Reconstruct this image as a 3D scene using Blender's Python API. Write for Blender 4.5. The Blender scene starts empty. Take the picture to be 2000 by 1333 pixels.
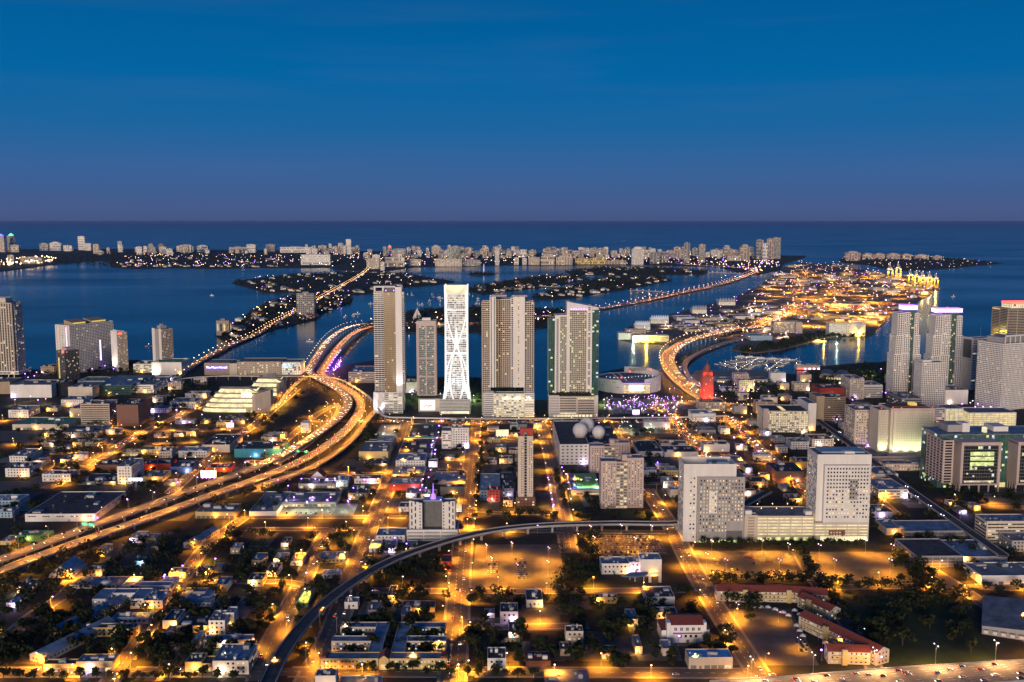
import bpy, math, random
import numpy as np
from mathutils import Vector
R = math.radians
sc = bpy.context.scene
col = sc.collection
rnd = random.Random(7)

# ------------------------------------------------------------------ camera
CAM_H, FPX, CX, CY, HORIZ = 320.0, 1944.0, 1000.0, 666.5, 433.0
PITCH = math.atan((CY - HORIZ) / FPX)
cam_data = bpy.data.cameras.new('camera')
cam_data.sensor_width = 36.0
cam_data.lens = 36.0 * FPX / 2000.0
cam_data.clip_start, cam_data.clip_end = 1.0, 1.0e6
cam = bpy.data.objects.new('camera', cam_data)
col.objects.link(cam)
cam.location = (0, 0, CAM_H)
cam.rotation_euler = (math.pi / 2 - PITCH, 0, 0)
sc.camera = cam

# ------------------------------------------------------------------ dusk sky: blue overhead, violet band at the horizon
world = bpy.data.worlds.new('World')
sc.world = world
world.use_nodes = True
wn, wl = world.node_tree.nodes, world.node_tree.links
wn.clear()
w_out = wn.new('ShaderNodeOutputWorld')
w_bg = wn.new('ShaderNodeBackground')
w_tc = wn.new('ShaderNodeTexCoord')
w_sep = wn.new('ShaderNodeSeparateXYZ')
w_ramp = wn.new('ShaderNodeValToRGB')
wl.new(w_tc.outputs['Generated'], w_sep.inputs[0])
wl.new(w_sep.outputs['Z'], w_ramp.inputs['Fac'])
stops = [(0.0, (.062, .094, .225)), (.012, (.062, .104, .252)), (.045, (.043, .122, .312)), (.09, (.012, .130, .348)),
         (.14, (.001, .128, .360)), (.20, (.0005, .108, .320)), (.45, (.004, .060, .225)), (1.0, (.004, .045, .180))]
cr = w_ramp.color_ramp
while len(cr.elements) < len(stops):
    cr.elements.new(0.5)
for e, (p, c) in zip(cr.elements, stops):
    e.position = p
    e.color = (*c, 1)
# faint thin cloud low in the sky
w_map = wn.new('ShaderNodeMapping')
w_map.inputs['Scale'].default_value = (2.2, 2.2, 26.0)
w_noise = wn.new('ShaderNodeTexNoise')
w_noise.inputs['Scale'].default_value = 1.6
w_noise.inputs['Detail'].default_value = 5.0
w_cr = wn.new('ShaderNodeMapRange')
w_cr.inputs['From Min'].default_value, w_cr.inputs['From Max'].default_value = .52, .80
w_cr.inputs['To Max'].default_value = .06
w_mix = wn.new('ShaderNodeMix')
w_mix.data_type = 'RGBA'
w_mix.inputs['B'].default_value = (.16, .16, .34, 1)
wl.new(w_tc.outputs['Generated'], w_map.inputs['Vector'])
wl.new(w_map.outputs['Vector'], w_noise.inputs['Vector'])
wl.new(w_noise.outputs['Fac'], w_cr.inputs['Value'])
wl.new(w_cr.outputs['Result'], w_mix.inputs['Factor'])
wl.new(w_ramp.outputs['Color'], w_mix.inputs['A'])
wl.new(w_mix.outputs['Result'], w_bg.inputs['Color'])
w_bg.inputs['Strength'].default_value = 1.0
wl.new(w_bg.outputs['Background'], w_out.inputs['Surface'])

# the afterglow of the set sun, low in the west behind the camera: broad, warm, weak
sun_d = bpy.data.lights.new('sun', 'SUN')
sun_d.energy = 4.2
sun_d.angle = R(24)
sun_d.color = (1.0, .80, .61)
sun = bpy.data.objects.new('sun', sun_d)
col.objects.link(sun)
sun.rotation_euler = (R(85.5), 0, R(-14))      # 4.5 degrees above the western horizon
sun.location = (0, -500, 600)

sc.view_settings.view_transform = 'Standard'
sc.view_settings.look = 'None'
sc.view_settings.exposure = 0.0
sc.view_settings.gamma = 1.0
sc.view_settings.use_curve_mapping = False
sc.cycles.max_bounces = 4
sc.cycles.diffuse_bounces = 2
sc.cycles.glossy_bounces = 2
sc.cycles.transmission_bounces = 2
sc.cycles.caustics_reflective = False
sc.cycles.caustics_refractive = False
sc.cycles.sample_clamp_indirect = 4.0
sc.cycles.use_denoising = True
# ------------------------------------------------------------------ helpers
SP, CP = math.sin(PITCH), math.cos(PITCH)
def ray(px, py):
    x, y = (px - CX) / FPX, (CY - py) / FPX
    return x, CP + y * SP, -SP + y * CP
def G(px, py, z=0.0):
    """photo pixel -> point on the horizontal plane at height z"""
    dx, dy, dz = ray(px, py)
    t = (z - CAM_H) / dz
    return Vector((dx * t, dy * t, z))
def zat(px, py, Y):
    dx, dy, dz = ray(px, py)
    return CAM_H + dz * Y / dy

def tag(o, label=None, cat=None, group=None, kind=None):
    if label: o['label'] = label
    if cat: o['category'] = cat
    if group: o['group'] = group
    if kind: o['kind'] = kind
    return o
def thing(name, label, cat, loc=(0, 0, 0), rz=0.0, group=None):
    o = bpy.data.objects.new(name, None)
    o.empty_display_size = 1.0
    col.objects.link(o)
    o.location = loc
    o.rotation_euler = (0, 0, rz)
    return tag(o, label, cat, group)
def put(name, me, parent=None, loc=None, rz=0.0, scale=None, kind=None):
    o = bpy.data.objects.new(name, me)
    col.objects.link(o)
    if parent: o.parent = parent
    if loc is not None: o.location = loc
    if rz: o.rotation_euler = (0, 0, rz)
    if scale is not None: o.scale = scale if hasattr(scale, '__len__') else (scale,) * 3
    if kind: o['kind'] = kind
    return o
def copy_tree(o, parent=None):
    c = o.copy()
    col.objects.link(c)
    c.parent = parent
    for ch in o.children:
        copy_tree(ch, c)
    return c

class MB:
    """collects shapes and links them as ONE mesh object"""
    def __init__(s):
        s.v, s.f, s.m = [], [], []
    def quad(s, a, b, c, d, m=0):
        n = len(s.v); s.v += [a, b, c, d]; s.f.append((n, n+1, n+2, n+3)); s.m.append(m)
    def tri(s, a, b, c, m=0):
        n = len(s.v); s.v += [a, b, c]; s.f.append((n, n+1, n+2)); s.m.append(m)
    def box(s, x0, x1, y0, y1, z0, z1, m=0, bottom=True):
        n = len(s.v)
        s.v += [(x0,y0,z0),(x1,y0,z0),(x1,y1,z0),(x0,y1,z0),(x0,y0,z1),(x1,y0,z1),(x1,y1,z1),(x0,y1,z1)]
        fs = [(n,n+1,n+5,n+4),(n+1,n+2,n+6,n+5),(n+2,n+3,n+7,n+6),(n+3,n,n+4,n+7),(n+4,n+5,n+6,n+7)]
        if bottom: fs.append((n+3,n+2,n+1,n))
        s.f += fs; s.m += [m] * len(fs)
    def sides(s, x0, x1, y0, y1, z0, z1, m=0):
        n = len(s.v)
        s.v += [(x0,y0,z0),(x1,y0,z0),(x1,y1,z0),(x0,y1,z0),(x0,y0,z1),(x1,y0,z1),(x1,y1,z1),(x0,y1,z1)]
        s.f += [(n,n+1,n+5,n+4),(n+1,n+2,n+6,n+5),(n+2,n+3,n+7,n+6),(n+3,n,n+4,n+7)]; s.m += [m] * 4
    def prism(s, pts, z0, z1, m=0, bottom=False):
        n, k = len(s.v), len(pts)
        z0s = z0 if hasattr(z0, '__len__') else [z0] * k
        z1s = z1 if hasattr(z1, '__len__') else [z1] * k
        s.v += [(p[0], p[1], z) for p, z in zip(pts, z0s)] + [(p[0], p[1], z) for p, z in zip(pts, z1s)]
        for i in range(k):
            j = (i + 1) % k
            s.f.append((n+i, n+j, n+k+j, n+k+i)); s.m.append(m)
        s.f.append(tuple(n + k + i for i in range(k))); s.m.append(m)
        if bottom: s.f.append(tuple(n + i for i in reversed(range(k)))); s.m.append(m)
    def bar(s, a, b, w, h=None, m=0):
        """square bar from a to b"""
        a, b = Vector(a), Vector(b)
        h = w if h is None else h
        d = (b - a).normalized()
        up = Vector((0, 0, 1)) if abs(d.z) < .95 else Vector((1, 0, 0))
        sx = d.cross(up).normalized() * (w / 2)
        sy = sx.cross(d).normalized() * (h / 2)
        n = len(s.v)
        s.v += [tuple(p) for p in (a-sx-sy, a+sx-sy, a+sx+sy, a-sx+sy, b-sx-sy, b+sx-sy, b+sx+sy, b-sx+sy)]
        fs = [(n,n+1,n+5,n+4),(n+1,n+2,n+6,n+5),(n+2,n+3,n+7,n+6),(n+3,n,n+4,n+7),(n,n+3,n+2,n+1),(n+4,n+5,n+6,n+7)]
        s.f += fs; s.m += [m] * 6
    def cyl(s, x, y, z0, z1, r0, r1=None, k=10, m=0, cap=True):
        r1 = r0 if r1 is None else r1
        n = len(s.v)
        for z, r in ((z0, r0), (z1, r1)):
            s.v += [(x + r * math.cos(2*math.pi*i/k), y + r * math.sin(2*math.pi*i/k), z) for i in range(k)]
        for i in range(k):
            j = (i + 1) % k
            s.f.append((n+i, n+j, n+k+j, n+k+i)); s.m.append(m)
        if cap: s.f.append(tuple(n + k + i for i in range(k))); s.m.append(m)
    def ball(s, x, y, z, r, k=8, m=0, rz=None):
        rz = r if rz is None else rz
        n, q = len(s.v), max(3, k // 2)
        s.v.append((x, y, z - rz))
        for j in range(1, q):
            t = math.pi * j / q
            s.v += [(x + r*math.sin(t)*math.cos(2*math.pi*i/k), y + r*math.sin(t)*math.sin(2*math.pi*i/k), z - rz*math.cos(t)) for i in range(k)]
        s.v.append((x, y, z + rz))
        top = n + 1 + (q - 1) * k
        for i in range(k):
            j = (i + 1) % k
            s.f.append((n, n+1+j, n+1+i)); s.m.append(m)
            s.f.append((top, top-k+i, top-k+j)); s.m.append(m)
            for a in range(q - 2):
                b = n + 1 + a * k
                s.f.append((b+i, b+j, b+k+j, b+k+i)); s.m.append(m)
    def mesh(s, name, mats, smooth=False):
        me = bpy.data.meshes.new(name)
        me.from_pydata(s.v, [], s.f)
        for m in (mats if isinstance(mats, (list, tuple)) else [mats]):
            me.materials.append(m)
        if any(s.m): me.polygons.foreach_set('material_index', s.m)
        if smooth: me.polygons.foreach_set('use_smooth', [True] * len(s.f))
        me.update()
        return me
    def build(s, name, mats, parent=None, kind=None, smooth=False, **kw):
        if not s.f: return None
        return put(name, s.mesh(name, mats, smooth), parent, kind=kind, **kw)

# ------------------------------------------------------------------ materials
MATS = {}
def mat(name, c, rough=.7, var=.18, scale=.25, metal=0.0, spec=.3, c2=None, stretch=None, coat=0.0):
    """plain surface with procedural mottling between c and c2"""
    m = bpy.data.materials.new(name)
    m.use_nodes = True
    nt = m.node_tree
    b = nt.nodes['Principled BSDF']
    b.inputs['Roughness'].default_value = rough
    b.inputs['Metallic'].default_value = metal
    b.inputs['Specular IOR Level'].default_value = spec
    c2 = c2 or tuple(v * (1 - 2.2 * var) for v in c)
    tc = nt.nodes.new('ShaderNodeTexCoord')
    mp = nt.nodes.new('ShaderNodeMapping')
    st = stretch or (1, 1, 1)
    mp.inputs['Scale'].default_value = tuple(scale * s for s in st)
    nz = nt.nodes.new('ShaderNodeTexNoise')
    nz.inputs['Scale'].default_value = 1.0
    nz.inputs['Detail'].default_value = 6.0
    nz.inputs['Roughness'].default_value = .65
    mr = nt.nodes.new('ShaderNodeMapRange')
    mr.inputs['From Min'].default_value, mr.inputs['From Max'].default_value = .34, .66
    mx = nt.nodes.new('ShaderNodeMix')
    mx.data_type = 'RGBA'
    mx.inputs['A'].default_value = (*c2, 1)
    mx.inputs['B'].default_value = (*c, 1)
    L = nt.links.new
    L(tc.outputs['Object'], mp.inputs['Vector']); L(mp.outputs['Vector'], nz.inputs['Vector'])
    L(nz.outputs['Fac'], mr.inputs['Value']); L(mr.outputs['Result'], mx.inputs['Factor'])
    L(mx.outputs['Result'], b.inputs['Base Color'])
    MATS[name] = m
    return m
def glow(name, c, strength, base=(.1, .1, .1), var=0.0, scale=.4):
    """something that gives off light; var makes lit windows differ from one another"""
    m = bpy.data.materials.new(name)
    m.use_nodes = True
    nt = m.node_tree
    b = nt.nodes['Principled BSDF']
    b.inputs['Base Color'].default_value = (*base, 1)
    b.inputs['Emission Color'].default_value = (*c, 1)
    b.inputs['Emission Strength'].default_value = strength
    if var:
        tc = nt.nodes.new('ShaderNodeTexCoord')
        wnz = nt.nodes.new('ShaderNodeTexNoise')
        wnz.inputs['Scale'].default_value = scale
        wnz.inputs['Detail'].default_value = 3
        mr = nt.nodes.new('ShaderNodeMapRange')
        mr.inputs['From Min'].default_value, mr.inputs['From Max'].default_value = .35, .65
        mr.inputs['To Min'].default_value, mr.inputs['To Max'].default_value = strength * (1 - var), strength * (1 + var)
        nt.links.new(tc.outputs['Object'], wnz.inputs['Vector'])
        nt.links.new(wnz.outputs['Fac'], mr.inputs['Value'])
        nt.links.new(mr.outputs['Result'], b.inputs['Emission Strength'])
    m.cycles.emission_sampling = 'NONE'
    MATS[name] = m
    return m
W = {}
def defs():
    st = (1, 1, .18)
    W['white'] = mat('white_paint', (.74, .70, .67), .6, .07, .12, stretch=st)
    W['cream'] = mat('cream_stucco', (.62, .53, .44), .75, .08, .12, stretch=st)
    W['beige'] = mat('beige_stucco', (.50, .41, .33), .8, .09, .12, stretch=st)
    W['tan'] = mat('tan_stucco', (.38, .29, .20), .8, .1, .15, stretch=st)
    W['yellow'] = mat('yellow_stucco', (.62, .46, .20), .8, .08, .15, stretch=st)
    W['grey'] = mat('grey_concrete', (.36, .34, .34), .85, .1, .15, stretch=st)
    W['dgrey'] = mat('dark_grey_concrete', (.16, .155, .16), .85, .12, .2)
    W['pink'] = mat('pink_concrete', (.52, .41, .38), .8, .08, .12, stretch=st)
    W['brick'] = mat('brown_brick', (.23, .12, .09), .85, .12, .5)
    W['rust'] = mat('rust_cladding', (.19, .085, .05), .8, .15, .3)
    W['red'] = mat('red_paint', (.42, .05, .035), .6, .1, .3)
    W['blue'] = mat('blue_paint', (.05, .11, .36), .6, .1, .3)
    W['teal'] = mat('teal_paint', (.03, .25, .33), .6, .1, .3)
    W['green'] = mat('green_paint', (.06, .22, .13), .7, .1, .3)
    W['lblue'] = mat('pale_blue_stucco', (.30, .42, .52), .7, .08, .2)
    W['rwhite'] = mat('white_roof_membrane', (.46, .50, .54), .8, .26, .10)
    W['rgrey'] = mat('grey_gravel_roof', (.24, .25, .27), .9, .27, .09)
    W['rdark'] = mat('dark_tar_roof', (.085, .086, .095), .9, .27, .12)
    W['rblue'] = mat('blue_roof_coating', (.19, .28, .40), .75, .26, .12)
    W['rbright'] = mat('bright_blue_roof', (.05, .30, .70), .6, .12, .3)
    W['rred'] = mat('red_clay_tile', (.27, .065, .045), .8, .14, .6)
    W['rgreen'] = mat('green_roof_coating', (.12, .33, .20), .8, .14, .12)
    W['rteal'] = mat('teal_metal_roof', (.02, .22, .30), .5, .1, .3)
    W['metal'] = mat('grey_metal', (.33, .34, .35), .45, .1, .4, metal=.6)
    W['dmetal'] = mat('dark_metal', (.07, .07, .075), .5, .12, .4, metal=.5)
    W['glass'] = mat('window_glass', (.020, .026, .032), .10, .2, .2, spec=.6)
    W['gglass'] = mat('green_glass', (.05, .13, .115), .10, .2, .15, spec=.6)
    W['bglass'] = mat('bronze_glass', (.24, .18, .075), .18, .12, .2, spec=.6)
    W['lglass'] = mat('pale_glass', (.20, .25, .25), .12, .25, .15, spec=.6)
    W['wood'] = mat('wooden_pole', (.20, .16, .13), .85, .12, 1.0)
    W['warm'] = glow('warm_window', (1, .66, .28), .85, var=.5, scale=.23)
    W['pale'] = glow('pale_window', (1, .84, .55), .6, var=.5, scale=.2)
    W['cool'] = glow('cool_window', (.75, .92, 1), .8, var=.5, scale=.25)
    W['lime'] = glow('lime_window', (.85, .95, .33), .8, var=.4, scale=.2)
    W['garage'] = glow('garage_glow', (1, .80, .38), .85, var=.35, scale=.15)
    W['ivory'] = glow('ivory_glow', (1, .88, .52), 1.0, var=.25, scale=.08)
    W['screen'] = glow('white_screen', (.92, .96, 1), 1.9)
    W['violet'] = glow('violet_neon', (.34, .12, 1), 2.2)
    W['pviolet'] = glow('violet_lamp', (.42, .17, 1.0), 12.0)
    W['lampw'] = glow('white_lamp', (.85, .84, 1.0), 8.0)
    W['lampo'] = glow('sodium_lamp', (1, .62, .30), 9.0)
    W['lampp'] = glow('pink_lamp', (1, .50, .72), 8.0)
    W['lampr'] = glow('red_lamp', (1, .06, .03), 5.0)
    W['lampg'] = glow('green_lamp', (.1, 1, .45), 3.0)
    W['lampb'] = glow('blue_lamp', (.12, .12, 1), 4.0)
    W['head'] = glow('car_headlight', (1, .86, .78), 7.0)
    W['tail'] = glow('car_tail_light', (1, .07, .03), 4.0)
    W['bark'] = mat('bark', (.075, .052, .038), .9, .15, 1.0)
    W['leaf'] = mat('dark_leaves', (.036, .044, .018), .8, .28, .5, spec=.1)
    W['leaf2'] = mat('olive_leaves', (.052, .052, .020), .8, .28, .5, spec=.1)
    W['leaf3'] = mat('deep_green_leaves', (.022, .040, .018), .8, .28, .5, spec=.1)
defs()

# ------------------------------------------------------------------ lamps that really light the place
LIGHTS = {}
def light_data(key, kind, c, e, size=.4, cone=150, blend=.8):
    if key not in LIGHTS:
        d = bpy.data.lights.new(key, kind)
        d.color, d.energy = c, e
        d.shadow_soft_size = size
        if kind == 'SPOT':
            d.spot_size, d.spot_blend = R(cone), blend
        LIGHTS[key] = d
    return LIGHTS[key]
SODIUM = (1.0, .35, .018)
def bulb(parent, loc, key, kind, c, e, size=.4, cone=150, blend=.8, rot=(0, 0, 0)):
    o = bpy.data.objects.new('bulb', light_data(key, kind, c, e, size, cone, blend))
    col.objects.link(o)
    o.parent = parent
    o.location = loc
    o.rotation_euler = rot
    return o
# ------------------------------------------------------------------ water and land
def water_mat():
    m = bpy.data.materials.new('bay_water')
    m.use_nodes = True
    nt = m.node_tree
    b = nt.nodes['Principled BSDF']
    b.inputs['Base Color'].default_value = (.002, .017, .052, 1)
    b.inputs['Roughness'].default_value = .24
    b.inputs['IOR'].default_value = 1.33
    b.inputs['Specular IOR Level'].default_value = .30
    tc = nt.nodes.new('ShaderNodeTexCoord')
    mp = nt.nodes.new('ShaderNodeMapping')
    mp.inputs['Scale'].default_value = (.012, .03, .02)
    n1 = nt.nodes.new('ShaderNodeTexNoise'); n1.inputs['Scale'].default_value = 1.0; n1.inputs['Detail'].default_value = 7
    n2 = nt.nodes.new('ShaderNodeTexNoise'); n2.inputs['Scale'].default_value = .05; n2.inputs['Detail'].default_value = 3
    bp = nt.nodes.new('ShaderNodeBump'); bp.inputs['Strength'].default_value = .35; bp.inputs['Distance'].default_value = 1.2
    mr = nt.nodes.new('ShaderNodeMapRange')
    mr.inputs['From Min'].default_value, mr.inputs['From Max'].default_value = .3, .7
    mr.inputs['To Min'].default_value, mr.inputs['To Max'].default_value = .11, .26
    L = nt.links.new
    L(tc.outputs['Object'], mp.inputs['Vector'])
    L(mp.outputs['Vector'], n1.inputs['Vector']); L(mp.outputs['Vector'], n2.inputs['Vector'])
    L(n1.outputs['Fac'], bp.inputs['Height']); L(bp.outputs['Normal'], b.inputs['Normal'])
    L(n2.outputs['Fac'], mr.inputs['Value']); L(mr.outputs['Result'], b.inputs['Roughness'])
    return m
wb = MB()
S = 120000.0
wb.quad((-S, -6000, -1.6), (S, -6000, -1.6), (S, S, -1.6), (-S, S, -1.6))
wb.build('water', water_mat(), kind='structure')

W['soil'] = mat('dark_ground', (.040, .036, .028), .95, .25, .035, c2=(.014, .017, .010))
W['isle'] = mat('island_ground', (.05, .047, .035), .95, .25, .03, c2=(.014, .018, .010))
W['asphalt'] = mat('asphalt', (.105, .098, .092), .85, .12, .12)
W['conc'] = mat('road_concrete', (.21, .195, .18), .8, .12, .10)
W['paving'] = mat('pale_paving', (.24, .22, .20), .85, .12, .2)
W['lotmat'] = mat('lot_asphalt', (.13, .12, .11), .85, .2, .06)
W['port'] = mat('port_yard_concrete', (.20, .17, .13), .85, .3, .012)
W['paint'] = mat('road_paint', (.72, .70, .66), .6, .1, .4)
W['grass'] = mat('mown_grass', (.035, .055, .020), .95, .2, .06)

def land(name, px, m, z0=-3.0, z1=0.0, dense=True):
    pts = [G(*p)[:2] for p in px]
    b = MB()
    b.prism(pts, z0, z1)
    return b.build(name, m, kind='structure')
SHORE = [(-260,738),(0,722),(45,722),(95,722),(185,707),(250,703),(352,706),(372,716),(470,716),(585,720),(604,728),(652,724),(672,714),(735,703),
         (800,735),(945,738),(1038,742),(1040,781),(1112,782),(1160,764),(1172,728),(1235,716),(1304,724),(1345,744),(1380,729),(1500,727),(1560,732),
         (1600,716),(1680,709),(1745,707),(1800,716),(1885,707),(2060,706),(2500,700)]
mpts = [G(*p)[:2] for p in SHORE]
b = MB()
b.prism(mpts + [(5000, 1200), (3500, -900), (-3500, -900), (-3600, 1500)][0:4], -3.0, 0.0)
mainland = b.build('ground', W['soil'], kind='structure')

ISLANDS = {
 'port_island': [(1207,661),(1214,648),(1240,632),(1310,614),(1360,602),(1400,590),(1450,574),(1480,560),(1503,543),(1530,524),(1560,514),(1630,516),(1690,528),(1745,540),(1810,534),(1838,546),(1832,565),(1800,585),(1770,600),(1740,616),(1703,654),(1690,657),(1640,656),(1600,662),(1570,672),(1520,684),(1470,690),(1430,684),(1450,660),(1400,660),(1320,668),(1300,672),(1240,669)],
 'residence_island': [(1638,511),(1650,502),(1690,497),(1760,500),(1840,504),(1900,509),(1962,514),(1900,520),(1850,525),(1780,530),(1720,524),(1700,518),(1660,515)],
 'beach_island': [(-300,550),(0,531),(50,525),(100,518),(180,511),(212,509),(216,523),(262,526),(330,524),(420,526),(500,524),(585,524),(645,523),(655,528),(720,530),(748,531),(800,523),(870,521),(1000,519),(1150,518),(1262,518),(1325,520),(1400,521),(1440,532),(1475,538),(1525,527),(1530,516),(1572,503),(1575,500),(1400,498),(1000,495),(600,490),(250,487),(-300,486)],
 'garden_island': [(452,553),(470,548),(560,537),(700,532),(800,536),(888,550),(850,557),(790,561),(735,573),(690,576),(600,571),(520,573),(500,567)],
 'causeway_island': [(420,655),(440,640),(480,615),(510,598),(560,580),(640,573),(690,583),(682,592),(640,607),(618,622),(612,626),(540,642),(500,656),(440,667)],
 'park_island': [(700,640),(722,628),(790,612),(870,600),(1000,600),(1110,605),(1170,597),(1176,604),(1120,625),(1060,641),(950,649),(850,651),(735,648)],
 'palm_island': [(1038,580),(1075,568),(1150,548),(1200,540),(1290,540),(1312,548),(1250,560),(1170,573),(1120,582),(1060,586)],
 'round_island': [(912,569),(930,560),(1000,548),(1060,540),(1130,539),(1149,546),(1110,553),(1060,561),(1010,567),(940,574)],
 'star_island': [(1103,531),(1180,522),(1300,524),(1388,530),(1370,537),(1230,538),(1120,538)],
 'monument_island': [(914,536),(925,533),(960,533),(968,536),(940,538)],
}
for nm, px in ISLANDS.items():
    land(nm, px, W['port'] if nm == 'port_island' else W['isle'], z1=.6 if nm != 'monument_island' else 1.2)

# ------------------------------------------------------------------ roads
def smooth(pts, step=12.0):
    P = [Vector(p) for p in pts]
    P = [P[0] * 2 - P[1]] + P + [P[-1] * 2 - P[-2]]
    out = []
    for i in range(1, len(P) - 2):
        p0, p1, p2, p3 = P[i-1], P[i], P[i+1], P[i+2]
        n = max(1, int((p2 - p1).length / step))
        for k in range(n):
            t = k / n
            out.append(.5 * ((2*p1) + (p2-p0)*t + (2*p0-5*p1+4*p2-p3)*t*t + (3*p1-p0-3*p2+p3)*t*t*t))
    out.append(P[-2])
    return out
def path(px, z=0.0, step=12.0):
    return smooth([G(p[0], p[1], p[2] if len(p) > 2 else z) for p in px], step)
def normals(P):
    N = []
    for i in range(len(P)):
        t = P[min(i+1, len(P)-1)] - P[max(i-1, 0)]
        t.z = 0
        t.normalize()
        N.append(Vector((-t.y, t.x, 0)))       # left of travel
    return N
def strip(mb, P, o0, o1, dz, m=0, keep=None):
    N = normals(P)
    for i in range(len(P) - 1):
        if keep and not keep(P[i], N[i], (o0 + o1) / 2): continue
        a, b_ = P[i] + N[i]*o0, P[i] + N[i]*o1
        c, d = P[i+1] + N[i+1]*o1, P[i+1] + N[i+1]*o0
        z = Vector((0, 0, dz))
        mb.quad(tuple(a+z), tuple(d+z), tuple(c+z), tuple(b_+z), m)
def wallstrip(mb, P, o0, o1, z0, z1, m=0):
    """solid strip between offsets o0<o1 and heights z0<z1 relative to the path"""
    N = normals(P)
    n = len(mb.v)
    for p, q in zip(P, N):
        for o, z in ((o0, z0), (o1, z0), (o1, z1), (o0, z1)):
            r = p + q * o
            mb.v.append((r.x, r.y, p.z + z))
    for i in range(len(P) - 1):
        for k in range(4):
            j = (k + 1) % 4
            mb.f.append((n+4*i+k, n+4*i+4+k, n+4*i+4+j, n+4*i+j)); mb.m.append(m)
    mb.f.append((n, n+1, n+2, n+3)); mb.m.append(m)
    e = n + 4 * (len(P) - 1)
    mb.f.append((e+3, e+2, e+1, e)); mb.m.append(m)
def along(P, step, start=0.0):
    """points and left normals every step metres"""
    N = normals(P)
    d, nxt, out = 0.0, start, []
    for i in range(len(P) - 1):
        L = (P[i+1] - P[i]).length
        while nxt <= d + L and L > 0:
            t = (nxt - d) / L
            out.append((P[i].lerp(P[i+1], t), N[i].lerp(N[i+1], t).normalized()))
            nxt += step
        d += L
    return out

STREETS = []      # (path, width, name)
def street(px, w, key):
    STREETS.append((path(px), w, key))
street([(200,1352),(290,1225),(350,1140),(400,1070),(447,1032),(475,1012)], 11, 'west avenue')
street([(-60,1330),(0,1262),(60,1205),(125,1162),(175,1108)], 10, 'far left avenue')
street([(505,1330),(520,1278),(545,1226),(572,1175),(588,1142),(620,1072),(645,1034)], 14, 'curved avenue')
street([(595,1345),(650,1235),(690,1122),(712,1058),(737,1000),(765,928),(785,860),(796,824)], 17, 'main avenue')
street([(882,1345),(893,1200),(900,1100),(910,1000),(920,900),(928,818)], 17, 'centre avenue')
street([(1055,818),(1066,860),(1078,905),(1098,1000),(1112,1080)], 15, 'plaza avenue')
street([(1300,800),(1345,852),(1392,905),(1412,925)], 14, 'east avenue')
street([(1425,815),(1440,832),(1485,880),(1545,930),(1600,985)], 17, 'traffic avenue')
street([(1395,862),(1432,905),(1475,945)], 9, 'slip road')
street([(1262,955),(1310,1028),(1342,1090),(1385,1165),(1435,1245),(1500,1345)], 15, 'station avenue')
street([(1170,812),(1205,850),(1222,875)], 10, 'short avenue')
street([(1560,1080),(1595,1140),(1640,1200),(1690,1275),(1710,1310)], 9, 'palm walk')
street([(1775,1065),(1800,1100),(1870,1145),(1950,1200),(2060,1290)], 10, 'warehouse avenue')
street([(330,965),(390,912),(450,862),(492,834),(545,790),(580,760)], 12, 'terrace avenue')
street([(90,955),(165,920),(240,866),(300,835),(360,808),(420,778)], 12, 'arts avenue')
street([(545,872),(585,838),(622,808),(655,792)], 9, 'ramp road')
street([(-60,1314),(200,1313),(600,1313),(1000,1313),(1500,1316)], 13, 'front street')
street([(660,1153),(900,1155),(1100,1155),(1345,1153)], 9, 'second street')
street([(-40,1138),(60,1140),(180,1138),(330,1140),(420,1137),(560,1137),(590,1142)], 7, 'lane street')
street([(480,1034),(640,1034),(735,1033),(900,1036),(1300,1040)], 8, 'rail street')
street([(470,1011),(720,1010),(795,1010)], 8, 'north rail street')
street([(540,924),(640,924),(770,926),(900,926)], 8, 'warehouse street')
street([(590,823),(720,823),(1000,826),(1330,824),(1500,823)], 14, 'boulevard')
street([(60,886),(235,885),(330,873)], 8, 'yard street')
street([(250,843),(420,841),(520,832)], 8, 'theatre street')
street([(0,822),(110,820),(250,842)], 8, 'hall street')
street([(880,1222),(1000,1225),(1150,1222)], 8, 'house street')
street([(1100,943),(1265,945),(1330,943)], 8, 'court street')
street([(1190,857),(1345,862),(1400,864)], 9, 'club street')
street([(0,868),(130,867)], 8, 'studio street')
street([(100,913),(330,908),(450,907)], 8, 'storage street')
street([(300,866),(430,866),(540,868)], 8, 'kiosk street')
street([(800,858),(920,858),(1065,860)], 8, 'school street')
street([(900,1000),(1000,1003),(1098,1004)], 7, 'tower street')
street([(1345,903),(1450,903),(1520,905)], 8, 'market street')
street([(1860,978),(1930,990),(2060,992)], 11, 'court avenue')
street([(1880,1060),(1960,1062),(2060,1062)], 9, 'yard road')
street([(1600,1148),(1760,1145),(1810,1143),(2060,1152)], 9, 'field street')
street([(1260,800),(1330,785),(1450,790),(1560,800)], 12, 'bay boulevard')
street([(1600,860),(1640,900),(1700,960),(1760,1015)], 9, 'metro avenue')

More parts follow.
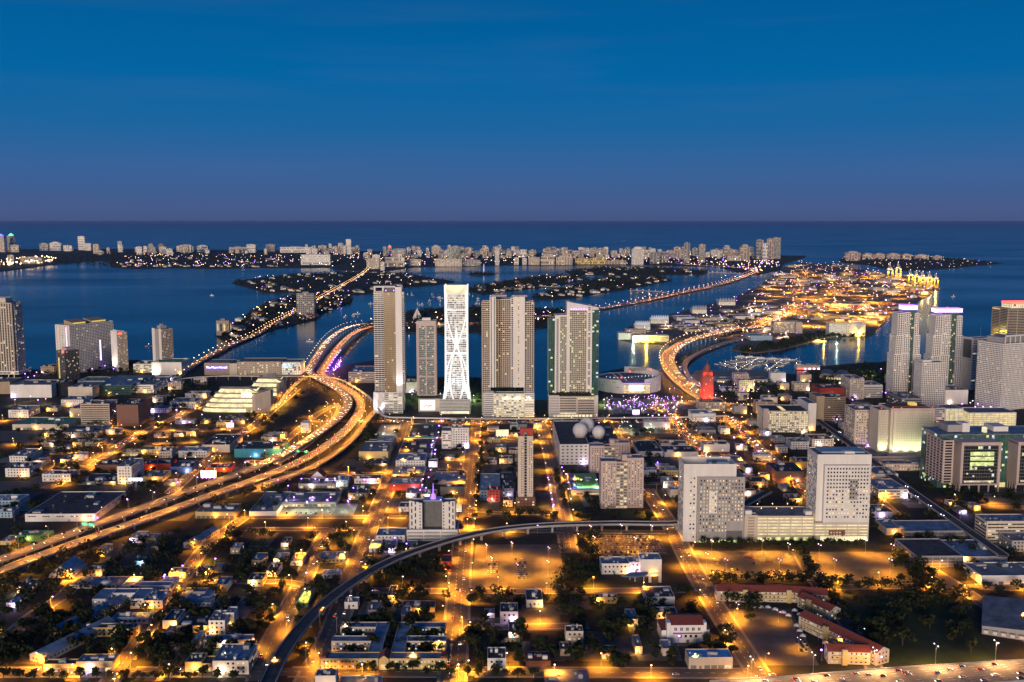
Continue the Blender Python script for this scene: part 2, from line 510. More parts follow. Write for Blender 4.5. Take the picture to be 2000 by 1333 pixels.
def near_street(p, skip=None, pad=0.0):
    for P, w, k in STREETS:
        if k == skip: continue
        for q in P:
            dx, dy = p.x - q.x, p.y - q.y
            if dx*dx + dy*dy < (w/2 + pad + 3) ** 2: return True
    return False
for i, (P, w, key) in enumerate(STREETS):
    b = MB()
    strip(b, P, -w/2, w/2, .03 + .008 * i)
    b.build('road', W['asphalt'], kind='structure')
    b = MB()
    for s in (-1, 1):
        ok = lambda p, n, o: not near_street(p + n * o, key, 1.0)
        N = normals(P)
        for j in range(len(P) - 1):
            if not ok(P[j], N[j], s * (w/2 + 1.3)): continue
            seg = [P[j], P[j+1]]
            nn = [N[j], N[j+1]]
            a, c = sorted((s * (w/2 + .02), s * (w/2 + 2.4)))
            q = [seg[0] + nn[0]*a, seg[1] + nn[1]*a, seg[1] + nn[1]*c, seg[0] + nn[0]*c]
            b.prism([(v.x, v.y) for v in q], 0.0, .16)
    b.build('pavement', W['paving'], kind='structure')
    if w >= 11:
        b = MB()
        for p, n in along(P, 9.0):
            t = Vector((n.y, -n.x, 0))
            z = .045 + .008 * i
            for o in ((-.0,) if w < 15 else (-w/6, w/6)):
                c = p + n * o
                q = [c - t*1.8 - n*.14, c + t*1.8 - n*.14, c + t*1.8 + n*.14, c - t*1.8 + n*.14]
                b.quad(*[(v.x, v.y, z) for v in q])
        b.build('lane_marking', W['paint'], kind='structure')

# lots and lawns: flat sheets
def lot(px, m, z=.02, name='parking_lot'):
    b = MB()
    pts = [G(*p) for p in px]
    n = len(pts)
    b.v += [(p.x, p.y, z) for p in pts]
    b.f.append(tuple(range(n)) if (pts[1]-pts[0]).cross(pts[2]-pts[1]).z > 0 else tuple(reversed(range(n))))
    b.m.append(0)
    return b.build(name, m, kind='structure')
lot([(918,1150),(930,1064),(1092,1064),(1106,1150)], W['lotmat'])
lot([(1148,1084),(1142,1044),(1286,1046),(1306,1084)], W['lotmat'], .021)
lot([(1372,1132),(1352,1076),(1548,1076),(1580,1132)], W['lotmat'], .022)
lot([(1600,1136),(1572,1078),(1752,1078),(1792,1136)], W['lotmat'], .023)
lot([(536,1010),(552,984),(700,984),(688,1010)], W['paving'], .02)
lot([(1190,810),(1200,778),(1330,782),(1400,806)], W['lotmat'], .02, 'arena_plaza')
lot([(1328,862),(1302,824),(1370,824),(1420,862)], W['lotmat'], .021)
lot([(1190,855),(1180,828),(1300,828),(1330,855)], W['asphalt'], .019)
lot([(730,855),(745,830),(785,830),(772,855)], W['paving'], .02)
lot([(1500,722),(1360,724),(1340,748),(1520,752)], W['paving'], .02, 'bayside_plaza')
lot([(1375,762),(1362,745),(1480,745),(1510,768)], W['lotmat'], .03)
lot([(480,836),(520,806),(640,806),(600,836)], W['soil'], .018, 'vacant_lot')
lot([(855,918),(860,882),(912,882),(908,918)], W['lotmat'], .02)
lot([(746,1003),(756,976),(795,976),(793,1003)], W['lotmat'], .02)
lot([(940,940),(944,860),(1010,858),(1008,940)], W['lotmat'], .02)
lot([(1255,925),(1250,893),(1370,896),(1390,925)], W['lotmat'], .02)
lot([(0,862),(0,842),(130,842),(110,862)], W['lotmat'], .02)
lot([(80,905),(120,888),(232,890),(205,908)], W['lotmat'], .02)
lot([(1700,1302),(1628,1160),(1840,1160),(1960,1290)], W['grass'], .02, 'lawn')
lot([(640,1060),(662,1036),(700,1036),(690,1060)], W['grass'], .02, 'lawn')
lot([(1420,1300),(1400,1190),(1545,1190),(1600,1300)], W['lotmat'], .02, 'courtyard')
lot([(1640,960),(1610,900),(1700,900),(1760,960)], W['asphalt'], .019, 'yard')
lot([(1120,990),(1108,925),(1118,925),(1160,990)], W['paving'], .019, 'plaza')
lot([(1100,1010),(1080,930),(1112,930),(1150,1010)], W['grass'], .020, 'lawn')
lot([(800,790),(798,738),(1036,744),(1036,790)], W['grass'], .018, 'park_lawn')

# ------------------------------------------------------------------ elevated roads
def deck(name, P, w, m, th=1.3, rail=.9, cols=0.0, colw=1.8, two=False, label=None, cat=None, railm=None, kind=None, marks=(), z_col=0.0):
    b = MB()
    wallstrip(b, P, -w/2, w/2, -th, 0)
    root = b.build(name, m)
    if kind: tag(root, kind=kind)
    else: tag(root, label, cat)
    for s in (-1, 1):
        b = MB()
        a, c = sorted((s * (w/2 + .01), s * (w/2 + .4)))
        wallstrip(b, P, a, c, -th * .6, rail)
        b.build('barrier', railm or W['grey'], root)
    if marks:
        b = MB()
        for o in marks:
            for p, n in along(P, 12.0):
                t = Vector((n.y, -n.x, 0))
                c = p + n * o
                q = [c - t*2 - n*.18, c + t*2 - n*.18, c + t*2 + n*.18, c - t*2 + n*.18]
                b.quad(*[(v.x, v.y, v.z + .02) for v in q])
        b.build('lane_marking', W['paint'], root)
    if cols:
        cm = {}
        for p, n in along(P, cols, cols / 2):
            h = p.z - th - z_col
            if h < 1.5: continue
            k = round(h * 2)
            if k not in cm:
                q = MB()
                q.box(-colw/2, colw/2, -colw/2, colw/2, -k/2 - .1, -.8)
                q.box(-colw/2 - .6, colw/2 + .6, -w*.38, w*.38, -.8, .02)
                cm[k] = q.mesh('column', W['grey'])
            o = put('column', cm[k], root, (p.x, p.y, p.z - th))
            o.rotation_euler = (0, 0, math.atan2(n.y, n.x) - math.pi / 2)
    return root
HA = path([(-90,1130,7),(0,1094,7),(100,1056,7),(200,1020,7),(300,984,7),(400,948,7),(500,912,7),(570,878,7),(630,840,6),(668,808,5),(680,785,4),(667,766,4),(640,749,6),(614,735,8),(603,724,10)])
HB = path([(-90,1152,7),(0,1116,7),(100,1078,7),(200,1043,7),(300,1008,7),(400,972,7),(500,936,7),(590,899,7),(650,862,6),(690,824,5),(704,795,4),(697,775,4),(672,757,5),(648,744,7),(630,733,9),(626,726,10)])
deck('elevated_highway', HA, 14.5, W['conc'], cols=32, kind='structure', marks=(-3.6, 0, 3.6))
deck('elevated_highway', HB, 14.5, W['conc'], cols=32, kind='structure', marks=(-3.6, 0, 3.6))
RA = path([(540,906,6),(600,868,4),(645,828,2.5),(662,800,1.2),(655,788,.8)])
RB = path([(520,945,6.5),(610,912,5),(672,874,4),(706,838,2.5),(722,815,1.0),(738,800,.6)])
RC = path([(600,735,7),(585,745,5),(560,768,2),(540,792,.5)])
for P_, w_ in ((RA, 8), (RB, 9), (RC, 7)):
    deck('highway_ramp', P_, w_, W['conc'], cols=30, kind='structure')
# twin bridge over the bay
BA = path([(603,724,10),(622,692,14),(645,662,15),(672,643,12),(700,635,6),(735,632,2),(800,631,1.2),(900,632,1.2)])
BB = path([(626,726,10),(648,694,14),(670,668,15),(690,652,12),(712,642,6),(740,637,2),(800,636,1.2),(900,637,1.2)])
deck('bay_bridge', BA, 17, W['conc'], th=1.8, cols=38, kind='structure', marks=(-3.6, 0, 3.6), z_col=-2.5)
deck('bay_bridge', BB, 17, W['conc'], th=1.8, cols=38, kind='structure', marks=(-3.6, 0, 3.6), z_col=-2.5)
CW = path([(900,634,1.3),(1000,625,1.3),(1110,612,1.6),(1170,603,3),(1250,589,4),(1330,572,4),(1400,557,4),(1440,545,4),(1472,532,3),(1470,527,3),(1440,523,2),(1395,520,1.5),(1320,515,1.5)], step=30)
deck('causeway', CW, 30, W['asphalt'], th=1.4, cols=60, kind='structure', z_col=-2.5)
VC = path([(352,732,2),(380,712,3),(410,695,4),(452,673,4),(498,655,2),(540,630,1.5),(585,606,1.5),(635,579,1.5),(665,562,1.5),(700,542,1.5),(716,530,2),(725,520,1.6)], step=25)
deck('causeway', VC, 17, W['asphalt'], th=1.2, cols=40, kind='structure', z_col=-2.5)
PB = path([(1430,803,.5),(1395,788,1.5),(1352,762,5),(1318,732,10),(1304,708,14),(1310,688,17),(1338,669,18),(1385,654,16),(1440,643,9),(1485,637,3),(1520,620,1),(1560,600,1)])
deck('port_bridge', PB, 30, W['conc'], th=2.0, cols=36, colw=2.4, kind='structure', marks=(-9, -4.5, 4.5, 9), z_col=-2.5)
PB2 = path([(1370,756,2),(1345,735,3),(1338,716,4),(1348,700,4),(1375,684,4),(1420,668,3.5),(1475,655,1.5)])
deck('rail_bridge', PB2, 9, W['grey'], th=1.2, cols=22, kind='structure', z_col=-2.5)
for q in ([(1062,560,3),(1135,561,3)], [(1230,567,3),(1302,571,3)], [(1382,532,3),(1446,535,3)]):
    deck('island_bridge', path(q, step=30), 9, W['paving'], th=1.5, cols=30, kind='structure', z_col=-2.5)
# metro viaduct curving through the neighbourhood
MR = path([(505,1375,8),(530,1320,8),(553,1275,8),(592,1222,8),(642,1172,8),(703,1128,8),(762,1096,8),(824,1072,8),(905,1048,8),(985,1033,8),(1080,1025,8),(1200,1022,8),(1332,1021,8),(1420,1000,8),(1500,960,8)])
deck('metro_viaduct', MR, 9.5, W['rdark'], th=1.6, rail=1.1, cols=26, colw=2.0, railm=W['grey'], kind='structure')
b = MB()
for o in (-3.1, -1.6, 1.6, 3.1):
    wallstrip(b, MR, o - .08, o + .08, 0.01, .16)
b.build('rail', W['dmetal'], kind='structure')
MT = path([(1585,812,8),(1640,852,8),(1700,898,8),(1770,952,8),(1850,1008,8),(1960,1085,8)])
deck('metro_viaduct', MT, 9.5, W['rdark'], th=1.6, rail=1.1, cols=26, colw=2.0, kind='structure')
# slim people mover beam
P1 = path([(300,762,9),(345,742,9),(420,735,9),(520,735,9),(620,736,9),(662,741,9),(690,755,9),(720,775,9),(740,800,9),(752,813,9),(800,816,9),(1000,818,9),(1330,815,9),(1420,812,9)], step=8)
deck('people_mover_beam', P1, 3.2, W['white'], th=1.0, rail=.4, cols=24, colw=1.1, railm=W['white'], kind='structure')
# motorway at the lower right
MW = path([(1400,1352,6),(1560,1342,6),(1750,1326,6),(2000,1310,6),(2150,1300,6)])
deck('motorway', MW, 30, W['conc'], th=1.5, rail=1.0, cols=30, kind='structure', marks=(-10.5, -7, -3.5, 3.5, 7, 10.5))
# ------------------------------------------------------------------ building kit
GRID = R(1.0)       # the street grid runs a touch left of the view axis
def faces(Wd, D):
    """the four walls: start corner, direction, outward normal, length"""
    h = Wd / 2
    return [((-h, 0), (1, 0), (0, -1), Wd), ((h, 0), (0, 1), (1, 0), D),
            ((h, D), (-1, 0), (0, 1), Wd), ((-h, D), (0, -1), (-1, 0), D)]
def fbox(mb, F, u0, u1, d0, d1, z0, z1, m=0):
    (ox, oy), (ux, uy), (nx, ny), L = F
    xs = [ox + ux*u + nx*d for u in (u0, u1) for d in (d0, d1)]
    ys = [oy + uy*u + ny*d for u in (u0, u1) for d in (d0, d1)]
    mb.box(min(xs), max(xs), min(ys), max(ys), z0, z1, m)
def parapet(mb, Wd, D, z, h, t=.35, m=0, x0=None):
    w = Wd / 2
    mb.box(-w, w, 0, t, z, z + h, m); mb.box(-w, w, D - t, D, z, z + h, m)
    mb.box(-w, -w + t, t, D - t, z, z + h, m); mb.box(w - t, w, t, D - t, z, z + h, m)
def facade(pier, slab, lit, F, z0, z1, bay, flo, pw=.35, sh=.3, pd=.35, sd=.3, litf=.15, nl=2, rr=rnd, m=0, ms=0, trim=0.0, glassq=None):
    """piers and floor edges standing proud of the glazing, lit panes between them"""
    L = F[3]
    n = max(1, round(L / bay)); bw = L / n
    k = max(1, round((z1 - z0) / flo)); fh = (z1 - z0) / k
    if pier is not None:
        for i in range(n + 1):
            c = i * bw
            a, b_ = max(0.02, c - bw*pw/2), min(L - .02, c + bw*pw/2)
            if b_ - a > .05: fbox(pier, F, a, b_, 0, pd, z0, z1, m)
    if slab is not None:
        for j in range(k + 1):
            c = z0 + j * fh
            a, b_ = max(z0, c - fh*sh/2), min(z1 + .01, c + fh*sh/2)
            fbox(slab, F, trim, L - trim, .001, sd, a, b_, ms)
    if lit is not None:
        for i in range(n):
            for j in range(k):
                if rr.random() < litf:
                    fbox(lit, F, i*bw + bw*pw/2 + .02, (i+1)*bw - bw*pw/2 - .02, .004, .04, z0 + j*fh + fh*sh/2 + .02, z0 + (j+1)*fh - fh*sh/2 - .02, rr.randrange(nl))
def punched(mb, F, z0, z1, bay, flo, ww, wh, litf=.2, u0=0.0, u1=None, sill=.35, rr=rnd, nl=2):
    """small separate windows: framed boxes; slot 0 dark glass, 1.. lit"""
    u1 = F[3] if u1 is None else u1
    L = u1 - u0
    n = int(L / bay); k = max(1, int((z1 - z0) / flo + .3))
    if n < 1: return
    e = (L - n * bay) / 2
    fh = (z1 - z0) / k
    for i in range(n):
        for j in range(k):
            c = u0 + e + (i + .5) * bay
            zz = z0 + j * fh + fh * sill
            m = 0 if rr.random() > litf else 1 + rr.randrange(nl)
            fbox(mb, F, c - ww/2, c + ww/2, .002, .06, zz, zz + wh, m)
def rooftop(root, Wd, D, z, n, rr, m=None, big=.22):
    for i in range(n + (int(Wd * D / 130) if n and Wd * D < 1300 else 6 if n else 0)):
        w, d, h = rr.uniform(.06, big) * Wd, rr.uniform(.08, big) * D, rr.uniform(1.2, 3.2)
        w, d = max(1.2, min(w, 9)), max(1.2, min(d, 9))
        if i >= n: w, d, h = rr.uniform(.9, 2.0), rr.uniform(.9, 2.2), rr.uniform(.6, 1.3)
        if w > Wd - 2 or d > D - 2: continue
        x, y = rr.uniform(-.5, .5) * (Wd - w - 3), D/2 + rr.uniform(-.5, .5) * (D - d - 3)
        b = MB(); b.box(x - w/2, x + w/2, y - d/2, y + d/2, z - .02, z + h)
        b.build('rooftop_unit', m or W[rr.choice(['metal', 'grey', 'white', 'rwhite'])], root)
def place(x0, x1, yb, yt, yr, rz=GRID):
    """front edge pixels + roofline -> base point, width, depth, height"""
    a, b_ = G(x0, yb), G(x1, yb)
    Y = (a.y + b_.y) / 2
    Wd = (b_.x - a.x) / math.cos(rz)
    H = zat((x0 + x1) / 2, yt, Y)
    D = -yr if yr < 0 else max(4.0, G((x0+x1)/2, yr, H).y - Y)
    return Vector(((a.x + b_.x)/2, Y, 0)), Wd, D, H

def block(x0, x1, yb, yt, yr, label, wall='white', roof='rgrey', win='p', litf=.15, cat='building', name='low_building', group=None,
          rz=GRID, flo=3.4, bay=3.6, units=2, para=.8, seed=None, litm=None, trimm=None, base=None, dims=None):
    rr = random.Random(seed if seed is not None else int(x0 * 31 + yb * 7))
    P, Wd, D, H = place(x0, x1, yb, yt, yr, rz) if dims is None else dims
    if base is not None: P = base
    root = thing(name, label, cat, P, rz, group)
    ph = min(para, H * .15)
    b = MB(); b.sides(-Wd/2, Wd/2, 0, D, 0, H - ph)
    parapet(b, Wd, D, H - ph, ph)
    wl_ = b.build('wall', W[wall], root)
    b = MB(); b.box(-Wd/2 + .05, Wd/2 - .05, .05, D - .05, H - ph - .4, H - ph - .01)
    ro = b.build('roof', W[roof], root)
    if trimm:
        b = MB()
        for F in faces(Wd, D): fbox(b, F, -.1, F[3] + .1, .003, .18 if F[2][0] == 0 else .16, H - .55, H + .05)
        b.build('trim', W[trimm], root)
    lits = [W[k] for k in (litm or ['warm', 'pale'])]
    if win == 'p':
        b = MB()
        for F in faces(Wd, D): punched(b, F, .2, H - ph, bay, flo, bay*.42, min(1.5, flo*.45), litf, u0=.8, u1=F[3] - .8, rr=rr, nl=len(lits))
        b.build('window', [W['glass']] + lits, root, kind='stuff')
    elif win == 'b':          # ribbon windows
        b = MB()
        for F in faces(Wd, D):
            k = max(1, int(H / flo))
            for j in range(k):
                n = max(1, int(F[3] / 4))
                for i in range(n):
                    fbox(b, F, 1 + (F[3]-2)*i/n + .1, 1 + (F[3]-2)*(i+1)/n - .1, .002, .06, j*flo + 1.2, j*flo + 2.5, 0 if rr.random() > litf else 1 + rr.randrange(len(lits)))
        b.build('window', [W['glass']] + lits, root, kind='stuff')
    elif win == 's':          # shopfront: big openings at ground level
        b = MB()
        F = faces(Wd, D)[0]
        n = max(2, int(Wd / 5))
        for i in range(n):
            if rr.random() < .8:
                fbox(b, F, 1 + (Wd-2)*i/n + .4, 1 + (Wd-2)*(i+1)/n - .4, .002, .08, .1, min(2.8, H*.6), 0 if rr.random() > litf else 1 + rr.randrange(len(lits)))
        b.build('shopfront', [W['dgrey']] + lits, root, kind='stuff')
    elif win == 'h':          # high slots under the eaves
        b = MB()
        for F in faces(Wd, D):
            n = max(2, int(F[3] / 14))
            for i in range(n):
                c = F[3] * (i + .5) / n
                for q in (-2.7, 0, 2.7): fbox(b, F, c + q - 1.1, c + q + 1.1, .002, .06, H*.6, H*.6 + 1.1, 0)
        b.build('window', [W['glass']], root, kind='stuff')
    if win in 'psh' and win:
        b = MB(); x = rr.uniform(-.3, .3) * Wd
        b.box(x - .9, x + .9, -.09, .0, 0, min(2.3, H*.7))
        b.build('door', W[rr.choice(['brick', 'dgrey', 'teal', 'metal'])], root)
    rooftop(ro, Wd, D, H - ph, units, rr)
    if rr.random() < .7:
        b = MB(); x = rr.uniform(-.45, .45) * Wd; z = min(3.2, H*.7)
        b.box(x - .35, x + .35, -.75, -.02, z, z + .4)
        lk = rr.choice(['lampo', 'lampo', 'lampo', 'lampp', 'pviolet'])
        b.build('wall_lamp', W[lk], root)
        if P.y < 2300: bulb(root, (x, -1.3, z), 'wall ' + lk, 'POINT', {'lampo': (1, .45, .06), 'lampp': (1, .72, .5), 'pviolet': (.72, .55, 1)}[lk], 4600, .3)
    return root, Wd, D, H

def gable(x0, x1, yb, yt, length, label, wall='white', roof='rgrey', rz=GRID, cat='house', name='house', group=None, ridge='y', pitch=.35, win=True, litf=.1):
    """pitched roof; ridge 'y' shows its gable to the camera"""
    P, Wd, D, H = place(x0, x1, yb, yt, -length, rz)
    rr = random.Random(int(x0 * 17 + yb))
    root = thing(name, label, cat, P, rz, group)
    span = Wd if ridge == 'y' else D
    rise = span / 2 * pitch
    e = max(2.0, H - (rise if ridge == 'y' else rise))
    h = Wd / 2
    b = MB(); b.sides(-h, h, 0, D, 0, e)
    if ridge == 'y':
        b.tri((-h, 0, e), (h, 0, e), (0, 0, e + rise)); b.tri((h, D, e), (-h, D, e), (0, D, e + rise))
    else:
        b.tri((-h, D, e), (-h, 0, e), (-h, D/2, e + rise)); b.tri((h, 0, e), (h, D, e), (h, D/2, e + rise))
    b.build('wall', W[wall], root)
    b = MB(); o, t = .5, .25
    if ridge == 'y':
        k = rise / h
        for s in (-1, 1):
            p = [(s*(h+o), -o, e - o*k), (0, -o, e + rise), (0, D+o, e + rise), (s*(h+o), D+o, e - o*k)]
            q = [(x, y, z + t) for x, y, z in p]
            if s > 0: p, q = p[::-1], q[::-1]
            b.quad(*q); b.quad(*p[::-1])
            for i in range(4): b.quad(p[i], p[(i+1) % 4], q[(i+1) % 4], q[i])
    else:
        k = rise / (D/2)
        for s, y0 in ((-1, -o), (1, D + o)):
            p = [(-h-o, y0, e - o*k), (h+o, y0, e - o*k), (h+o, D/2, e + rise), (-h-o, D/2, e + rise)]
            q = [(x, y, z + t) for x, y, z in p]
            if s > 0: p, q = p[::-1], q[::-1]
            b.quad(*q); b.quad(*p[::-1])
            for i in range(4): b.quad(p[i], p[(i+1) % 4], q[(i+1) % 4], q[i])
    b.build('roof', W[roof], root)
    if win:
        b = MB()
        for F in faces(Wd, D): punched(b, F, .2, e, 3.6, 3.2, 1.3, 1.3, litf, u0=.6, u1=F[3]-.6, rr=rr)
        b.build('window', [W['glass'], W['warm'], W['pale']], root, kind='stuff')
        b = MB(); b.box(.4, 1.5, -.09, 0, 0, 2.2)
        b.build('door', W['brick'], root)
    return root, Wd, D, H

def tower(x0, x1, yb, yt, D, label, core='glass', wall='white', bay=3.2, flo=3.3, pw=.3, sh=.3, pd=.35, sd=.3, litf=.12, lits=('warm', 'pale'), slabm=None,
          rz=GRID, dims=None, zb=0.0, roof='rgrey', cat='tower', name='apartment_tower', group=None, crown=2.5, seed=None, units=3, root=None, off=(0, 0), side=None):
    """storeyed tower: glazed core, piers, floor edges, lit panes, roof with plant"""
    rr = random.Random(seed if seed is not None else int(x0 * 13 + yb * 3 + yt))
    P, Wd, _, H = place(x0, x1, yb, yt, -D, rz) if dims is None else dims
    P = Vector((P.x, P.y, zb))
    if root is None: root = thing(name, label, cat, Vector((P.x, P.y, 0)), rz, group)
    H = H - crown
    zo = zb
    pier, slab, lit, body = MB(), MB(), MB(), MB()
    body.sides(-Wd/2, Wd/2, 0, D, zo, H)
    for i, F in enumerate(faces(Wd, D)):
        kw = dict(bay=bay, flo=flo, pw=pw, sh=sh, pd=pd, sd=sd, litf=litf, nl=len(lits), rr=rr)
        if side and i in (1, 3): kw.update(side)
        facade(pier if kw['pw'] > 0 else None, slab if kw['sh'] > 0 else None, lit, F, zo, H, **kw)
    for b, nm, mm, kd in ((body, 'glazing', W[core], None), (pier, 'pier', W[wall], 'stuff'), (slab, 'floor_edge', W[slabm or wall], 'stuff'),
                          (lit, 'lit_window', [W[k] for k in lits], 'stuff')):
        o = b.build(nm, mm, root, kind=kd, loc=(off[0], off[1], 0))
    b = MB(); b.box(-Wd/2 - .1, Wd/2 + .1, -.1, D + .1, H + .001, H + .5)
    parapet(b, Wd + .2, D + .2, H + .5, max(.5, crown - .5))
    o = b.build('roof', W[wall], root, loc=(off[0], off[1] - .1 + .1, 0))
    b = MB(); b.box(-Wd/2 + .3, Wd/2 - .3, .4, D - .3, H + .49, H + .52)
    b.build('roof_deck', W[roof], root, loc=(off[0], off[1], 0))
    for i in range(units):
        w, d, h = rr.uniform(.15, .4)*Wd, rr.uniform(.15, .4)*D, rr.uniform(1.5, 5)
        x, y = rr.uniform(-.5, .5)*(Wd - w - 2), D/2 + rr.uniform(-.5, .5)*(D - d - 2)
        b = MB(); b.box(x - w/2, x + w/2, y - d/2, y + d/2, H + .5, H + .5 + h)
        b.build('rooftop_unit', W[rr.choice(['grey', 'white', 'metal'])], root, loc=(off[0], off[1], 0))
    return root, Wd, D, H + crown
def extra(root, nm, m, fn, kind=None, **kw):
    """one more part of a thing: fn fills the mesh collector"""
    b = MB(); fn(b)
    return b.build(nm, W[m] if isinstance(m, str) else m, root, kind=kind, **kw)
def text_part(root, txt, size, loc, rot, m, name='lettering', ext=.08):
    c = bpy.data.curves.new(name, 'FONT')
    c.body, c.size, c.align_x, c.align_y, c.extrude, c.resolution_u = txt, size, 'CENTER', 'CENTER', ext, 2
    o = bpy.data.objects.new(name, c)
    dg = bpy.context.evaluated_depsgraph_get()
    col.objects.link(o)
    dg.update()
    me = bpy.data.meshes.new_from_object(o.evaluated_get(dg))
    bpy.data.objects.remove(o)
    me.materials.clear(); me.materials.append(m)
    o = put(name, me, root, loc)
    o.rotation_euler = rot
    return o
# ------------------------------------------------------------------ the landmark buildings
class Site:
    def __init__(s, cx, yb, label, cat, name, rz=GRID, group=None):
        s.P = G(cx, yb); s.cx, s.yb, s.rz = cx, yb, rz
        s.root = thing(name, label, cat, s.P, rz, group)
    def x(s, px):
        if isinstance(px, str): return float(px)          # already metres
        return (G(px, s.yb).x - s.P.x) / math.cos(s.rz)
    def z(s, py): return zat(s.cx, py, s.P.y)
def section(S, px0, px1, y0, y1, pyt, z0=0.0, core='glass', wall='white', slabm=None, bay=3.2, flo=3.3, pw=.3, sh=.3, pd=.35, sd=.3, litf=.12,
            lits=('warm', 'pale'), roof='rgrey', par=1.2, which=(0, 1, 2, 3), blank=False, side=None, seed=1):
    """one upright piece of a tower between two photo columns"""
    rr = random.Random(int(float(px0) * 7 + float(px1)) + seed)
    a, b_ = S.x(px0), S.x(px1)
    Wd, D, H = b_ - a, y1 - y0, (S.z(pyt) if pyt > 0 else -pyt) - par
    at = dict(loc=((a + b_)/2, y0, 0))
    body, pier, slab, lit = MB(), MB(), MB(), MB()
    body.sides(-Wd/2, Wd/2, 0, D, z0, H)
    if not blank:
        for i, F in enumerate(faces(Wd, D)):
            if i not in which: continue
            kw = dict(bay=bay, flo=flo, pw=pw, sh=sh, pd=pd, sd=sd, litf=litf, nl=len(lits), rr=rr)
            if side and i in (1, 3): kw.update(side)
            facade(pier if kw['pw'] > 0 else None, slab if kw['sh'] > 0 else None, lit, F, z0, H, **kw)
    body.build('wall' if blank else 'glazing', W[wall if blank else core], S.root, **at)
    pier.build('pier', W[wall], S.root, 'stuff', **at)
    slab.build('floor_edge', W[slabm or wall], S.root, 'stuff', **at)
    lit.build('lit_window', [W[k] for k in lits], S.root, 'stuff', **at)
    q = MB(); e = .05
    q.box(-Wd/2 - e, Wd/2 + e, -e, D + e, H + .001, H + .3)
    parapet(q, Wd + 2*e, D + e, H + .301, par - .3)
    q.build('roof', W[wall], S.root, **at)
    q = MB(); q.box(-Wd/2 + .45, Wd/2 - .45, .45, D - .45, H + .29, H + .34)
    q.build('roof_deck', W[roof], S.root, **at)
    return a, b_, H + par
def boxpart(S, nm, m, px0, px1, y0, y1, z0, z1):
    b = MB(); b.box(S.x(px0), S.x(px1), y0, y1, z0, z1)
    return b.build(nm, W[m], S.root)
def beacons(S, pts, m='lampr', r=.55):
    b = MB()
    for px, y, z in pts: b.ball(S.x(px), y, z, r, 6)
    b.build('beacon', W[m], S.root, 'stuff')
def flood(x, y, z, aim, c, e, label, m='lampw', group='facade floodlights', cone=70, key=None):
    """a ground floodlight: housing, lens, and the light it throws"""
    t = thing('floodlight', label, 'floodlight', (x, y, z), 0, group)
    b = MB(); b.box(-.5, .5, -.3, .3, 0, .5); b.build('housing', W['dmetal'], t)
    b = MB(); b.box(-.42, .42, -.22, .22, .5, .58); b.build('lens', W[m], t)
    d = Vector(aim) - Vector((x, y, z + .8))
    o = bulb(t, (0, 0, .8), key or f'flood {c} {e}', 'SPOT', c, e, .3, cone, .7)
    o.rotation_euler = d.to_track_quat('-Z', 'Y').to_euler()
    return t

# -- tall bronze and white tower
S = Site(760, 806, 'bronze and white striped tower with a blank white edge, left of the glowing one', 'tower', 'residential_tower')
section(S, 734, 752.5, 1, 30, 569, S.z(766), core='glass', wall='beige', slabm='white', bay=6, pw=.12, sh=.34, sd=1.2, litf=.03)
section(S, 752.5, 775, 0, 29, 571, S.z(766), core='bglass', wall='tan', slabm='tan', bay=2.4, pw=.22, sh=.26, pd=.3, sd=.25, litf=.02)
section(S, 775, 787.5, -.6, 28.6, 561, S.z(766), wall='white', blank=True)
section(S, 787.5, 790.5, 3, 27, 570, S.z(766), core='glass', wall='beige', slabm='white', bay=6, pw=.12, sh=.36, sd=1.3, litf=.03)
for p, q in ((734, 737), (750, 753)): boxpart(S, 'crown_frame', 'white', p, q, 1.2, 29, S.z(569), S.z(562))
boxpart(S, 'crown_frame', 'white', 733.5, 775, .9, 29.2, S.z(562), S.z(559.5))
boxpart(S, 'crown_screen', 'dgrey', 753, 775, 4, 28, S.z(571), S.z(562))
beacons(S, [(757, 1.5, S.z(568)), (772, 1.5, S.z(568))], 'pviolet', .7)
section(S, 752, 787, -8, 36, 765, 0, core='lglass', wall='white', bay=7, pw=.12, sh=.45, sd=.5, litf=.35, lits=('pale', 'garage'))
b = MB()
zz = S.z(765)
xs = [S.x(p) for p in (731, 738, 745, 752)]
for i in range(3):
    for j in range(4):
        z0, z1 = zz * j / 4, zz * (j + 1) / 4
        o = lambda i_, j_: -8 - (1.6 if (i_ + j_) % 2 else 0.0)
        b.tri((xs[i], o(i, j), z0), (xs[i+1], o(i+1, j), z0), (xs[i], o(i, j+1), z1)); b.tri((xs[i+1], o(i+1, j), z0), (xs[i+1], o(i+1, j+1), z1), (xs[i], o(i, j+1), z1))
b.quad((xs[0], -8, 0), (xs[0], -8, zz), (xs[0], 20, zz), (xs[0], 20, 0)); b.quad((xs[0], -8, zz), (xs[3], -8, zz), (xs[3], 20, zz), (xs[0], 20, zz))
b.build('folded_screen_wall', W['white'], S.root)
flood(S.P.x + S.x(740), S.P.y - 22, 0, (S.P.x + S.x(742), S.P.y - 8, 16), (.80, .78, 1), 60000, 'floodlight washing the folded white podium wall')
flood(S.P.x + S.x(781), S.P.y - 12, S.z(765), (S.P.x + S.x(781), S.P.y, S.z(735)), (.9, .86, 1), 60000, 'floodlight on the podium roof below the blank white tower edge', cone=60)

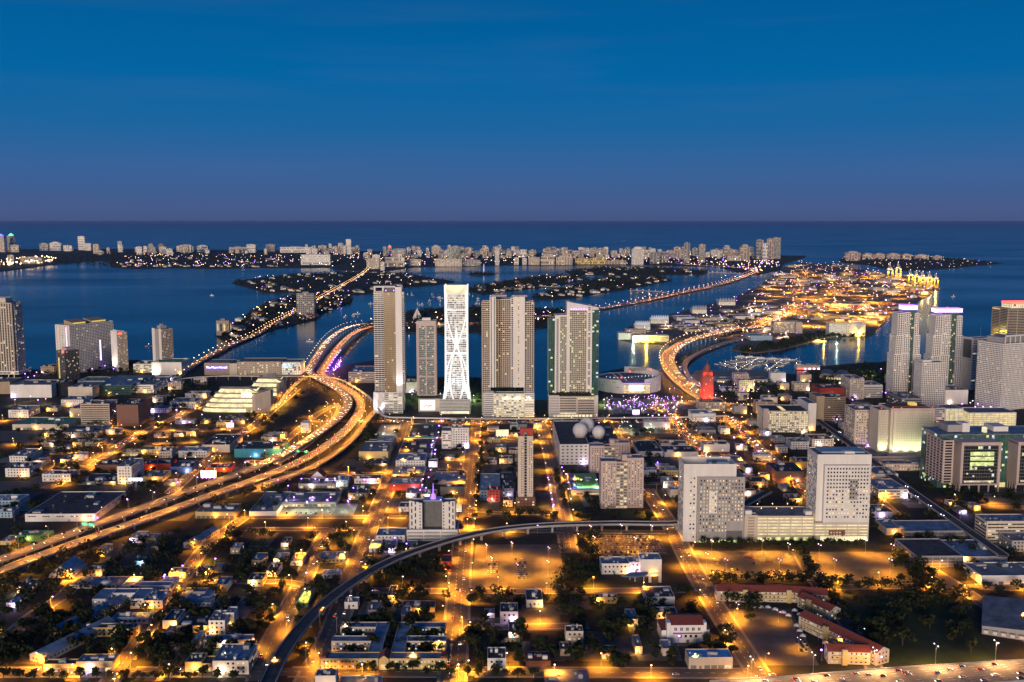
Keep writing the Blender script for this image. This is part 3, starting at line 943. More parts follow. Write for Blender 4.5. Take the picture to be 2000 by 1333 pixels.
# -- slim pale tower with a poster screen on its podium
S = Site(835, 803, 'slim pale tower with pale glass bays and a lit advertising screen on its podium', 'tower', 'residential_tower')
section(S, 816, 852.5, 0, 26, 627, S.z(772), core='lglass', wall='pink', bay=40, flo=3.4, pw=.03, sh=.16, sd=.25, pd=.9, litf=.0, which=(0, 1, 3))
b = MB()
for p in (816, 818.5, 833.6, 850, 852.5):
    b.box(S.x(p) - .9, S.x(p) + .9, -1.0, 0, S.z(772), S.z(636))
for py in (636, 664, 700, 736, 772):
    b.box(S.x(816), S.x(852.5), -.8, -.01, S.z(py) - .8, S.z(py) + .8)
b.box(S.x(815.5), S.x(853), -1.1, -.02, S.z(636), S.z(627.5))
b.build('frame', W['pink'], S.root)
b = MB(); rr = random.Random(3)
for i in range(70):
    px, py = rr.uniform(819, 848), rr.uniform(638, 770)
    b.box(S.x(px), S.x(px) + 2.2, -.06, -.01, S.z(py), S.z(py) + 1.9, rr.randrange(3))
b.build('lit_window', [W['warm'], W['pale'], W['dgrey']], S.root, 'stuff')
boxpart(S, 'rooftop_unit', 'white', 826, 842, 6, 16, S.z(627), S.z(622))
section(S, 818, 868, -6, 36, 778, 0, core='cream', wall='cream', blank=True)
boxpart(S, 'advertising_screen', 'screen', 822, 850, -6.5, -6.02, S.z(800), S.z(781))
b = MB()
for px, py, w in ((829, 793, 3.5), (834, 791.5, 5), (841, 791, 6), (838, 794, 4)):
    b.box(S.x(px) - w/2, S.x(px) + w/2, -6.56, -6.505, S.z(py) - 1.2, S.z(py) + 1.2)
b.build('poster_print', W['lampr'], S.root)

# -- the glowing white tower in its curved exoskeleton
S = Site(892.5, 808, 'brightly glowing white tower wrapped in a curved crossing exoskeleton', 'tower', 'exoskeleton_tower')
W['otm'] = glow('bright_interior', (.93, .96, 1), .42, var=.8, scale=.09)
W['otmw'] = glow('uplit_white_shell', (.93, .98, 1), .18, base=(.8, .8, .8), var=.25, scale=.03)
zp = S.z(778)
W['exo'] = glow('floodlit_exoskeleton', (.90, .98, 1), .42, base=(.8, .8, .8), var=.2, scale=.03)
zt = S.z(575)
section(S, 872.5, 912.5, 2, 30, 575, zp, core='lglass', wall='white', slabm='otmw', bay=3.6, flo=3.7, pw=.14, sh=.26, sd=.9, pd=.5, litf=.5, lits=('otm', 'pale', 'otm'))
def strand(b, pts, w):
    P = smooth([Vector((S.x(p), y, S.z(q))) for p, q, y in pts], 5)
    for i in range(len(P) - 1): b.bar(P[i], P[i+1], w, w)
b = MB()
for s in (-1, 1):
    X = lambda k: 892.5 + s * 21.5 * k
    strand(b, [(X(1), 557, 0), (X(.97), 600, 0), (X(.98), 680, 0), (X(1.0), 745, 0), (X(1.08), 765, -.5), (X(1.24), 783, -1)], 3.0)
    strand(b, [(X(1), 557, 30), (X(.97), 640, 30), (X(1.0), 745, 30), (X(1.2), 783, 31)], 2.2)
    strand(b, [(X(.84), 575, -.2), (X(.88), 615, -.6), (X(.62), 640, -.8), (X(.22), 668, -1), (X(-.12), 682, -1), (X(-.6), 704, -.8), (X(-.96), 728, -.3)], 2.2)
    strand(b, [(X(.0), 640, -.9), (X(.12), 676, -.9), (X(.40), 705, -.9), (X(.62), 735, -.9), (X(.55), 760, -1), (X(.30), 780, -1.2)], 2.6)
    strand(b, [(X(.62), 735, -.9), (X(.85), 760, -.9), (X(1.10), 782, -1)], 2.6)
    for yy in (15,):
        strand(b, [(X(1), 557, yy), (X(.97), 640, yy), (X(1.0), 745, yy), (X(1.2), 783, yy)], 2.0)
    strand(b, [(X(.98), 640, 0), (X(.98), 670, 15), (X(.98), 700, 30)], 1.6)
    strand(b, [(X(.98), 640, 30), (X(.98), 670, 15), (X(.98), 700, 0)], 1.6)
for q in (606, 662, 690): b.bar((S.x(872), -.4, S.z(q)), (S.x(913), -.4, S.z(q)), 1.3, 2.2)
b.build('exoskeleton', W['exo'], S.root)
b = MB()
b.quad((S.x(872.5), 3, S.z(575)), (S.x(912.5), 3, S.z(575)), (S.x(913.8), 1.5, S.z(558)), (S.x(871.2), 1.5, S.z(558)))
b.box(S.x(871), S.x(914), 28, 30, S.z(575), S.z(560))
b.box(S.x(871), S.x(914), .4, 1.4, S.z(560), S.z(557))
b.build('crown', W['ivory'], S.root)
section(S, 859, 918.5, -4, 44, 779, 0, core='lglass', wall='metal', slabm='white', bay=60, flo=2.4, pw=0, sh=.45, sd=.4, litf=0)
extra(S.root, 'lit_window', 'ivory', lambda b: b.box(S.x(862), S.x(916), -4.46, -4.41, .8, S.z(803)))
beacons(S, [(884, -3.5, zp + 1), (901, -3.5, zp + 1), (868, -5, 1.5), (875, -5.2, 1.5), (908, -5.2, 1.5)], 'lampr')
flood(S.P.x - 12, S.P.y - 12, zp + .2, (S.P.x - 12, S.P.y + 2, zp + 60), (.9, .95, 1), 90000, 'floodlight on the ribbed podium, left foot of the glowing tower')
flood(S.P.x + 12, S.P.y - 12, zp + .2, (S.P.x + 12, S.P.y + 2, zp + 60), (.9, .95, 1), 90000, 'floodlight on the ribbed podium, right foot of the glowing tower')

# -- broad striped tower with a brightly lit podium
S = Site(993, 812, 'broad striped tower of white strips and balcony grids above a brightly lit podium', 'tower', 'residential_tower')
kz = S.z(757)
gk = dict(core='glass', bay=3.4, flo=3.35, sh=.3, litf=.035)
section(S, 942.5, 957, 4, 34, 590, 0, wall='cream', pw=.28, sd=1.3, **gk)
section(S, 957, 969, .5, 34, 580, kz, wall='white', core='lglass', bay=5, pw=.72, sh=.0, litf=.0, which=(0,))
section(S, 969, 978, 2, 34, 585, kz, wall='tan', pw=.4, sd=.6, **gk)
section(S, 978, 998, 3.5, 34, 585, kz, wall='cream', pw=.26, sd=1.1, **gk)
section(S, 998, 1003, 2, 34, 582, kz, wall='white', pw=.4, sd=.8, **gk)
section(S, 1003, 1011.4, -.5, 34, 580, kz, wall='white', blank=True)
section(S, 1011.4, 1014, .6, 34, 581, kz, wall='white', core='bglass', bay=3, pw=.2, sh=.3, litf=.6)
section(S, 1014, 1025, -.5, 34, 580, kz, wall='white', blank=True)
section(S, 1025, 1042, 4, 34, 590, 0, wall='cream', pw=.28, sd=1.3, **gk)
boxpart(S, 'rooftop_unit', 'grey', 962, 990, 10, 26, S.z(581), S.z(577))
boxpart(S, 'rooftop_unit', 'grey', 1000, 1030, 10, 26, S.z(581), S.z(578))
beacons(S, [(944, 4, S.z(588)), (958, 1, S.z(578)), (980, 12, S.z(575)), (1003, 0, S.z(578)), (1024, 0, S.z(578)), (1040, 5, S.z(588))])
section(S, 945, 1042, -14, 4, 766, 0, core='dgrey', wall='white', bay=4.2, pw=.2, sh=.42, litf=.8, lits=('garage', 'ivory', 'pale'))
section(S, 945, 964.5, -15.5, 0, 764, 0, core='dgrey', wall='white', bay=30, pw=.1, sh=.6, litf=.0)
section(S, 1024, 1042.4, -15.3, 0, 764.6, 0, core='dgrey', wall='white', bay=30, pw=.1, sh=.7, litf=.2, lits=('ivory',))
extra(S.root, 'light_strip', 'ivory', lambda b: b.box(S.x(980), S.x(1024), -14.9, -14.4, S.z(778), S.z(774)))
for k, px in enumerate((990, 1010, 1032)):
    flood(S.P.x + S.x(px), S.P.y - 17.5, S.z(772), (S.P.x + S.x(px), S.P.y - 12, S.z(795)), (1, .93, .72), 30000, f'{["left", "middle", "right"][k]} floodlight shining down the bright podium of the broad striped tower', cone=120)

# -- stepped tower with green glass flanks
S = Site(1119, 812, 'stepped tower with green glass flanks and a sloping white crown beside the arena', 'tower', 'residential_tower')
kz = S.z(768)
section(S, 1071, 1083, 5, 32, 622, kz, core='gglass', wall='lglass', slabm='gglass', bay=4, pw=.06, sh=.16, litf=.05, lits=('lime', 'cool'))
section(S, 1083, 1093.5, .5, 31, 618, kz, core='dgrey', wall='white', bay=6.5, pw=.62, sh=.32, litf=.1, which=(0,))
section(S, 1093.5, 1106, 2.5, 31, 618, kz, core='gglass', wall='cream', bay=3.0, pw=.3, sh=.32, sd=.8, litf=.10, lits=('lime', 'pale'))
section(S, 1106, 1112, 0, 31, 590, kz, wall='white', blank=True)
section(S, 1112, 1144, 3, 31, 606, kz, core='gglass', wall='cream', bay=3.2, pw=.28, sh=.32, sd=.9, litf=.10, lits=('lime', 'pale'))
section(S, 1144, 1155, 0, 31, 598, kz, core='dgrey', wall='white', bay=6.5, pw=.62, sh=.32, litf=.1, which=(0,))
section(S, 1155, 1168, 4, 33, 602, 0, core='gglass', wall='lglass', slabm='gglass', bay=4, pw=.06, sh=.16, litf=.06, lits=('lime', 'cool'))
b = MB()
b.prism([(S.x(1106), 0), (S.x(1168), 4), (S.x(1168), 33), (S.x(1106), 31)], [S.z(606)]*4, [S.z(589.5), S.z(601.5), S.z(601.5), S.z(589.5)])
b.build('sloping_crown', W['white'], S.root)
boxpart(S, 'crown_frame', 'white', 1083, 1107, .3, 31.2, S.z(618), S.z(616))
beacons(S, [(1114 + 5 * i, -.4, S.z(604.5)) for i in range(7)], 'pviolet', .6)
section(S, 1072, 1091, -14, 20, 770, 0, core='dgrey', wall='white', bay=60, pw=.05, sh=.62, litf=0, flo=2.6)
section(S, 1091, 1160, -13, 20, 772, 0, core='dgrey', wall='cream', bay=30, pw=.1, sh=.5, litf=.15, lits=('garage',), flo=4)
section(S, 1160, 1166, -14, 20, 770, 0, wall='white', blank=True)
b = MB(); rr = random.Random(5)
for i in range(160):
    px = rr.uniform(1085, 1150)
    b.ball(S.x(px), -9 + rr.uniform(0, 7), S.z(770) + rr.uniform(.5, 3.2), rr.uniform(.8, 1.8), 5)
b.build('roof_garden', W['leaf2'], S.root, 'stuff')
extra(S.root, 'lit_shopfront', 'ivory', lambda b: [b.box(S.x(1080 + 7*i), S.x(1085 + 7*i), -14.3, -14.05, .6, 3.8) for i in range(11)], 'stuff')

# -- the arena
S = Site(1236, 770, 'round white arena with a dark roof and a large lit screen over its entrance', 'arena', 'arena')
Rr = S.x(1301.5)
cyA = Rr * 1.02
def ringpt(t, r): return (r * math.sin(t), cyA - r * math.cos(t))
def wall_h(t):
    t = (t + math.pi) % (2*math.pi) - math.pi            # 0 at the front, positive to the right
    if t < -.35: return 24 + 1.5 * math.cos(t)
    if t < .35: return 20
    return 26 + 7.5 * math.sin(min(1, (t - .35) / 2.4) * math.pi / 2)
b = MB(); n = 64
for i in range(n):
    t0, t1 = 2*math.pi*i/n, 2*math.pi*(i+1)/n
    a0 = (t0 + math.pi) % (2*math.pi) - math.pi
    if -.36 < a0 < .30: continue
    p0, p1, q0, q1 = ringpt(t0, Rr), ringpt(t1, Rr), ringpt(t0, Rr - 3), ringpt(t1, Rr - 3)
    h0, h1 = wall_h(t0 + .001), wall_h(t1 - .001)
    b.quad((*p0, 0), (*p1, 0), (*p1, h1), (*p0, h0)); b.quad((*p0, h0), (*p1, h1), (*q1, h1), (*q0, h0))
    b.quad((*q1, 0), (*q0, 0), (*q0, h0), (*q1, h1))
b.build('drum_wall', W['white'], S.root, smooth=False)
b = MB()
prev = None
for r_, h_ in ((Rr - 3, 19.5), (Rr * .8, 22.5), (Rr * .5, 25.5), (Rr * .2, 27), (.5, 27.3)):
    cur = [(*ringpt(2*math.pi*i/48, r_), h_) for i in range(48)]
    if prev:
        for i in range(48): b.quad(prev[i], prev[(i+1) % 48], cur[(i+1) % 48], cur[i])
    prev = cur
b.build('roof', W['rgrey'], S.root)
for x0 in (-22, -10):
    b = MB()
    P_ = [Vector((x0 - 14 * math.sin(k/8*1.4), 14 + 60*k/8, 23 + 8*math.sin(k/8*math.pi*.75))) for k in range(9)]
    for k in range(8): b.bar(P_[k], P_[k+1], 1.0, 1.4)
    b.build('roof_arch', W['white'], S.root)
b = MB(); b.bar((6, cyA + 40, 30), (Rr*.62, cyA + 38, 32), 3, 5); b.build('roof_beam', W['grey'], S.root)
b = MB()
for i in range(14): b.ball(-Rr*.72 + i*Rr*.11, cyA - 22 - 10*math.sin(i*.4), 26, .5, 5)
b.build('roof_light', W['lampw'], S.root, 'stuff')
beacons(S, [(1234, 30, 38), (1282, 70, 36), (1215, 14, 29)], 'lampr', 1.6)
e0, e1 = S.x(1214), S.x(1271)
b = MB()
b.box(e0, e1, 5, 12, 0, 19); b.build('entrance_hall', W['cream'], S.root)
b = MB()
for k in range(5): b.box(e0 + .3, e1 - .3, 3.2, 4.99, k*3.9 + .2, k*3.9 + .8)
b.build('gallery_floor', W['cream'], S.root)
b = MB()
for k in range(4):
    for i in range(12):
        x = e0 + (e1 - e0) * i / 12
        b.box(x + .5, x + (e1-e0)/12 - .5, 4.8, 4.98, k*3.9 + 1.0, k*3.9 + 3.8, k % 2)
b.build('lit_window', [W['warm'], W['garage']], S.root, 'stuff')
boxpart(S, 'video_screen', 'screen', 1228.5, 1256.5, 1.6, 2.6, 5.2, 16.5)
W['cyan'] = glow('cyan_print', (.12, .85, .80), 1.4)
b = MB(); b.box(S.x(1231), S.x(1238), 1.5, 1.58, 8.0, 10.4); b.box(S.x(1247), S.x(1254), 1.5, 1.58, 8.0, 10.4)
b.build('screen_picture', W['cyan'], S.root)
b = MB(); b.box(e0 - 1, e1 + 1, 1.2, 5, 19, 20.6); b.build('canopy', W['grey'], S.root)
b = MB(); b.box(e0 - .5, e1 + .5, 1.0, 1.19, 19.2, 20.4); b.build('neon_band', W['violet'], S.root)
b = MB()
for px, py, w in ((1184, 746, 5), (1200, 747, 7), (1206, 757, 6), (1180, 752, 5), (1196, 767, 6), (1178, 762, 5)):
    t = math.asin(max(-1, min(1, S.x(px) / Rr)))
    x, y = ringpt(t, Rr + .1)
    z = zat(px, py, S.P.y + y)
    b.bar((x - w*.5*math.cos(t), y - w*.5*math.sin(t), z), (x + w*.5*math.cos(t), y + w*.5*math.sin(t), z), .5, .9)
b.build('vent_slot', W['dgrey'], S.root)

# -- concert hall: two fans of glowing terraces
W['hall'] = glow('terrace_glow', (1, .84, .42), 1.05, var=.4, scale=.12)
def fan(cx, yb, xl, xr, xe, ytop, n, label, dx, lean, peak):
    S = Site(cx, yb, label, 'concert hall', 'concert_hall')
    zt = S.z(ytop)
    def ring(f, out=0.0):
        """outline of the fan at height fraction f; the left end leans inward as it climbs"""
        l, r = S.x(xl + dx * n * f**1.25), S.x(xr + lean * n * f)
        w = r - l
        y = 7.0 * f
        return [(l - out, 22 + y*.5), (l + w*.07 - out*.9, 9 + y*.7 - out*.4), (l + w*.24, 1.0 + y - out), (l + w*.52, -3.0 + y - out), (l + w*.8, -2 + y - out), (r, 1.5 + y - out), (r, 27), (l + w*.1, 27)]
    def loft(b, A, B, za, zb_):
        k = len(A)
        n0 = len(b.v)
        b.v += [(*p, z) for p, z in zip(A, za)] + [(*p, z) for p, z in zip(B, zb_)]
        for i in range(k):
            q = (i + 1) % k
            b.f.append((n0+i, n0+q, n0+k+q, n0+k+i)); b.m.append(0)
        b.f.append(tuple(n0 + k + i for i in range(k))); b.m.append(0); b.f.append(tuple(n0 + i for i in reversed(range(k)))); b.m.append(0)
    sag = [0, .2, 1.0, 1.3, .9, .3, 0, 0]
    for i in range(n):
        f0, f1 = i / n, (i + 1) / n
        z0, z1 = zt * f0 + .5, zt * f1 + .5
        lit, slab = MB(), MB()
        loft(lit, ring(f0 + .02), ring(f1), [z0 + g for g in sag], [z1 - .55 + g for g in sag])
        loft(slab, ring(f1 - .05, 3.4), ring(f1, 2.0), [z1 - 1.5 + g for g in sag], [z1 + .25 + g for g in sag])
        lit.build('glowing_terrace', W['hall'], S.root); slab.build('terrace_shell', W['tan'], S.root)
    solid = MB()
    r, e = S.x(xr), S.x(xe)
    solid.prism([(r - 4, -1.5), (r + 1, -1), (e, 12), (e, 32), (r - 4, 32)], 0, [zt*.70, zt*.78, zt*.94, zt*.86, zt*.8])
    solid.build('stone_wall', W['beige'], S.root)
    b = MB(); T = ring(1.0, 1.0); l = T[0][0]
    loft(b, [T[0], T[2], T[4], (r + 2, 7), (e, 12), (e, 33), (l + 10, 34)], [T[0], T[2], T[4], (r + 2, 7), (e, 12), (e, 33), (l + 10, 34)],
         [zt + .8, zt + 1.8, zt + 1.7, zt*.84, zt*.96, zt*.88, zt*.86], [zt + 1.4, zt + 2.9 + peak*.4, zt + 2.6 + peak, zt*.84 + .8 + peak*.3, zt*.96 + .8, zt*.88 + .8, zt*.86 + .8])
    b.build('roof', W['rgrey'], S.root)
    return S
S = fan(450, 807, 388, 498, 526, 761, 5, 'larger fan of glowing cream terraces, the nearer concert hall', 8.0, .6, 1)
boxpart(S, 'lit_sign', 'screen', 474, 494, -5.2, -4.6, S.z(775), S.z(767))
boxpart(S, 'banner', 'yellow', 481, 493, -3.6, -3.1, S.z(803), S.z(795))
S = fan(520, 775, 474, 545, 553, 741, 4, 'smaller fan of glowing cream terraces with a raised peak, the farther concert hall', 7, .6, 9)

W['signbk'] = glow('violet_sign_panel', (.16, .05, .75), .55)
# -- newspaper building by the bay bridge
S = Site(492, 733, 'long tan waterfront building with a violet lit sign on its left end', 'building', 'office_building')
section(S, 400, 449, 0, 55, 709, 0, wall='tan', blank=True)
section(S, 449, 464, -1, 50, 710, 0, wall='cream', blank=True)
section(S, 464, 549, 1, 60, 707, 0, core='tan', wall='beige', bay=4.5, pw=.4, sh=.5, flo=4.5, litf=.12, lits=('garage',))
section(S, 549, 586, 4, 50, 708, 0, core='dgrey', wall='cream', bay=4.5, pw=.3, sh=.25, flo=4.2, litf=.7, lits=('ivory', 'cool'))
text_part(S.root, 'The Miami Herald', 6.0, (S.x(424), -.4, S.z(718)), (math.pi/2, 0, 0), glow('violet_sign', (.80, .70, 1), 5.0))
b = MB(); b.box(S.x(403), S.x(445), -.22, -.03, S.z(724), S.z(713)); b.build('sign_backing', W['signbk'], S.root)
boxpart(S, 'lit_sign', 'cool', 551, 571, 3.0, 3.5, S.z(720), S.z(711))

# -- red lit old tower
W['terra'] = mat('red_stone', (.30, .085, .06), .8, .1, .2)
S = Site(1384, 803, 'old stone tower flooded in red light with a stepped lantern top', 'tower', 'landmark_tower')
section(S, 1367, 1416, 0, 34, 786, 0, core='dgrey', wall='beige', bay=5, pw=.55, sh=.5, flo=5, litf=.15)
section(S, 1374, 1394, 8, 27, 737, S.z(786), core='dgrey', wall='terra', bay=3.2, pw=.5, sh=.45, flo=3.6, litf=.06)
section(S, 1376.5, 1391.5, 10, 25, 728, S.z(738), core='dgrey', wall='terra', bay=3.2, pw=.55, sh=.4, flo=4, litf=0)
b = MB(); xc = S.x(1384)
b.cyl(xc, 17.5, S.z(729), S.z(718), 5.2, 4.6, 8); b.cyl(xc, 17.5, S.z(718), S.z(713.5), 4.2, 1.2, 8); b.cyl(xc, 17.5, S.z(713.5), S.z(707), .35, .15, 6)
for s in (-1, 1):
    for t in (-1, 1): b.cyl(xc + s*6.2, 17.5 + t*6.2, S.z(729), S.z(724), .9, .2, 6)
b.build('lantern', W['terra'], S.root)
extra(S.root, 'arched_entry', 'warm', lambda b: b.box(S.x(1378), S.x(1405), -.12, -.36, .4, 3.2))
zr = S.z(786) + .3
W['red_l'] = W['lampr']
for k, (dx, dy) in enumerate(((-8, 2.5), (0, 1.8), (8, 2.5), (-14.5, 17), (14.5, 17))):
    flood(S.P.x + xc + dx, S.P.y + dy, zr, (S.P.x + xc + dx*.55, S.P.y + (10 if abs(dx) < 10 else 17), zr + 26), (1, .035, .02), 170000, f'{["front left", "front middle", "front right", "left side", "right side"][k]} red floodlight at the foot of the red tower', 'lampr', 'red floodlights', 80)
for k, (dx, dy) in enumerate(((-9, 12), (9, 12))):
    flood(S.P.x + xc + dx, S.P.y + dy - 3.5, S.z(738) + .4, (S.P.x + xc, S.P.y + 17, S.z(722)), (1, .035, .02), 60000, f'{["left", "right"][k]} red floodlight high on a ledge of the red tower', 'lampr', 'red floodlights', 90)

# -- two setback towers with glowing crowns
def setback(cx, yb, x0, x1, stages, crown, label, gx):
    S = Site(cx, yb, label, 'tower', 'setback_tower')
    for k, (l, r, yt, y0) in enumerate(stages):
        section(S, l, l + (r-l)*.34, y0, 30, yt, 0, core='glass', wall='white', bay=4, pw=.42, sh=.34, litf=.03)
        section(S, l + (r-l)*.30, l + (r-l)*.56, y0 - 1.5, 30, yt - 2, 0, core='glass', wall='white', bay=3.4, pw=.45, sh=.4, sd=.4, litf=.04)
        section(S, r - (r-l)*.2, r, y0 - 1, 30, yt, 0, core='glass', wall='white', bay=3.4, pw=.45, sh=.4, sd=.4, litf=.04)
    l, r, yt, y0 = stages[0]
    section(S, l + (r-l)*.5, r - (r-l)*.12, y0 + .5, 29, gx, 0, core='gglass', wall='lglass', bay=3.0, pw=.15, sh=.2, litf=.08)
    c0, c1, ct, cb = crown
    W['crown'] = W.get('crown') or glow('crown_light', (.86, .84, 1), 1.7)
    extra(S.root, 'glowing_crown', 'crown', lambda b: b.box(S.x(c0), S.x(c1), y0 + 2, 27, S.z(cb), S.z(ct)))
    b = MB()
    for z in (S.z(cb) - .6, S.z(ct) + .1): b.box(S.x(c0) - .7, S.x(c1) + .7, y0 + 1.2, 27.8, z, z + .8)
    b.build('neon_band', W['violet'], S.root)
    beacons(S, [((c0 + c1)/2, 14, S.z(ct) + 2)], 'lampr', .9)
    return S
setback(1768, 776, 1742, 1793, [(1748, 1788, 612, 2), (1745, 1791, 655, 0), (1742, 1793, 692, -2)], (1759, 1786, 598, 606), 'left one of two stepped white towers with glowing violet crowns', 606)
setback(1845, 762, 1815, 1875, [(1822, 1873, 617, 2), (1817.5, 1874, 655, 0), (1814, 1874, 695, -2)], (1823, 1874, 604, 611), 'right one of two stepped white towers with glowing violet crowns', 612)
# ------------------------------------------------------------------ towers at the left and right ends of the waterfront
S = Site(2, 738, 'tall fluted tower at the left edge of the view on a white podium', 'tower', 'residential_tower', 0)
section(S, -40, 30, 0, 45, 592, S.z(725), core='glass', wall='cream', bay=5.2, pw=.42, sh=.16, pd=1.1, sd=.4, litf=.08)
section(S, -38, 32.5, 6, 39, 596, S.z(725), core='glass', wall='white', bay=5, pw=.2, sh=.35, sd=1.2, litf=.08, which=(1, 3))
section(S, -30, 16, 8, 36, 583, S.z(592), wall='cream', blank=True)
section(S, -60, 40, -6, 50, 724, S.z(731), core='dgrey', wall='white', bay=8, pw=.15, sh=.5, flo=5, litf=.2)
extra(S.root, 'column', 'white', lambda b: [b.box(S.x(p), S.x(p) + 1.6, -4, -2, 0, S.z(731)) for p in (-20, 0, 18, 29)])

S = Site(140, 731, 'long white slab tower with two gilded roof pavilions and violet light strips', 'tower', 'residential_tower', R(62))
section(S, '0', '112', 0, 44, 636, 0, core='glass', wall='white', bay=4.2, pw=.32, sh=.42, sd=.8, litf=.03, side=dict(pw=.8, sh=.5, bay=9, litf=0))
W['gilt'] = glow('amber_roof_light', (1, .66, .12), .8, var=.3)
for a, b_ in ((14, 48), (62, 100)):
    q = MB(); hh = S.z(636)
    q.prism([(a, 8), (b_, 8), (b_, 34), (a, 34)], hh - 1, [hh + 4, hh + 4, hh + 9, hh + 9]); q.build('roof_pavilion', W['tan'], S.root)
    extra(S.root, 'lit_fascia', 'gilt', lambda b: b.box(a + 1, b_ - 1, 7.6, 7.95, hh + .6, hh + 3.6))
extra(S.root, 'light_strip', 'pviolet', lambda b: b.box(-.45, -.12, 9, 11, S.z(690), S.z(640)))
extra(S.root, 'light_strip', 'pviolet', lambda b: b.box(74, 76, -1.4, -1.0, S.z(712), S.z(672)))
extra(S.root, 'balcony_bay', 'grey', lambda b: [b.box(-.5, -.02, 18, 26, zz, zz + 1.6) for zz in range(8, int(S.z(645)), 4)])

S = Site(129, 743, 'dark glass tower with a red roof sign standing before the long white slab', 'tower', 'office_tower', R(58))
section(S, '0', '32', 0, 27, 686, 0, core='glass', wall='dgrey', slabm='dgrey', bay=3.2, pw=.3, sh=.3, litf=.07)
extra(S.root, 'stair_strip', 'gilt', lambda b: b.box(-.5, -.38, 18, 22, 2, S.z(700)))
extra(S.root, 'rooftop_unit', 'pink', lambda b: b.box(8, 26, 6, 22, S.z(686), S.z(681)))
extra(S.root, 'red_sign', 'lampr', lambda b: b.box(-.9, -.45, 1.5, 8, S.z(690), S.z(685)))

S = Site(232, 726, 'narrow white tower with a floodlit blank wall and a small red roof light', 'tower', 'residential_tower', R(45))
section(S, '0', '22', .3, 30, 650, 0, core='dgrey', wall='beige', bay=3.2, pw=.3, sh=.45, litf=.16, which=(0, 2))
section(S, '-1', '0', 0, 30, 648, 0, wall='white', blank=True)
extra(S.root, 'rooftop_unit', 'white', lambda b: b.prism([(2, 4), (18, 4), (18, 26), (2, 26)], S.z(650), [S.z(646), S.z(648), S.z(648), S.z(645)]))
extra(S.root, 'red_sign', 'lampr', lambda b: b.box(2, 9, -.9, -.5, S.z(654), S.z(651)))
flood(S.P.x - 24, S.P.y + 2, 0, (S.P.x - 12, S.P.y + 12, 26), (1, .88, .66), 110000, 'floodlight washing the blank wall of the narrow white tower', cone=80)

S = Site(318, 727, 'white tower with grey centre stripes above a white podium', 'tower', 'residential_tower', R(50))
section(S, '0', '27', 0, 36, 644, 0, core='glass', wall='beige', bay=3.4, pw=.3, sh=.42, litf=.12, which=(0, 2))
section(S, '-.6', '0', 0, 9, 643, 0, wall='white', blank=True)
section(S, '-.3', '0', 9.2, 25, 644, 0, wall='grey', blank=True)
section(S, '-.6', '0', 25.2, 36, 643, 0, wall='white', blank=True)
extra(S.root, 'rooftop_unit', 'grey', lambda b: [b.box(6, 20, 12, 26, S.z(644), S.z(638)), b.box(8, 14, 14, 20, S.z(638), S.z(634.5))])
block(261, 297, 728, 711, -50, 'low white waterfront hall with a dark screen wall left of the striped tower', 'white', 'rgrey', 'b', .3, litm=['pale', 'lime'])
block(297, 355, 733, 708, -60, 'white podium block below the white tower with grey stripes', 'white', 'rgreen', 'n', .3)
flood(G(304, 735).x, G(304, 735).y, 0, (G(304, 733).x, G(304, 733).y, 10), (1, .9, .75), 40000, 'floodlight at the corner of the white podium block', cone=90)
block(80, 106, 731, 716, -30, 'small tan house block at the water left of the dark tower', 'tan', 'rdark', 'p', .1)

# right cluster
S = Site(1798, 792, 'mid height white tower of dense small windows below the stepped pair', 'tower', 'residential_tower', R(8))
section(S, '0', '44', 0, 26, 709, 0, core='glass', wall='white', bay=3.3, pw=.42, sh=.42, litf=.03)
extra(S.root, 'rooftop_unit', 'white', lambda b: b.box(4, 20, 6, 20, S.z(709), S.z(705)))
S = Site(1953, 803, 'broad white tower block with dense small windows at the right edge', 'tower', 'residential_tower', R(24))
section(S, '0', '76', 0, 52, 672, 0, core='glass', wall='white', bay=3.2, pw=.46, sh=.44, litf=.05, side=dict(pw=.3, sh=.5, bay=3.0))
extra(S.root, 'roof_frame', 'white', lambda b: [b.box(4 + 12*i, 5 + 12*i, 1, 2, S.z(672), S.z(657)) for i in range(6)] + [b.box(4, 66, 1, 2, S.z(659), S.z(656))])
extra(S.root, 'rooftop_unit', 'grey', lambda b: b.box(6, 60, 10, 40, S.z(672), S.z(661)))
S = Site(1895, 762, 'ribbon windowed white slab with a dark poster wall, left of the broad white tower', 'tower', 'office_tower', R(20))
section(S, '0', '44', 0, 24, 662, 0, core='glass', wall='white', bay=12, pw=.12, sh=.46, sd=.5, litf=.05)
section(S, '-.8', '0', 0, 24, 660, 0, wall='white', blank=True)
extra(S.root, 'poster_wall', 'dgrey', lambda b: b.box(-1.2, -.82, 2, 22, S.z(700), S.z(664)))
extra(S.root, 'mast', 'metal', lambda b: b.cyl(30, 12, S.z(662), S.z(640), .35, .12, 6))
S = Site(1985, 741, 'tall banded office tower with a red lit roof, farthest at the right edge', 'tower', 'office_tower', R(10))
section(S, 1959, 2040, 0, 50, 603, 0, core='glass', wall='beige', bay=20, pw=.06, sh=.42, sd=.4, litf=.06)
section(S, 1972, 2030, 10, 40, 594, S.z(603), core='dgrey', wall='cream', bay=5, pw=.2, sh=.2, litf=.9, lits=('ivory',))
extra(S.root, 'red_roof_light', 'lampr', lambda b: b.box(S.x(1972), S.x(2030), 9, 41, S.z(594), S.z(591)))

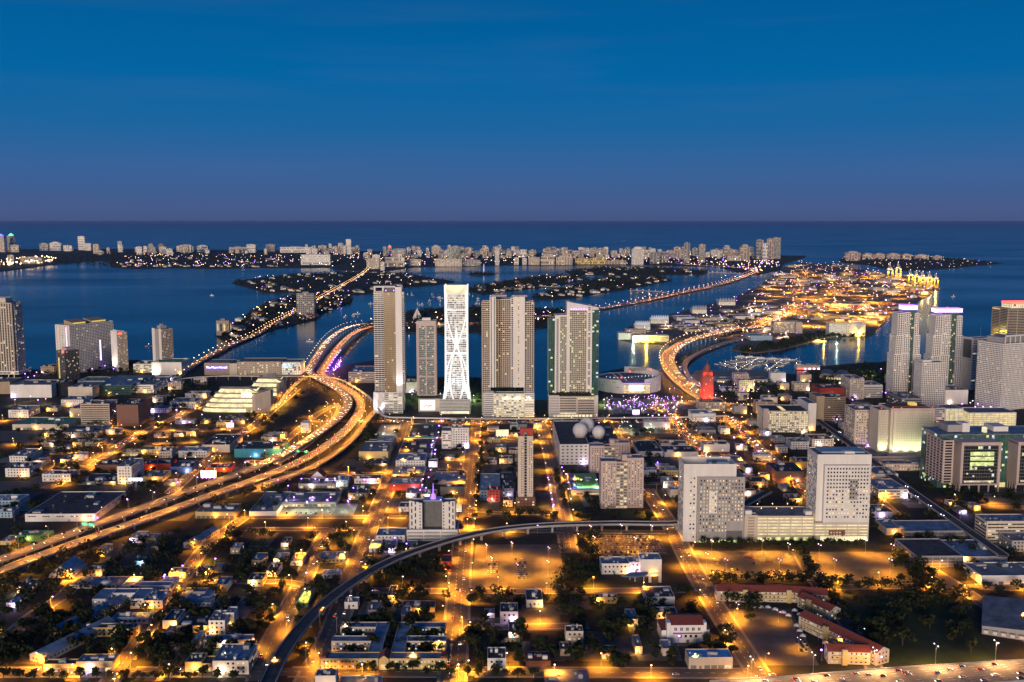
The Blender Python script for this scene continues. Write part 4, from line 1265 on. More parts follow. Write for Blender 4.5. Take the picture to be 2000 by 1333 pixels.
# downtown office blocks on the right
S = Site(1777, 893, 'pale windowless prison tower washed with greenish light at its foot', 'tower', 'detention_tower')
zb_ = S.z(884)
zpod = S.z(884)
section(S, 1717, 1736, 8, 40, 803, 0, core='grey', wall='cream', bay=2.2, pw=.6, sh=.4, sd=.2, pd=.25, flo=3.4, litf=.0)
section(S, 1736, 1821, 0, 44, 799, 0, core='grey', wall='cream', bay=2.4, pw=.62, sh=.45, sd=.2, pd=.25, flo=3.4, litf=.0)
extra(S.root, 'corner_fin', 'cream', lambda b: [b.box(S.x(p), S.x(p) + 3.2, -1.6, -.01, 0, S.z(798)) for p in (1735, 1741, 1816.5)])
extra(S.root, 'cornice', 'pink', lambda b: b.box(S.x(1734.5), S.x(1821.5), -1.7, 2, S.z(803), S.z(797.5)))
extra(S.root, 'roof_well', 'rust', lambda b: b.box(S.x(1745), S.x(1812), 12, 36, S.z(799), S.z(797)))
extra(S.root, 'lit_rooftop_unit', 'gilt', lambda b: b.box(S.x(1783), S.x(1796), 16, 26, S.z(797), S.z(792)))
beacons(S, [(1740, 1, S.z(796)), (1757, 1, S.z(797)), (1818, 2, S.z(796)), (1722, 9, S.z(800))])
section(S, 1690, 1832, -22, 30, -zpod, 0, wall='pink', blank=True)
section(S, 1690, 1736, 30.1, 70, -zpod, 0, wall='grey', blank=True)
for k, (px, dy) in enumerate(((1726, 1), (1748, -9), (1768, -9), (1788, -9), (1808, -9))):
    flood(S.P.x + S.x(px), S.P.y + dy, zpod + .2, (S.P.x + S.x(px), S.P.y + dy + 9, zpod + 13), (.86, 1, .52), 21000, f'greenish floodlight {["first", "second", "third", "fourth", "fifth"][k]} from left at the foot of the prison tower', 'lime', cone=120)
block(1667, 1717, 876, 801, -42, 'beige office block with scattered lit windows left of the pale prison tower', 'cream', 'rgrey', 'p', .35, bay=3.6, flo=3.9, units=3)
block(1822, 1845, 832, 797, -26, 'small modern white block with dark slots right of the pale prison tower', 'white', 'rgrey', 'b', .1)
# courts with framed glass fronts
S = Site(1925, 962, 'green glass courthouse with two white framed fronts raised on columns', 'courthouse', 'courthouse', R(2))
zc = S.z(946)
section(S, 1846, 2060, 22, 70, 856, 0, core='gglass', wall='lglass', slabm='gglass', bay=3.5, pw=.08, sh=.14, litf=.12, lits=('lime', 'cool'), roof='rblue')
for l, r in ((1872, 1951), (1984, 2062)):
    section(S, l + 5, r - 5, 1.5, 22, 870, zc, core='glass', wall='dgrey', slabm='dgrey', bay=3, pw=.06, sh=.18, sd=.2, pd=.2, litf=.10, lits=('lime', 'cool'), flo=4.1)
    b = MB(); y0, y1 = -.6, 22.5
    b.box(S.x(l), S.x(l + 5), y0, y1, zc, S.z(866)); b.box(S.x(r - 5), S.x(r), y0, y1, zc, S.z(866))
    b.box(S.x(l), S.x(r), y0 - .2, y1, S.z(870), S.z(864)); b.box(S.x(l) + .2, S.x(r) - .2, y0, y1, zc - 1.2, zc + .6)
    b.build('stone_frame', W['pink'], S.root)
    b = MB()
    for i in range(5):
        x = S.x(l + 1) + (S.x(r - 1) - S.x(l + 1)) * i / 4
        b.box(x - .8, x + .8, .4, 2.4, 0, zc - 1.1)
    for i in range(4): b.box(S.x(l) - .01 + 0.4, S.x(l) + 1.4, 4 + i*5, 5.4 + i*5, 0, zc - 1.1)
    b.build('column', W['pink'], S.root, 'stuff')
    b = MB(); rr = random.Random(l)
    for k, py in enumerate((887, 897, 907)):
        b.box(S.x(l + 20), S.x(r - 12), 1.2, 1.29, S.z(py + 3.6), S.z(py - 3.6))
    b.build('lit_floor', W['lime'], S.root)
    b = MB()
    for i in range(14):
        px = l + 10 + i * (r - l - 20) / 14
        b.box(S.x(px), S.x(px) + 2.4, 1.2, 1.28, S.z(943), S.z(939.5))
    for i in range(6):
        px = rr.uniform(l + 8, r - 12); py = rr.uniform(912, 934)
        b.box(S.x(px), S.x(px) + 2.2, 1.2, 1.28, S.z(py), S.z(py) + 1.8)
    b.build('lit_window', W['pale'], S.root, 'stuff')
    boxpart(S, 'lobby', 'glass', l + 3, r - 3, 6, 20, 0, zc - 1.1)
section(S, 1842, 1862, 6, 50, 862, zc, core='glass', wall='pink', bay=9, pw=.3, sh=.4, litf=.0)
boxpart(S, 'lit_lobby', 'garage', 1953, 1982, 21.2, 21.9, .4, zc - 4)
boxpart(S, 'rooftop_unit', 'grey', 1872, 1905, 36, 60, S.z(856), S.z(842)); boxpart(S, 'rooftop_unit', 'white', 1900, 1915, 34, 50, S.z(856), S.z(838))
boxpart(S, 'rooftop_unit', 'white', 1965, 1995, 36, 60, S.z(856), S.z(846)); boxpart(S, 'lit_rooftop_unit', 'ivory', 1941, 1947, 30, 36, S.z(856), S.z(846))

# paired white office towers with punched windows and the garage between them
S = Site(1392, 1060, 'pale office tower of square lit windows, left of the two beside the parking garage', 'tower', 'office_tower', R(0))
section(S, 1334, 1436, 3, 34, 908, 0, wall='white', blank=True, par=7)
section(S, 1360, 1452, 0, 37, 932, 0, wall='grey', blank=True)
def hole_windows(S, L, Rr_, y, cols, rows, pt, pb, w, h, litf, skip=None, seed=2, lits=('warm', 'pale')):
    b = MB(); rr = random.Random(seed)
    for j in range(rows):
        rowlit = litf(j) if callable(litf) else litf
        for i in range(cols):
            if skip and skip(i, j): continue
            px = L + (Rr_ - L) * (i + .5) / cols
            z = S.z(pt + (pb - pt) * (j + .5) / rows)
            x = S.x(px)
            b.box(x - w/2, x + w/2, y - .06, y - .005, z - h/2, z + h/2, 0 if rr.random() > rowlit else 1 + rr.randrange(len(lits)))
    b.build('window', [W['glass']] + [W[k] for k in lits], S.root, 'stuff')
hole_windows(S, 1364, 1450, 0, 14, 15, 936, 1040, 1.25, 1.7, .68, skip=lambda i, j: j >= 12 and i >= 9)
hole_windows(S, 1345, 1358, 3, 2, 15, 932, 1055, 1.5, 1.7, .45, seed=4)
b = MB()
for i in range(5): b.box(S.x(1361 + 22.5*i) - .12, S.x(1361 + 22.5*i) + .12, -.12, -.01, 0, S.z(933))
for i in range(7): b.box(S.x(1360.5), S.x(1451.5), -.1, -.005, S.z(934 + 17*i) - .12, S.z(934 + 17*i) + .12)
b.build('panel_joint', W['pink'], S.root)
boxpart(S, 'accent_panel', 'white', 1383, 1398, -.16, -.02, S.z(1003), S.z(960))
hole_windows(S, 1383, 1398, -.16, 3, 6, 962, 1002, 1.2, 1.6, .8, seed=9)
boxpart(S, 'dark_bay', 'dgrey', 1418, 1449, -.5, -.02, S.z(1055), S.z(1037))
boxpart(S, 'lit_lobby', 'lime', 1366, 1446, -.3, -.02, .4, 2.8)
boxpart(S, 'rooftop_unit', 'lblue', 1385, 1425, 12, 24, S.z(915), S.z(909)); boxpart(S, 'rooftop_unit', 'dmetal', 1392, 1400, 10, 15, S.z(915), S.z(907))
hw = MB()
F = ((S.x(1334), 34), (0, -1), (-1, 0), 31)
punched(hw, F, 3, S.z(918), 2.6, 3.4, 1.2, 1.6, .35)
hw.build('window', [W['glass'], W['warm'], W['pale']], S.root, 'stuff')

S = Site(1650, 1056, 'white office tower of round-cornered dark window holes, right of the parking garage', 'tower', 'office_tower', R(0))
section(S, 1592, 1697, 2, 36, 889, 0, wall='white', blank=True)
section(S, 1604, 1692, -3, 36, 908, S.z(1020), wall='white', blank=True, par=.8)
hole_windows(S, 1608, 1690, -3, 14, 14, 911, 1012, 1.55, 1.7, lambda j: (.03, .03, .03, .05, .05, .1, .65, .25, .6, .4, .6, .4, .5, .5)[j])
hole_windows(S, 1692.6, 1697, 2, 1, 18, 912, 1044, 1.4, 1.6, .5, seed=5)
boxpart(S, 'shaded_panel', 'grey', 1653, 1669, -3.16, -3.02, S.z(975), S.z(935))
hole_windows(S, 1653, 1669, -3.16, 3, 5, 936, 974, 1.5, 1.6, .2, seed=6)
hw = MB(); F = ((S.x(1592), 36), (0, -1), (-1, 0), 34)
punched(hw, F, 6, S.z(900), 3.0, 3.4, 1.3, 1.5, .4); hw.build('window', [W['glass'], W['warm'], W['pale']], S.root, 'stuff')
boxpart(S, 'roof_screen', 'lblue', 1606, 1690, 12, 34, S.z(892), S.z(888)); boxpart(S, 'rooftop_unit', 'white', 1648, 1668, 8, 16, S.z(906), S.z(886))
section(S, 1588, 1692, -4, 0, 1019, 6, core='garage', wall='cream', bay=11, pw=.08, sh=.55, sd=.5, litf=0, flo=3.1)
boxpart(S, 'brick_panel', 'brick', 1615, 1647, -4.9, -4.3, 7, S.z(1033))
hole_windows(S, 1617, 1645, -4.9, 5, 3, 1035, 1051, 1.2, 1.3, .55, seed=7)
boxpart(S, 'lit_lobby', 'ivory', 1600, 1690, -3.4, -3.0, .4, 5.6)
boxpart(S, 'lobby_soffit', 'dgrey', 1588, 1692, -4.2, 0, 5.7, 5.99)
S = Site(1520, 1058, 'long cream parking garage with glowing open decks between the two office towers', 'parking garage', 'parking_garage', R(0))
section(S, 1453, 1588, 0, 34, 1008, 6, core='garage', wall='cream', bay=11, pw=.08, sh=.52, sd=.5, litf=0, flo=3.1)
section(S, 1453, 1478, -1.2, 8, 1006, 0, core='tan', wall='cream', bay=12, pw=.5, sh=.5, litf=0, flo=3.1)
boxpart(S, 'ground_floor', 'cream', 1478, 1588, 3, 33, 0, 6)
boxpart(S, 'stair_head', 'white', 1455, 1468, 2, 9, S.z(1008), S.z(999)); boxpart(S, 'stair_head', 'white', 1573, 1586, 3, 10, S.z(1008), S.z(1001))
extra(S.root, 'lit_shopfront', 'lime', lambda b: [b.box(S.x(1480 + 18*i), S.x(1490 + 18*i), 2.8, 2.98, .3, 3.4) for i in range(6)])
extra(S.root, 'roof_light', 'lampo', lambda b: [b.ball(S.x(p), y, S.z(1008) + 5, .4, 5) for p in (1490, 1520, 1550) for y in (10, 26)], 'stuff')

# white hotel with the violet spire
S = Site(845, 1054, 'white hotel of two wings around a grey recess with a violet spire', 'hotel', 'hotel', R(.5))
section(S, 800, 825, 0, 22, 985, 0, wall='white', blank=True, par=1.6)
section(S, 864, 889, 0, 22, 985, 0, wall='white', blank=True, par=1.6)
section(S, 825, 864, 8, 24, 984, 0, core='dgrey', wall='dgrey', bay=2.6, pw=.3, sh=.5, sd=.2, pd=.25, litf=.02, flo=3.2)
b = MB()
for l, r in ((800, 825), (864, 889)):
    lo, hi = (S.z(985), S.z(982)) if l == 800 else (S.z(982), S.z(985))
    b.prism([(S.x(l), 0), (S.x(r), 0), (S.x(r), 1), (S.x(l), 1)], S.z(985), [hi + 2, lo + 1.2, lo + 1.2, hi + 2] if l == 800 else [lo + .2, hi + 3, hi + 3, lo + .2])
b.build('gable_crown', W['white'], S.root)
for L_, n_ in ((803, 5), (811, 5)):
    pass
b = MB(); rr = random.Random(8)
for px in (805, 812, 878, 885):
    for k in range(5):
        z0 = 8 + k * 6.6 + (2 if px in (812, 878) else 0)
        b.box(S.x(px) - .6, S.x(px) + .6, -.06, -.005, z0, z0 + 4.2)
for px in (821, 867):
    for k in range(10): b.box(S.x(px) - .55, S.x(px) + .55, -.06, -.005, 8 + k*3.3, 9.5 + k*3.3)
b.build('window', W['glass'], S.root, 'stuff')
section(S, 796, 894, -5, 30, 1032, 0, core='grey', wall='white', bay=18, pw=.06, sh=.5, sd=.3, litf=.05, flo=4)
b = MB(); b.cyl(S.x(845), 14, S.z(984), S.z(972), 3.2, 1.6, 8); b.cyl(S.x(845), 14, S.z(972), S.z(951), .7, .2, 6)
b.build('spire', W['violet'], S.root)
boxpart(S, 'roof_parapet', 'lblue', 826, 863, 8.2, 23, S.z(984), S.z(982))
beacons(S, [(860, 10, S.z(982)), (806, 20, S.z(978))], 'pviolet', .6)

# thin tower with the red cap
S = Site(1026, 988, 'thin cream tower with a dark centre slot and a red cap', 'tower', 'residential_tower', R(1))
section(S, 1012, 1024, 0, 22, 852, 0, wall='cream', blank=True); section(S, 1029, 1041, 0, 22, 852, 0, wall='cream', blank=True)
section(S, 1024, 1029, 1.4, 21, 846, 0, core='glass', wall='grey', bay=6, pw=.1, sh=.3, litf=.05)
hole_windows(S, 1017, 1023, 0, 2, 24, 862, 965, .9, 1.1, .12); hole_windows(S, 1032, 1040, 0, 2, 24, 862, 965, .9, 1.1, .12, seed=3)
boxpart(S, 'penthouse', 'red', 1016, 1041, 5, 20, S.z(852), S.z(839)); boxpart(S, 'penthouse', 'dgrey', 1012, 1030, 9, 20, S.z(839), S.z(832))
section(S, 1009, 1045, -2, 24, 970, 0, core='dgrey', wall='rust', bay=4, pw=.5, sh=.4, litf=.25)

# golf-ball domes on the windowless block
r_, Wd, D, H = block(1093, 1150, 908, 868, 822, 'windowless pale block carrying three white domes on its roof', 'white', 'rdark', 'p', 0, bay=6, flo=4, units=0)
for px, py, rad in ((1133, 853, 15), (1169, 855, 13), (1146, 842, 15)):
    X = G(px, py, H)
    t = thing('radar_dome', {1133: 'front left white dome on the windowless block', 1169: 'right hand white dome on the windowless block', 1146: 'rear white dome behind the other two on the windowless block'}[px], 'dome', (X.x, X.y, H))
    rm = rad * X.y / FPX
    b = MB(); b.ball(0, 0, rm*.88, rm, 20); b.build('dome_shell', W['white'], t, smooth=True)
    b = MB(); b.cyl(0, 0, -.4, rm*.28, rm*.7, rm*.7, 14); b.build('base_ring', W['grey'], t)
r2, *_ = block(1150, 1215, 880, 868, 822, 'tan roofed rear wing beside the three white domes', 'tan', 'rdark', 'n', 0, units=4)
for nm, x0, x1, yb, yt, lab in (('a', 1173, 1257, 994, 899, 'nearer pink apartment slab with a recessed balcony bay and blue roof'), ('b', 1152, 1231, 925, 869, 'farther pink apartment slab half hidden behind the other')):
    S = Site((x0+x1)/2, yb, lab, 'apartment block', 'apartment_block', R(1))
    w = (x1 - x0)
    section(S, x0, x0 + w*.36, 0, 18, yt + 2, 0, wall='pink', blank=True, roof='rblue'); section(S, x0 + w*.62, x1, 3, 21, yt - 3, 0, wall='pink', blank=True, roof='rblue')
    section(S, x0 + w*.36, x0 + w*.62, 2, 17, yt + 4, 0, core='dgrey', wall='pink', slabm='beige', bay=4.5, pw=.12, sh=.34, sd=.9, litf=.3)
    nr = 22 if nm == 'a' else 14
    hole_windows(S, x0 + 3, x0 + w*.34, 0, 5, nr, yt + 6, yb - 3, 1.0, 1.2, .3, seed=x0); hole_windows(S, x0 + w*.64, x1 - 2, 3, 5, nr, yt + 2, yb - 3, 1.0, 1.2, .25, seed=x1)
    boxpart(S, 'rooftop_unit', 'pink', x0 + w*.5, x0 + w*.62, 6, 16, S.z(yt + 4), S.z(yt - 8)); boxpart(S, 'rooftop_unit', 'grey', x0 + w*.62, x0 + w*.74, 12, 20, S.z(yt), S.z(yt - 6))
# ------------------------------------------------------------------ low and middle-sized buildings, one row each:
# x0 x1 yfront ytop yrear wall roof windows lit% | label
ROWS = """
21 101 777 752 742 white rgrey n 0 | windowless white hall beside the amber plaza at the far left
-30 20 770 746 738 tan rgrey n 0 | tan block cut by the left edge beside the white hall
102 137 773 747 741 glass rdark n 0 | dark glazed hall between the white hall and the cream block
134 181 778 756 745 cream rgrey n 0 | cream windowless block left of the green glass hall
184 256 772 753 734 gglass rblue b 10 | green glass hall with a big blue grey roof
150 205 752 744 736 white rgreen n 0 | low pale block with a green lit roof below the dark tower
256 300 768 752 736 white rgrey b 20 | white annexe right of the green glass hall
120 163 795 781 773 white rgrey p 10 | small white cube behind the beige ribbed office
159 215 832 789 781 beige rgrey b 3 | beige ribbed five storey office left of the theatre
229 271 833 791 779 brick rdark n 0 | brown office wing with a blank end wall
137 159 815 798 786 beige rgrey n 0 | small beige annexe tucked behind the ribbed office
25 134 840 829 815 cream rgreen s 40 | long low hall with a pale green roof
17 56 816 801 792 white rgrey p 15 | white arcaded two storey house near the long green roofed hall
122 190 855 845 830 beige rgrey n 0 | low grey studio with two dishes on its roof
332 383 797 785 777 white rgrey p 20 | white two storey school block behind the terraced hall
362 404 778 769 764 white rgrey p 15 | small white house block beyond the white school
19 53 903 891 876 white rgrey p 5 | white block with a grey roof among trees at the left edge
11 58 932 915 902 white rdark p 8 | white walk-up flats among trees at the left edge
83 138 941 926 918 white rred p 25 | white arched shop with a curved gable
230 258 946 911 895 white rgrey p 2 | tall narrow white storage block with a mast
50 186 1019 1004 960 white rdark h 0 | huge flat roofed white warehouse beside the highway
-60 38 992 978 966 lblue rwhite p 5 | pale blue roofed block with a colonnade at the left edge
-60 24 1012 1000 992 lblue rblue p 5 | lower blue roofed block at the left edge
153 226 947 941 925 grey rdark s 20 | flat grey roofed workshop left of the storage block
188 231 923 908 897 rust rdark n 0 | rusty dark shed behind the grey workshop
278 334 918 906 897 red rdark n 0 | low red shed right of the storage block
333 374 924 912 900 blue rdark n 0 | low blue walled shed beside the red one
237 273 891 883 877 yellow rgrey s 70 | amber lit snack bar on the left crossroads
270 289 887 878 871 yellow rgrey s 60 | tiny amber lit kiosk behind the snack bar
290 323 889 878 872 yellow rgrey p 40 | yellow two storey flats behind the kiosk
310 336 895 882 873 cream rdark p 10 | dark roofed cream house next to the yellow flats
349 404 894 881 872 white rwhite p 15 | white flats with a pale roof along the arts avenue
395 449 884 869 848 cream rdark n 0 | cream walled store with a wide dark blue roof
458 551 894 877 862 teal rdark n 0 | warehouse with a bright teal fascia below the highway
280 319 941 931 919 yellow rgrey s 30 | small yellow garage with a grey roof
320 351 949 943 936 grey rgrey s 10 | low grey workshop right of the yellow garage
382 459 1013 1000 984 yellow rgrey s 5 | ochre workshop right under the highway edge
402 451 922 913 906 red rdark n 0 | red roofed shed behind the white billboard
487 541 1008 999 960 white rgrey n 0 | left end of the wide blue roofed supermarket
541 656 990 981 961 grey rgrey s 60 | wide blue roofed supermarket facing its lit car park
583 656 954 945 934 grey rdark s 50 | strip of shops with violet lamps
655 679 951 938 928 lblue rwhite p 20 | pale two storey office near the shop strip
680 716 976 963 948 dgrey rdark p 30 | dark cube shop with violet lamps
692 743 945 935 927 cream rdark p 5 | low cream row beside the main avenue
701 758 899 882 862 yellow rgrey s 0 | amber lit blank walled store on the main avenue
716 756 910 906 892 grey rdark s 10 | flat roofed shop outlined in violet neon
717 734 881 866 858 pink rgrey p 0 | pink stair block behind the amber store
734 768 878 862 850 cream rwhite b 0 | cream framed block behind the amber store
773 830 912 900 885 white rblue p 4 | white two storey school on the main avenue
778 843 894 886 856 white rdark n 0 | long dark roofed hall behind the white school
765 828 931 927 911 grey rblue n 0 | blue grey roofed hall in front of the white school
760 821 958 945 933 red rwhite n 0 | hall with a red front wall and a white roof strip
797 849 862 853 828 teal rdark n 0 | long workshop painted in red and teal below the boulevard
863 882 877 842 834 white rgrey b 50 | slim white left half of the corner club with lit balconies
882 916 876 836 830 white rgrey p 10 | wide white right half of the corner club
847 909 946 940 921 grey rblue n 0 | blue grey warehouse behind the hotel
860 906 968 951 946 dgrey rdark n 0 | dark shed right behind the hotel
937 977 978 958 925 lblue rwhite p 15 | pale blue flats left of the thin cream tower
977 1003 972 954 922 dgrey rdark p 10 | dark flats beside the pale blue flats
952 977 981 957 950 red rrust p 5 | small red cube before the pale blue flats
875 917 836 823 819 rust rdark p 40 | dark row of shops glowing red under the boulevard
510 542 866 854 848 yellow rgrey s 70 | amber lit restaurant by the highway ramp
520 556 856 849 844 white rwhite s 50 | white canopy building behind the restaurant
588 604 846 826 822 white rwhite p 60 | white filling station shop with a bright sign
1042 1058 838 826 821 grey rdark s 30 | dark shop right of the centre avenue
1258 1309 839 824 820 white rwhite s 30 | white night club ringed by violet lamps
1247 1295 892 882 860 white rdark n 0 | white walled open depot, left half
1298 1364 893 883 870 white rdark n 0 | white walled open depot, right half with roof plant
1291 1343 875 866 860 cream rgrey p 0 | cream office behind the open depot
1374 1425 883 868 861 white rdark n 0 | white walled store with an amber lit corner
1405 1456 916 904 890 pink rblue p 3 | two storey pink office with a blue roof
1456 1470 924 914 905 grey rdark n 0 | grey annexe right of the pink office
1474 1508 900 888 884 white rwhite b 95 | brightly lit low white pavilion between the avenues
1117 1175 968 957 925 beige rdark b 60 | garage carrying a blue and green sports court
1352 1398 824 808 800 white rwhite b 90 | white lit people mover station on the boulevard
1610 1650 822 776 768 tan rdark b 2 | tan hotel slab with a small gridded front
1593 1609 829 774 766 tan rgrey n 0 | amber lit blind stair tower of the tan hotel
1600 1648 776 758 750 red rdark n 0 | dark red penthouse behind the tan hotel
1659 1687 780 740 732 cream rgrey p 8 | cream eight storey block behind the hotel
1686 1723 777 752 744 white rgrey b 10 | white ribbon windowed block right of the cream one
1577 1593 842 788 776 white rgrey n 0 | blank white stair tower right of the federal garage
1845 1890 790 762 752 white rgrey n 0 | blank white wall block below the setback towers
1760 1800 800 778 765 grey rgrey b 20 | grey garage roof with violet lamps below the setback towers
1892 1984 832 806 796 garage rgrey d 0 | glowing yellow parking decks at the right
1845 1880 830 798 790 garage rgrey d 0 | small glowing parking deck right of the white block
1586 1628 872 858 848 white rred p 15 | white mission church with a round dark red roof
1545 1580 878 863 855 white rgrey p 5 | white parish house left of the mission church
1516 1570 944 921 903 brick rdark n 0 | brown brick hall with lit slots on its left side
1553 1587 918 902 893 yellow rdark s 40 | orange lit garage behind the left office tower
1727 1840 920 906 898 pink rgrey p 80 | pink arcaded station building with an amber lit front
1709 1754 939 926 911 white rblue n 0 | white shed with a blue grey roof beside the viaduct
1715 1773 974 956 935 cream rblue b 30 | amber lit cream school wing below the viaduct
1767 1896 1052 1037 1016 grey rblue d 0 | long low grey garage with a blue deck
1731 1768 1046 1032 1014 beige rblue n 0 | beige ramp wing left of the long grey garage
1925 2040 1060 1018 1004 cream rblue b 10 | cream slab with a blue roof at the right edge
1860 1968 1098 1087 1054 white rblue n 0 | white market hall with a red trimmed blue roof, upper half
1915 2060 1142 1124 1098 white rgrey s 10 | white market hall with a red sign band, lower half
1790 1881 1108 1086 1052 grey rdark q 0 | bare concrete frame of an unfinished deck
1975 2060 1078 1056 1040 grey rgrey p 5 | grey house cut by the right edge above the market hall
681 735 748 727 715 pink rblue b 10 | pale museum like block with a blue roof left of the bronze tower
792 816 768 747 740 white rgrey n 0 | plain pale block between the bronze tower and the slim one
1175 1229 1122 1101 1087 white rblue p 12 | left wing of the white civic centre
1229 1252 1118 1098 1086 white rblue p 5 | middle of the white civic centre
1251 1292 1126 1093 1080 white rblue n 0 | tall blind block of the white civic centre
1262 1318 1181 1166 1145 white rdark n 0 | white workshop with a dark roof below the civic centre
1279 1323 1210 1196 1185 white rdark p 0 | white house left above the red roofed church
1345 1431 1307 1284 1267 beige rbright s 20 | beige hall with a bright blue roof by the front street
1105 1139 1264 1233 1221 cream rdark p 40 | pale house lit in green light among dark trees
1028 1060 1187 1172 1150 white rdark p 0 | small white house with a stepped dark roof
1162 1207 1180 1167 1159 yellow rdark p 20 | low tan row house below the amber car park
1066 1154 1352 1340 1307 dgrey rgrey n 0 | dark flat roofed depot at the bottom edge
1027 1076 1302 1291 1272 rust rred n 0 | shed with striped dark red roof bands
534 558 1099 1092 1079 white rwhite p 5 | white cottage left of the dark field
567 590 1105 1096 1080 white rdark p 5 | white cottage with a dark roof on the lane
520 542 1127 1115 1099 white rdark p 10 | white house with a dark roof by the lane corner
622 674 1100 1092 1077 yellow rblue p 5 | L-shaped pair of ochre flats behind poles
629 664 1130 1121 1112 white rwhite p 5 | white annexe under the main avenue poles
579 602 1186 1178 1149 teal rteal n 0 | long teal roofed shed beside the curved avenue
673 699 1190 1176 1166 white rgrey p 5 | small white two storey house under the viaduct
785 849 1196 1187 1173 grey rdark n 0 | roofless grey shell of a long house
862 881 1118 1097 1083 red rdark n 0 | bright red shed beneath the viaduct
734 791 1060 1046 1031 white rblue p 3 | white two storey school with a blue roof
721 742 1079 1070 1054 white rblue p 3 | left blue roofed cottage before the school
750 772 1080 1071 1054 white rblue p 3 | middle blue roofed cottage before the school
793 812 1077 1070 1055 white rblue p 20 | right blue roofed cottage with violet lamps
977 1012 1218 1195 1177 pink rdark p 5 | pink two storey house cut by trees
952 988 1310 1286 1264 white rdark p 10 | white chapel with a dark flat roof
616 656 1356 1320 1306 white rgrey n 0 | gabled shed at the bottom edge under the viaduct
660 742 1356 1342 1320 lblue rblue n 0 | blue roofed hall at the bottom edge
141 238 1150 1143 1126 cream rblue p 8 | long blue roofed flats in the left neighbourhood
220 290 1219 1206 1196 lblue rblue p 8 | pale blue roofed row above the tan school
160 266 1244 1226 1217 yellow rdark p 10 | ochre school block with a dark roof
277 318 1189 1173 1152 cream rblue p 5 | cream wing with a blue roof right of the courtyard flats
318 345 1228 1212 1190 white rdark n 0 | left end of the dark roofed long house
345 426 1236 1222 1192 cream rdark p 8 | dark roofed long house with a white front
408 440 1240 1212 1192 white rgrey p 5 | left white stair block by the lane
441 458 1226 1197 1185 white rgrey p 5 | right white stair block by the lane
398 490 1266 1250 1239 white rblue p 6 | white two storey row with a blue roof near the front street
85 151 1313 1297 1287 yellow rdark s 25 | amber lit low shop on the front street
150 221 1312 1292 1277 yellow rblue s 25 | amber lit hall with a blue roof on the front street
362 394 1312 1293 1275 yellow rdark s 60 | tall lit shop with a dark roof on the front street
394 415 1312 1296 1281 yellow rdark s 60 | narrow lit shop on the front street
416 486 1318 1291 1257 cream rblue p 55 | three storey lit corner house with a blue roof
330 362 1130 1118 1108 yellow rdark s 90 | corner store glowing yellow green
383 411 1124 1116 1105 white rblue p 8 | small blue roofed house right of the corner store
258 281 1104 1096 1088 green rdark p 20 | little green house under trees
170 200 1128 1112 1104 tan rdark p 5 | tan cabin by the ramp below the highway
1700 1745 1012 1000 985 grey rdark n 0 | grey shed between the viaduct and the school wing
30 92 1058 1046 1036 green rgreen n 0 | long green shed left under the highway
"""
BUILT = [(627, 740, 1308, 1226), (760, 872, 1308, 1226), (181, 281, 1190, 1149), (238, 333, 1157, 1126), (350, 411, 1184, 1148), (1293, 1386, 1256, 1200), (55, 160, 1294, 1200), (1333, 1452, 1060, 1035), (1586, 1702, 1056, 1030), (796, 894, 1054, 1030), (388, 527, 807, 780), (1009, 1045, 988, 970), (1173, 1258, 994, 975), (95, 143, 1129, 1100)]
W['rrust'] = W['rdark']
for ln in ROWS.strip().split('\n'):
    a, label = ln.split('|')
    f = a.split()
    x0, x1, yb, yt, yr = (float(v) for v in f[:5])
    wall, roof, win, lit = f[5], f[6], f[7], float(f[8]) / 100
    BUILT.append((x0, x1, yb, yr))
    if win == 'd' or win == 'q':
        S = Site((x0 + x1)/2, yb, label.strip(), 'parking garage', 'parking_garage')
        D_ = max(14, G(x0, yr, S.z(yt)).y - S.P.y)
        section(S, x0, x1, 0, D_, yt, 0, core='garage' if wall == 'garage' else 'dgrey', wall='white' if wall == 'garage' else 'grey', bay=7, pw=.12, sh=.36 if win == 'd' else .2, sd=.4, flo=3.1, litf=0, roof=roof)
    else:
        block(x0, x1, yb, yt, yr, label.strip(), wall, roof, win, lit, units=0 if x1 - x0 < 22 else 3)
# extras on some of them
def on(px, py, z): return G(px, py, z)
def dish(px, py, z, r, label):
    P = G(px, py, z)
    t = thing('satellite_dish', label, 'dish', P)
    b = MB(); b.cyl(0, 0, 0, r*.9, .18, .12, 6); b.build('mount', W['metal'], t)
    b = MB()
    for i in range(14):
        a0, a1 = 2*math.pi*i/14, 2*math.pi*(i+1)/14
        f = lambda a: (r*math.cos(a), -.3*r - .45*r*math.sin(a)*.4, r*1.3 + r*math.sin(a))
        b.tri((0, .25*r, r*1.25), f(a1), f(a0)); b.tri((0, .33*r, r*1.25), f(a0), f(a1))
    b.build('reflector', W['white'], t)
dish(212, 836, 0, 4.0, 'large white dish right of the grey studio')
dish(172, 843, 9, 3.2, 'smaller white dish on the roof of the grey studio')
def billboard(px, yb, w, h, z, label, face='screen', rz=GRID, lamp=True):
    P = G(px, yb)
    t = thing('billboard', label, 'billboard', P, rz)
    b = MB(); b.box(-.5, .5, -.4, .4, 0, z + h*.5); b.build('post', W['metal'], t)
    b = MB(); b.box(-w/2, w/2, -.9, -.42, z, z + h); b.build('panel', W['white'], t)
    b = MB(); b.box(-w/2 + .3, w/2 - .3, -.98, -.91, z + .3, z + h - .3); b.build('poster', W[face], t)
    b = MB()
    for i in range(4): b.box(-w/2 + w*(i+.5)/4 - .3, -w/2 + w*(i+.5)/4 + .3, -2.0, -1.5, z - .7, z - .3)
    b.build('light', W['pviolet' if lamp else 'lampw'], t, 'stuff')
billboard(408, 944, 19, 9, 7, 'big white lit billboard left of the elevated highway')
billboard(450, 846, 11, 7, 9, 'tilted white billboard with violet lights near the theatre', rz=R(12))
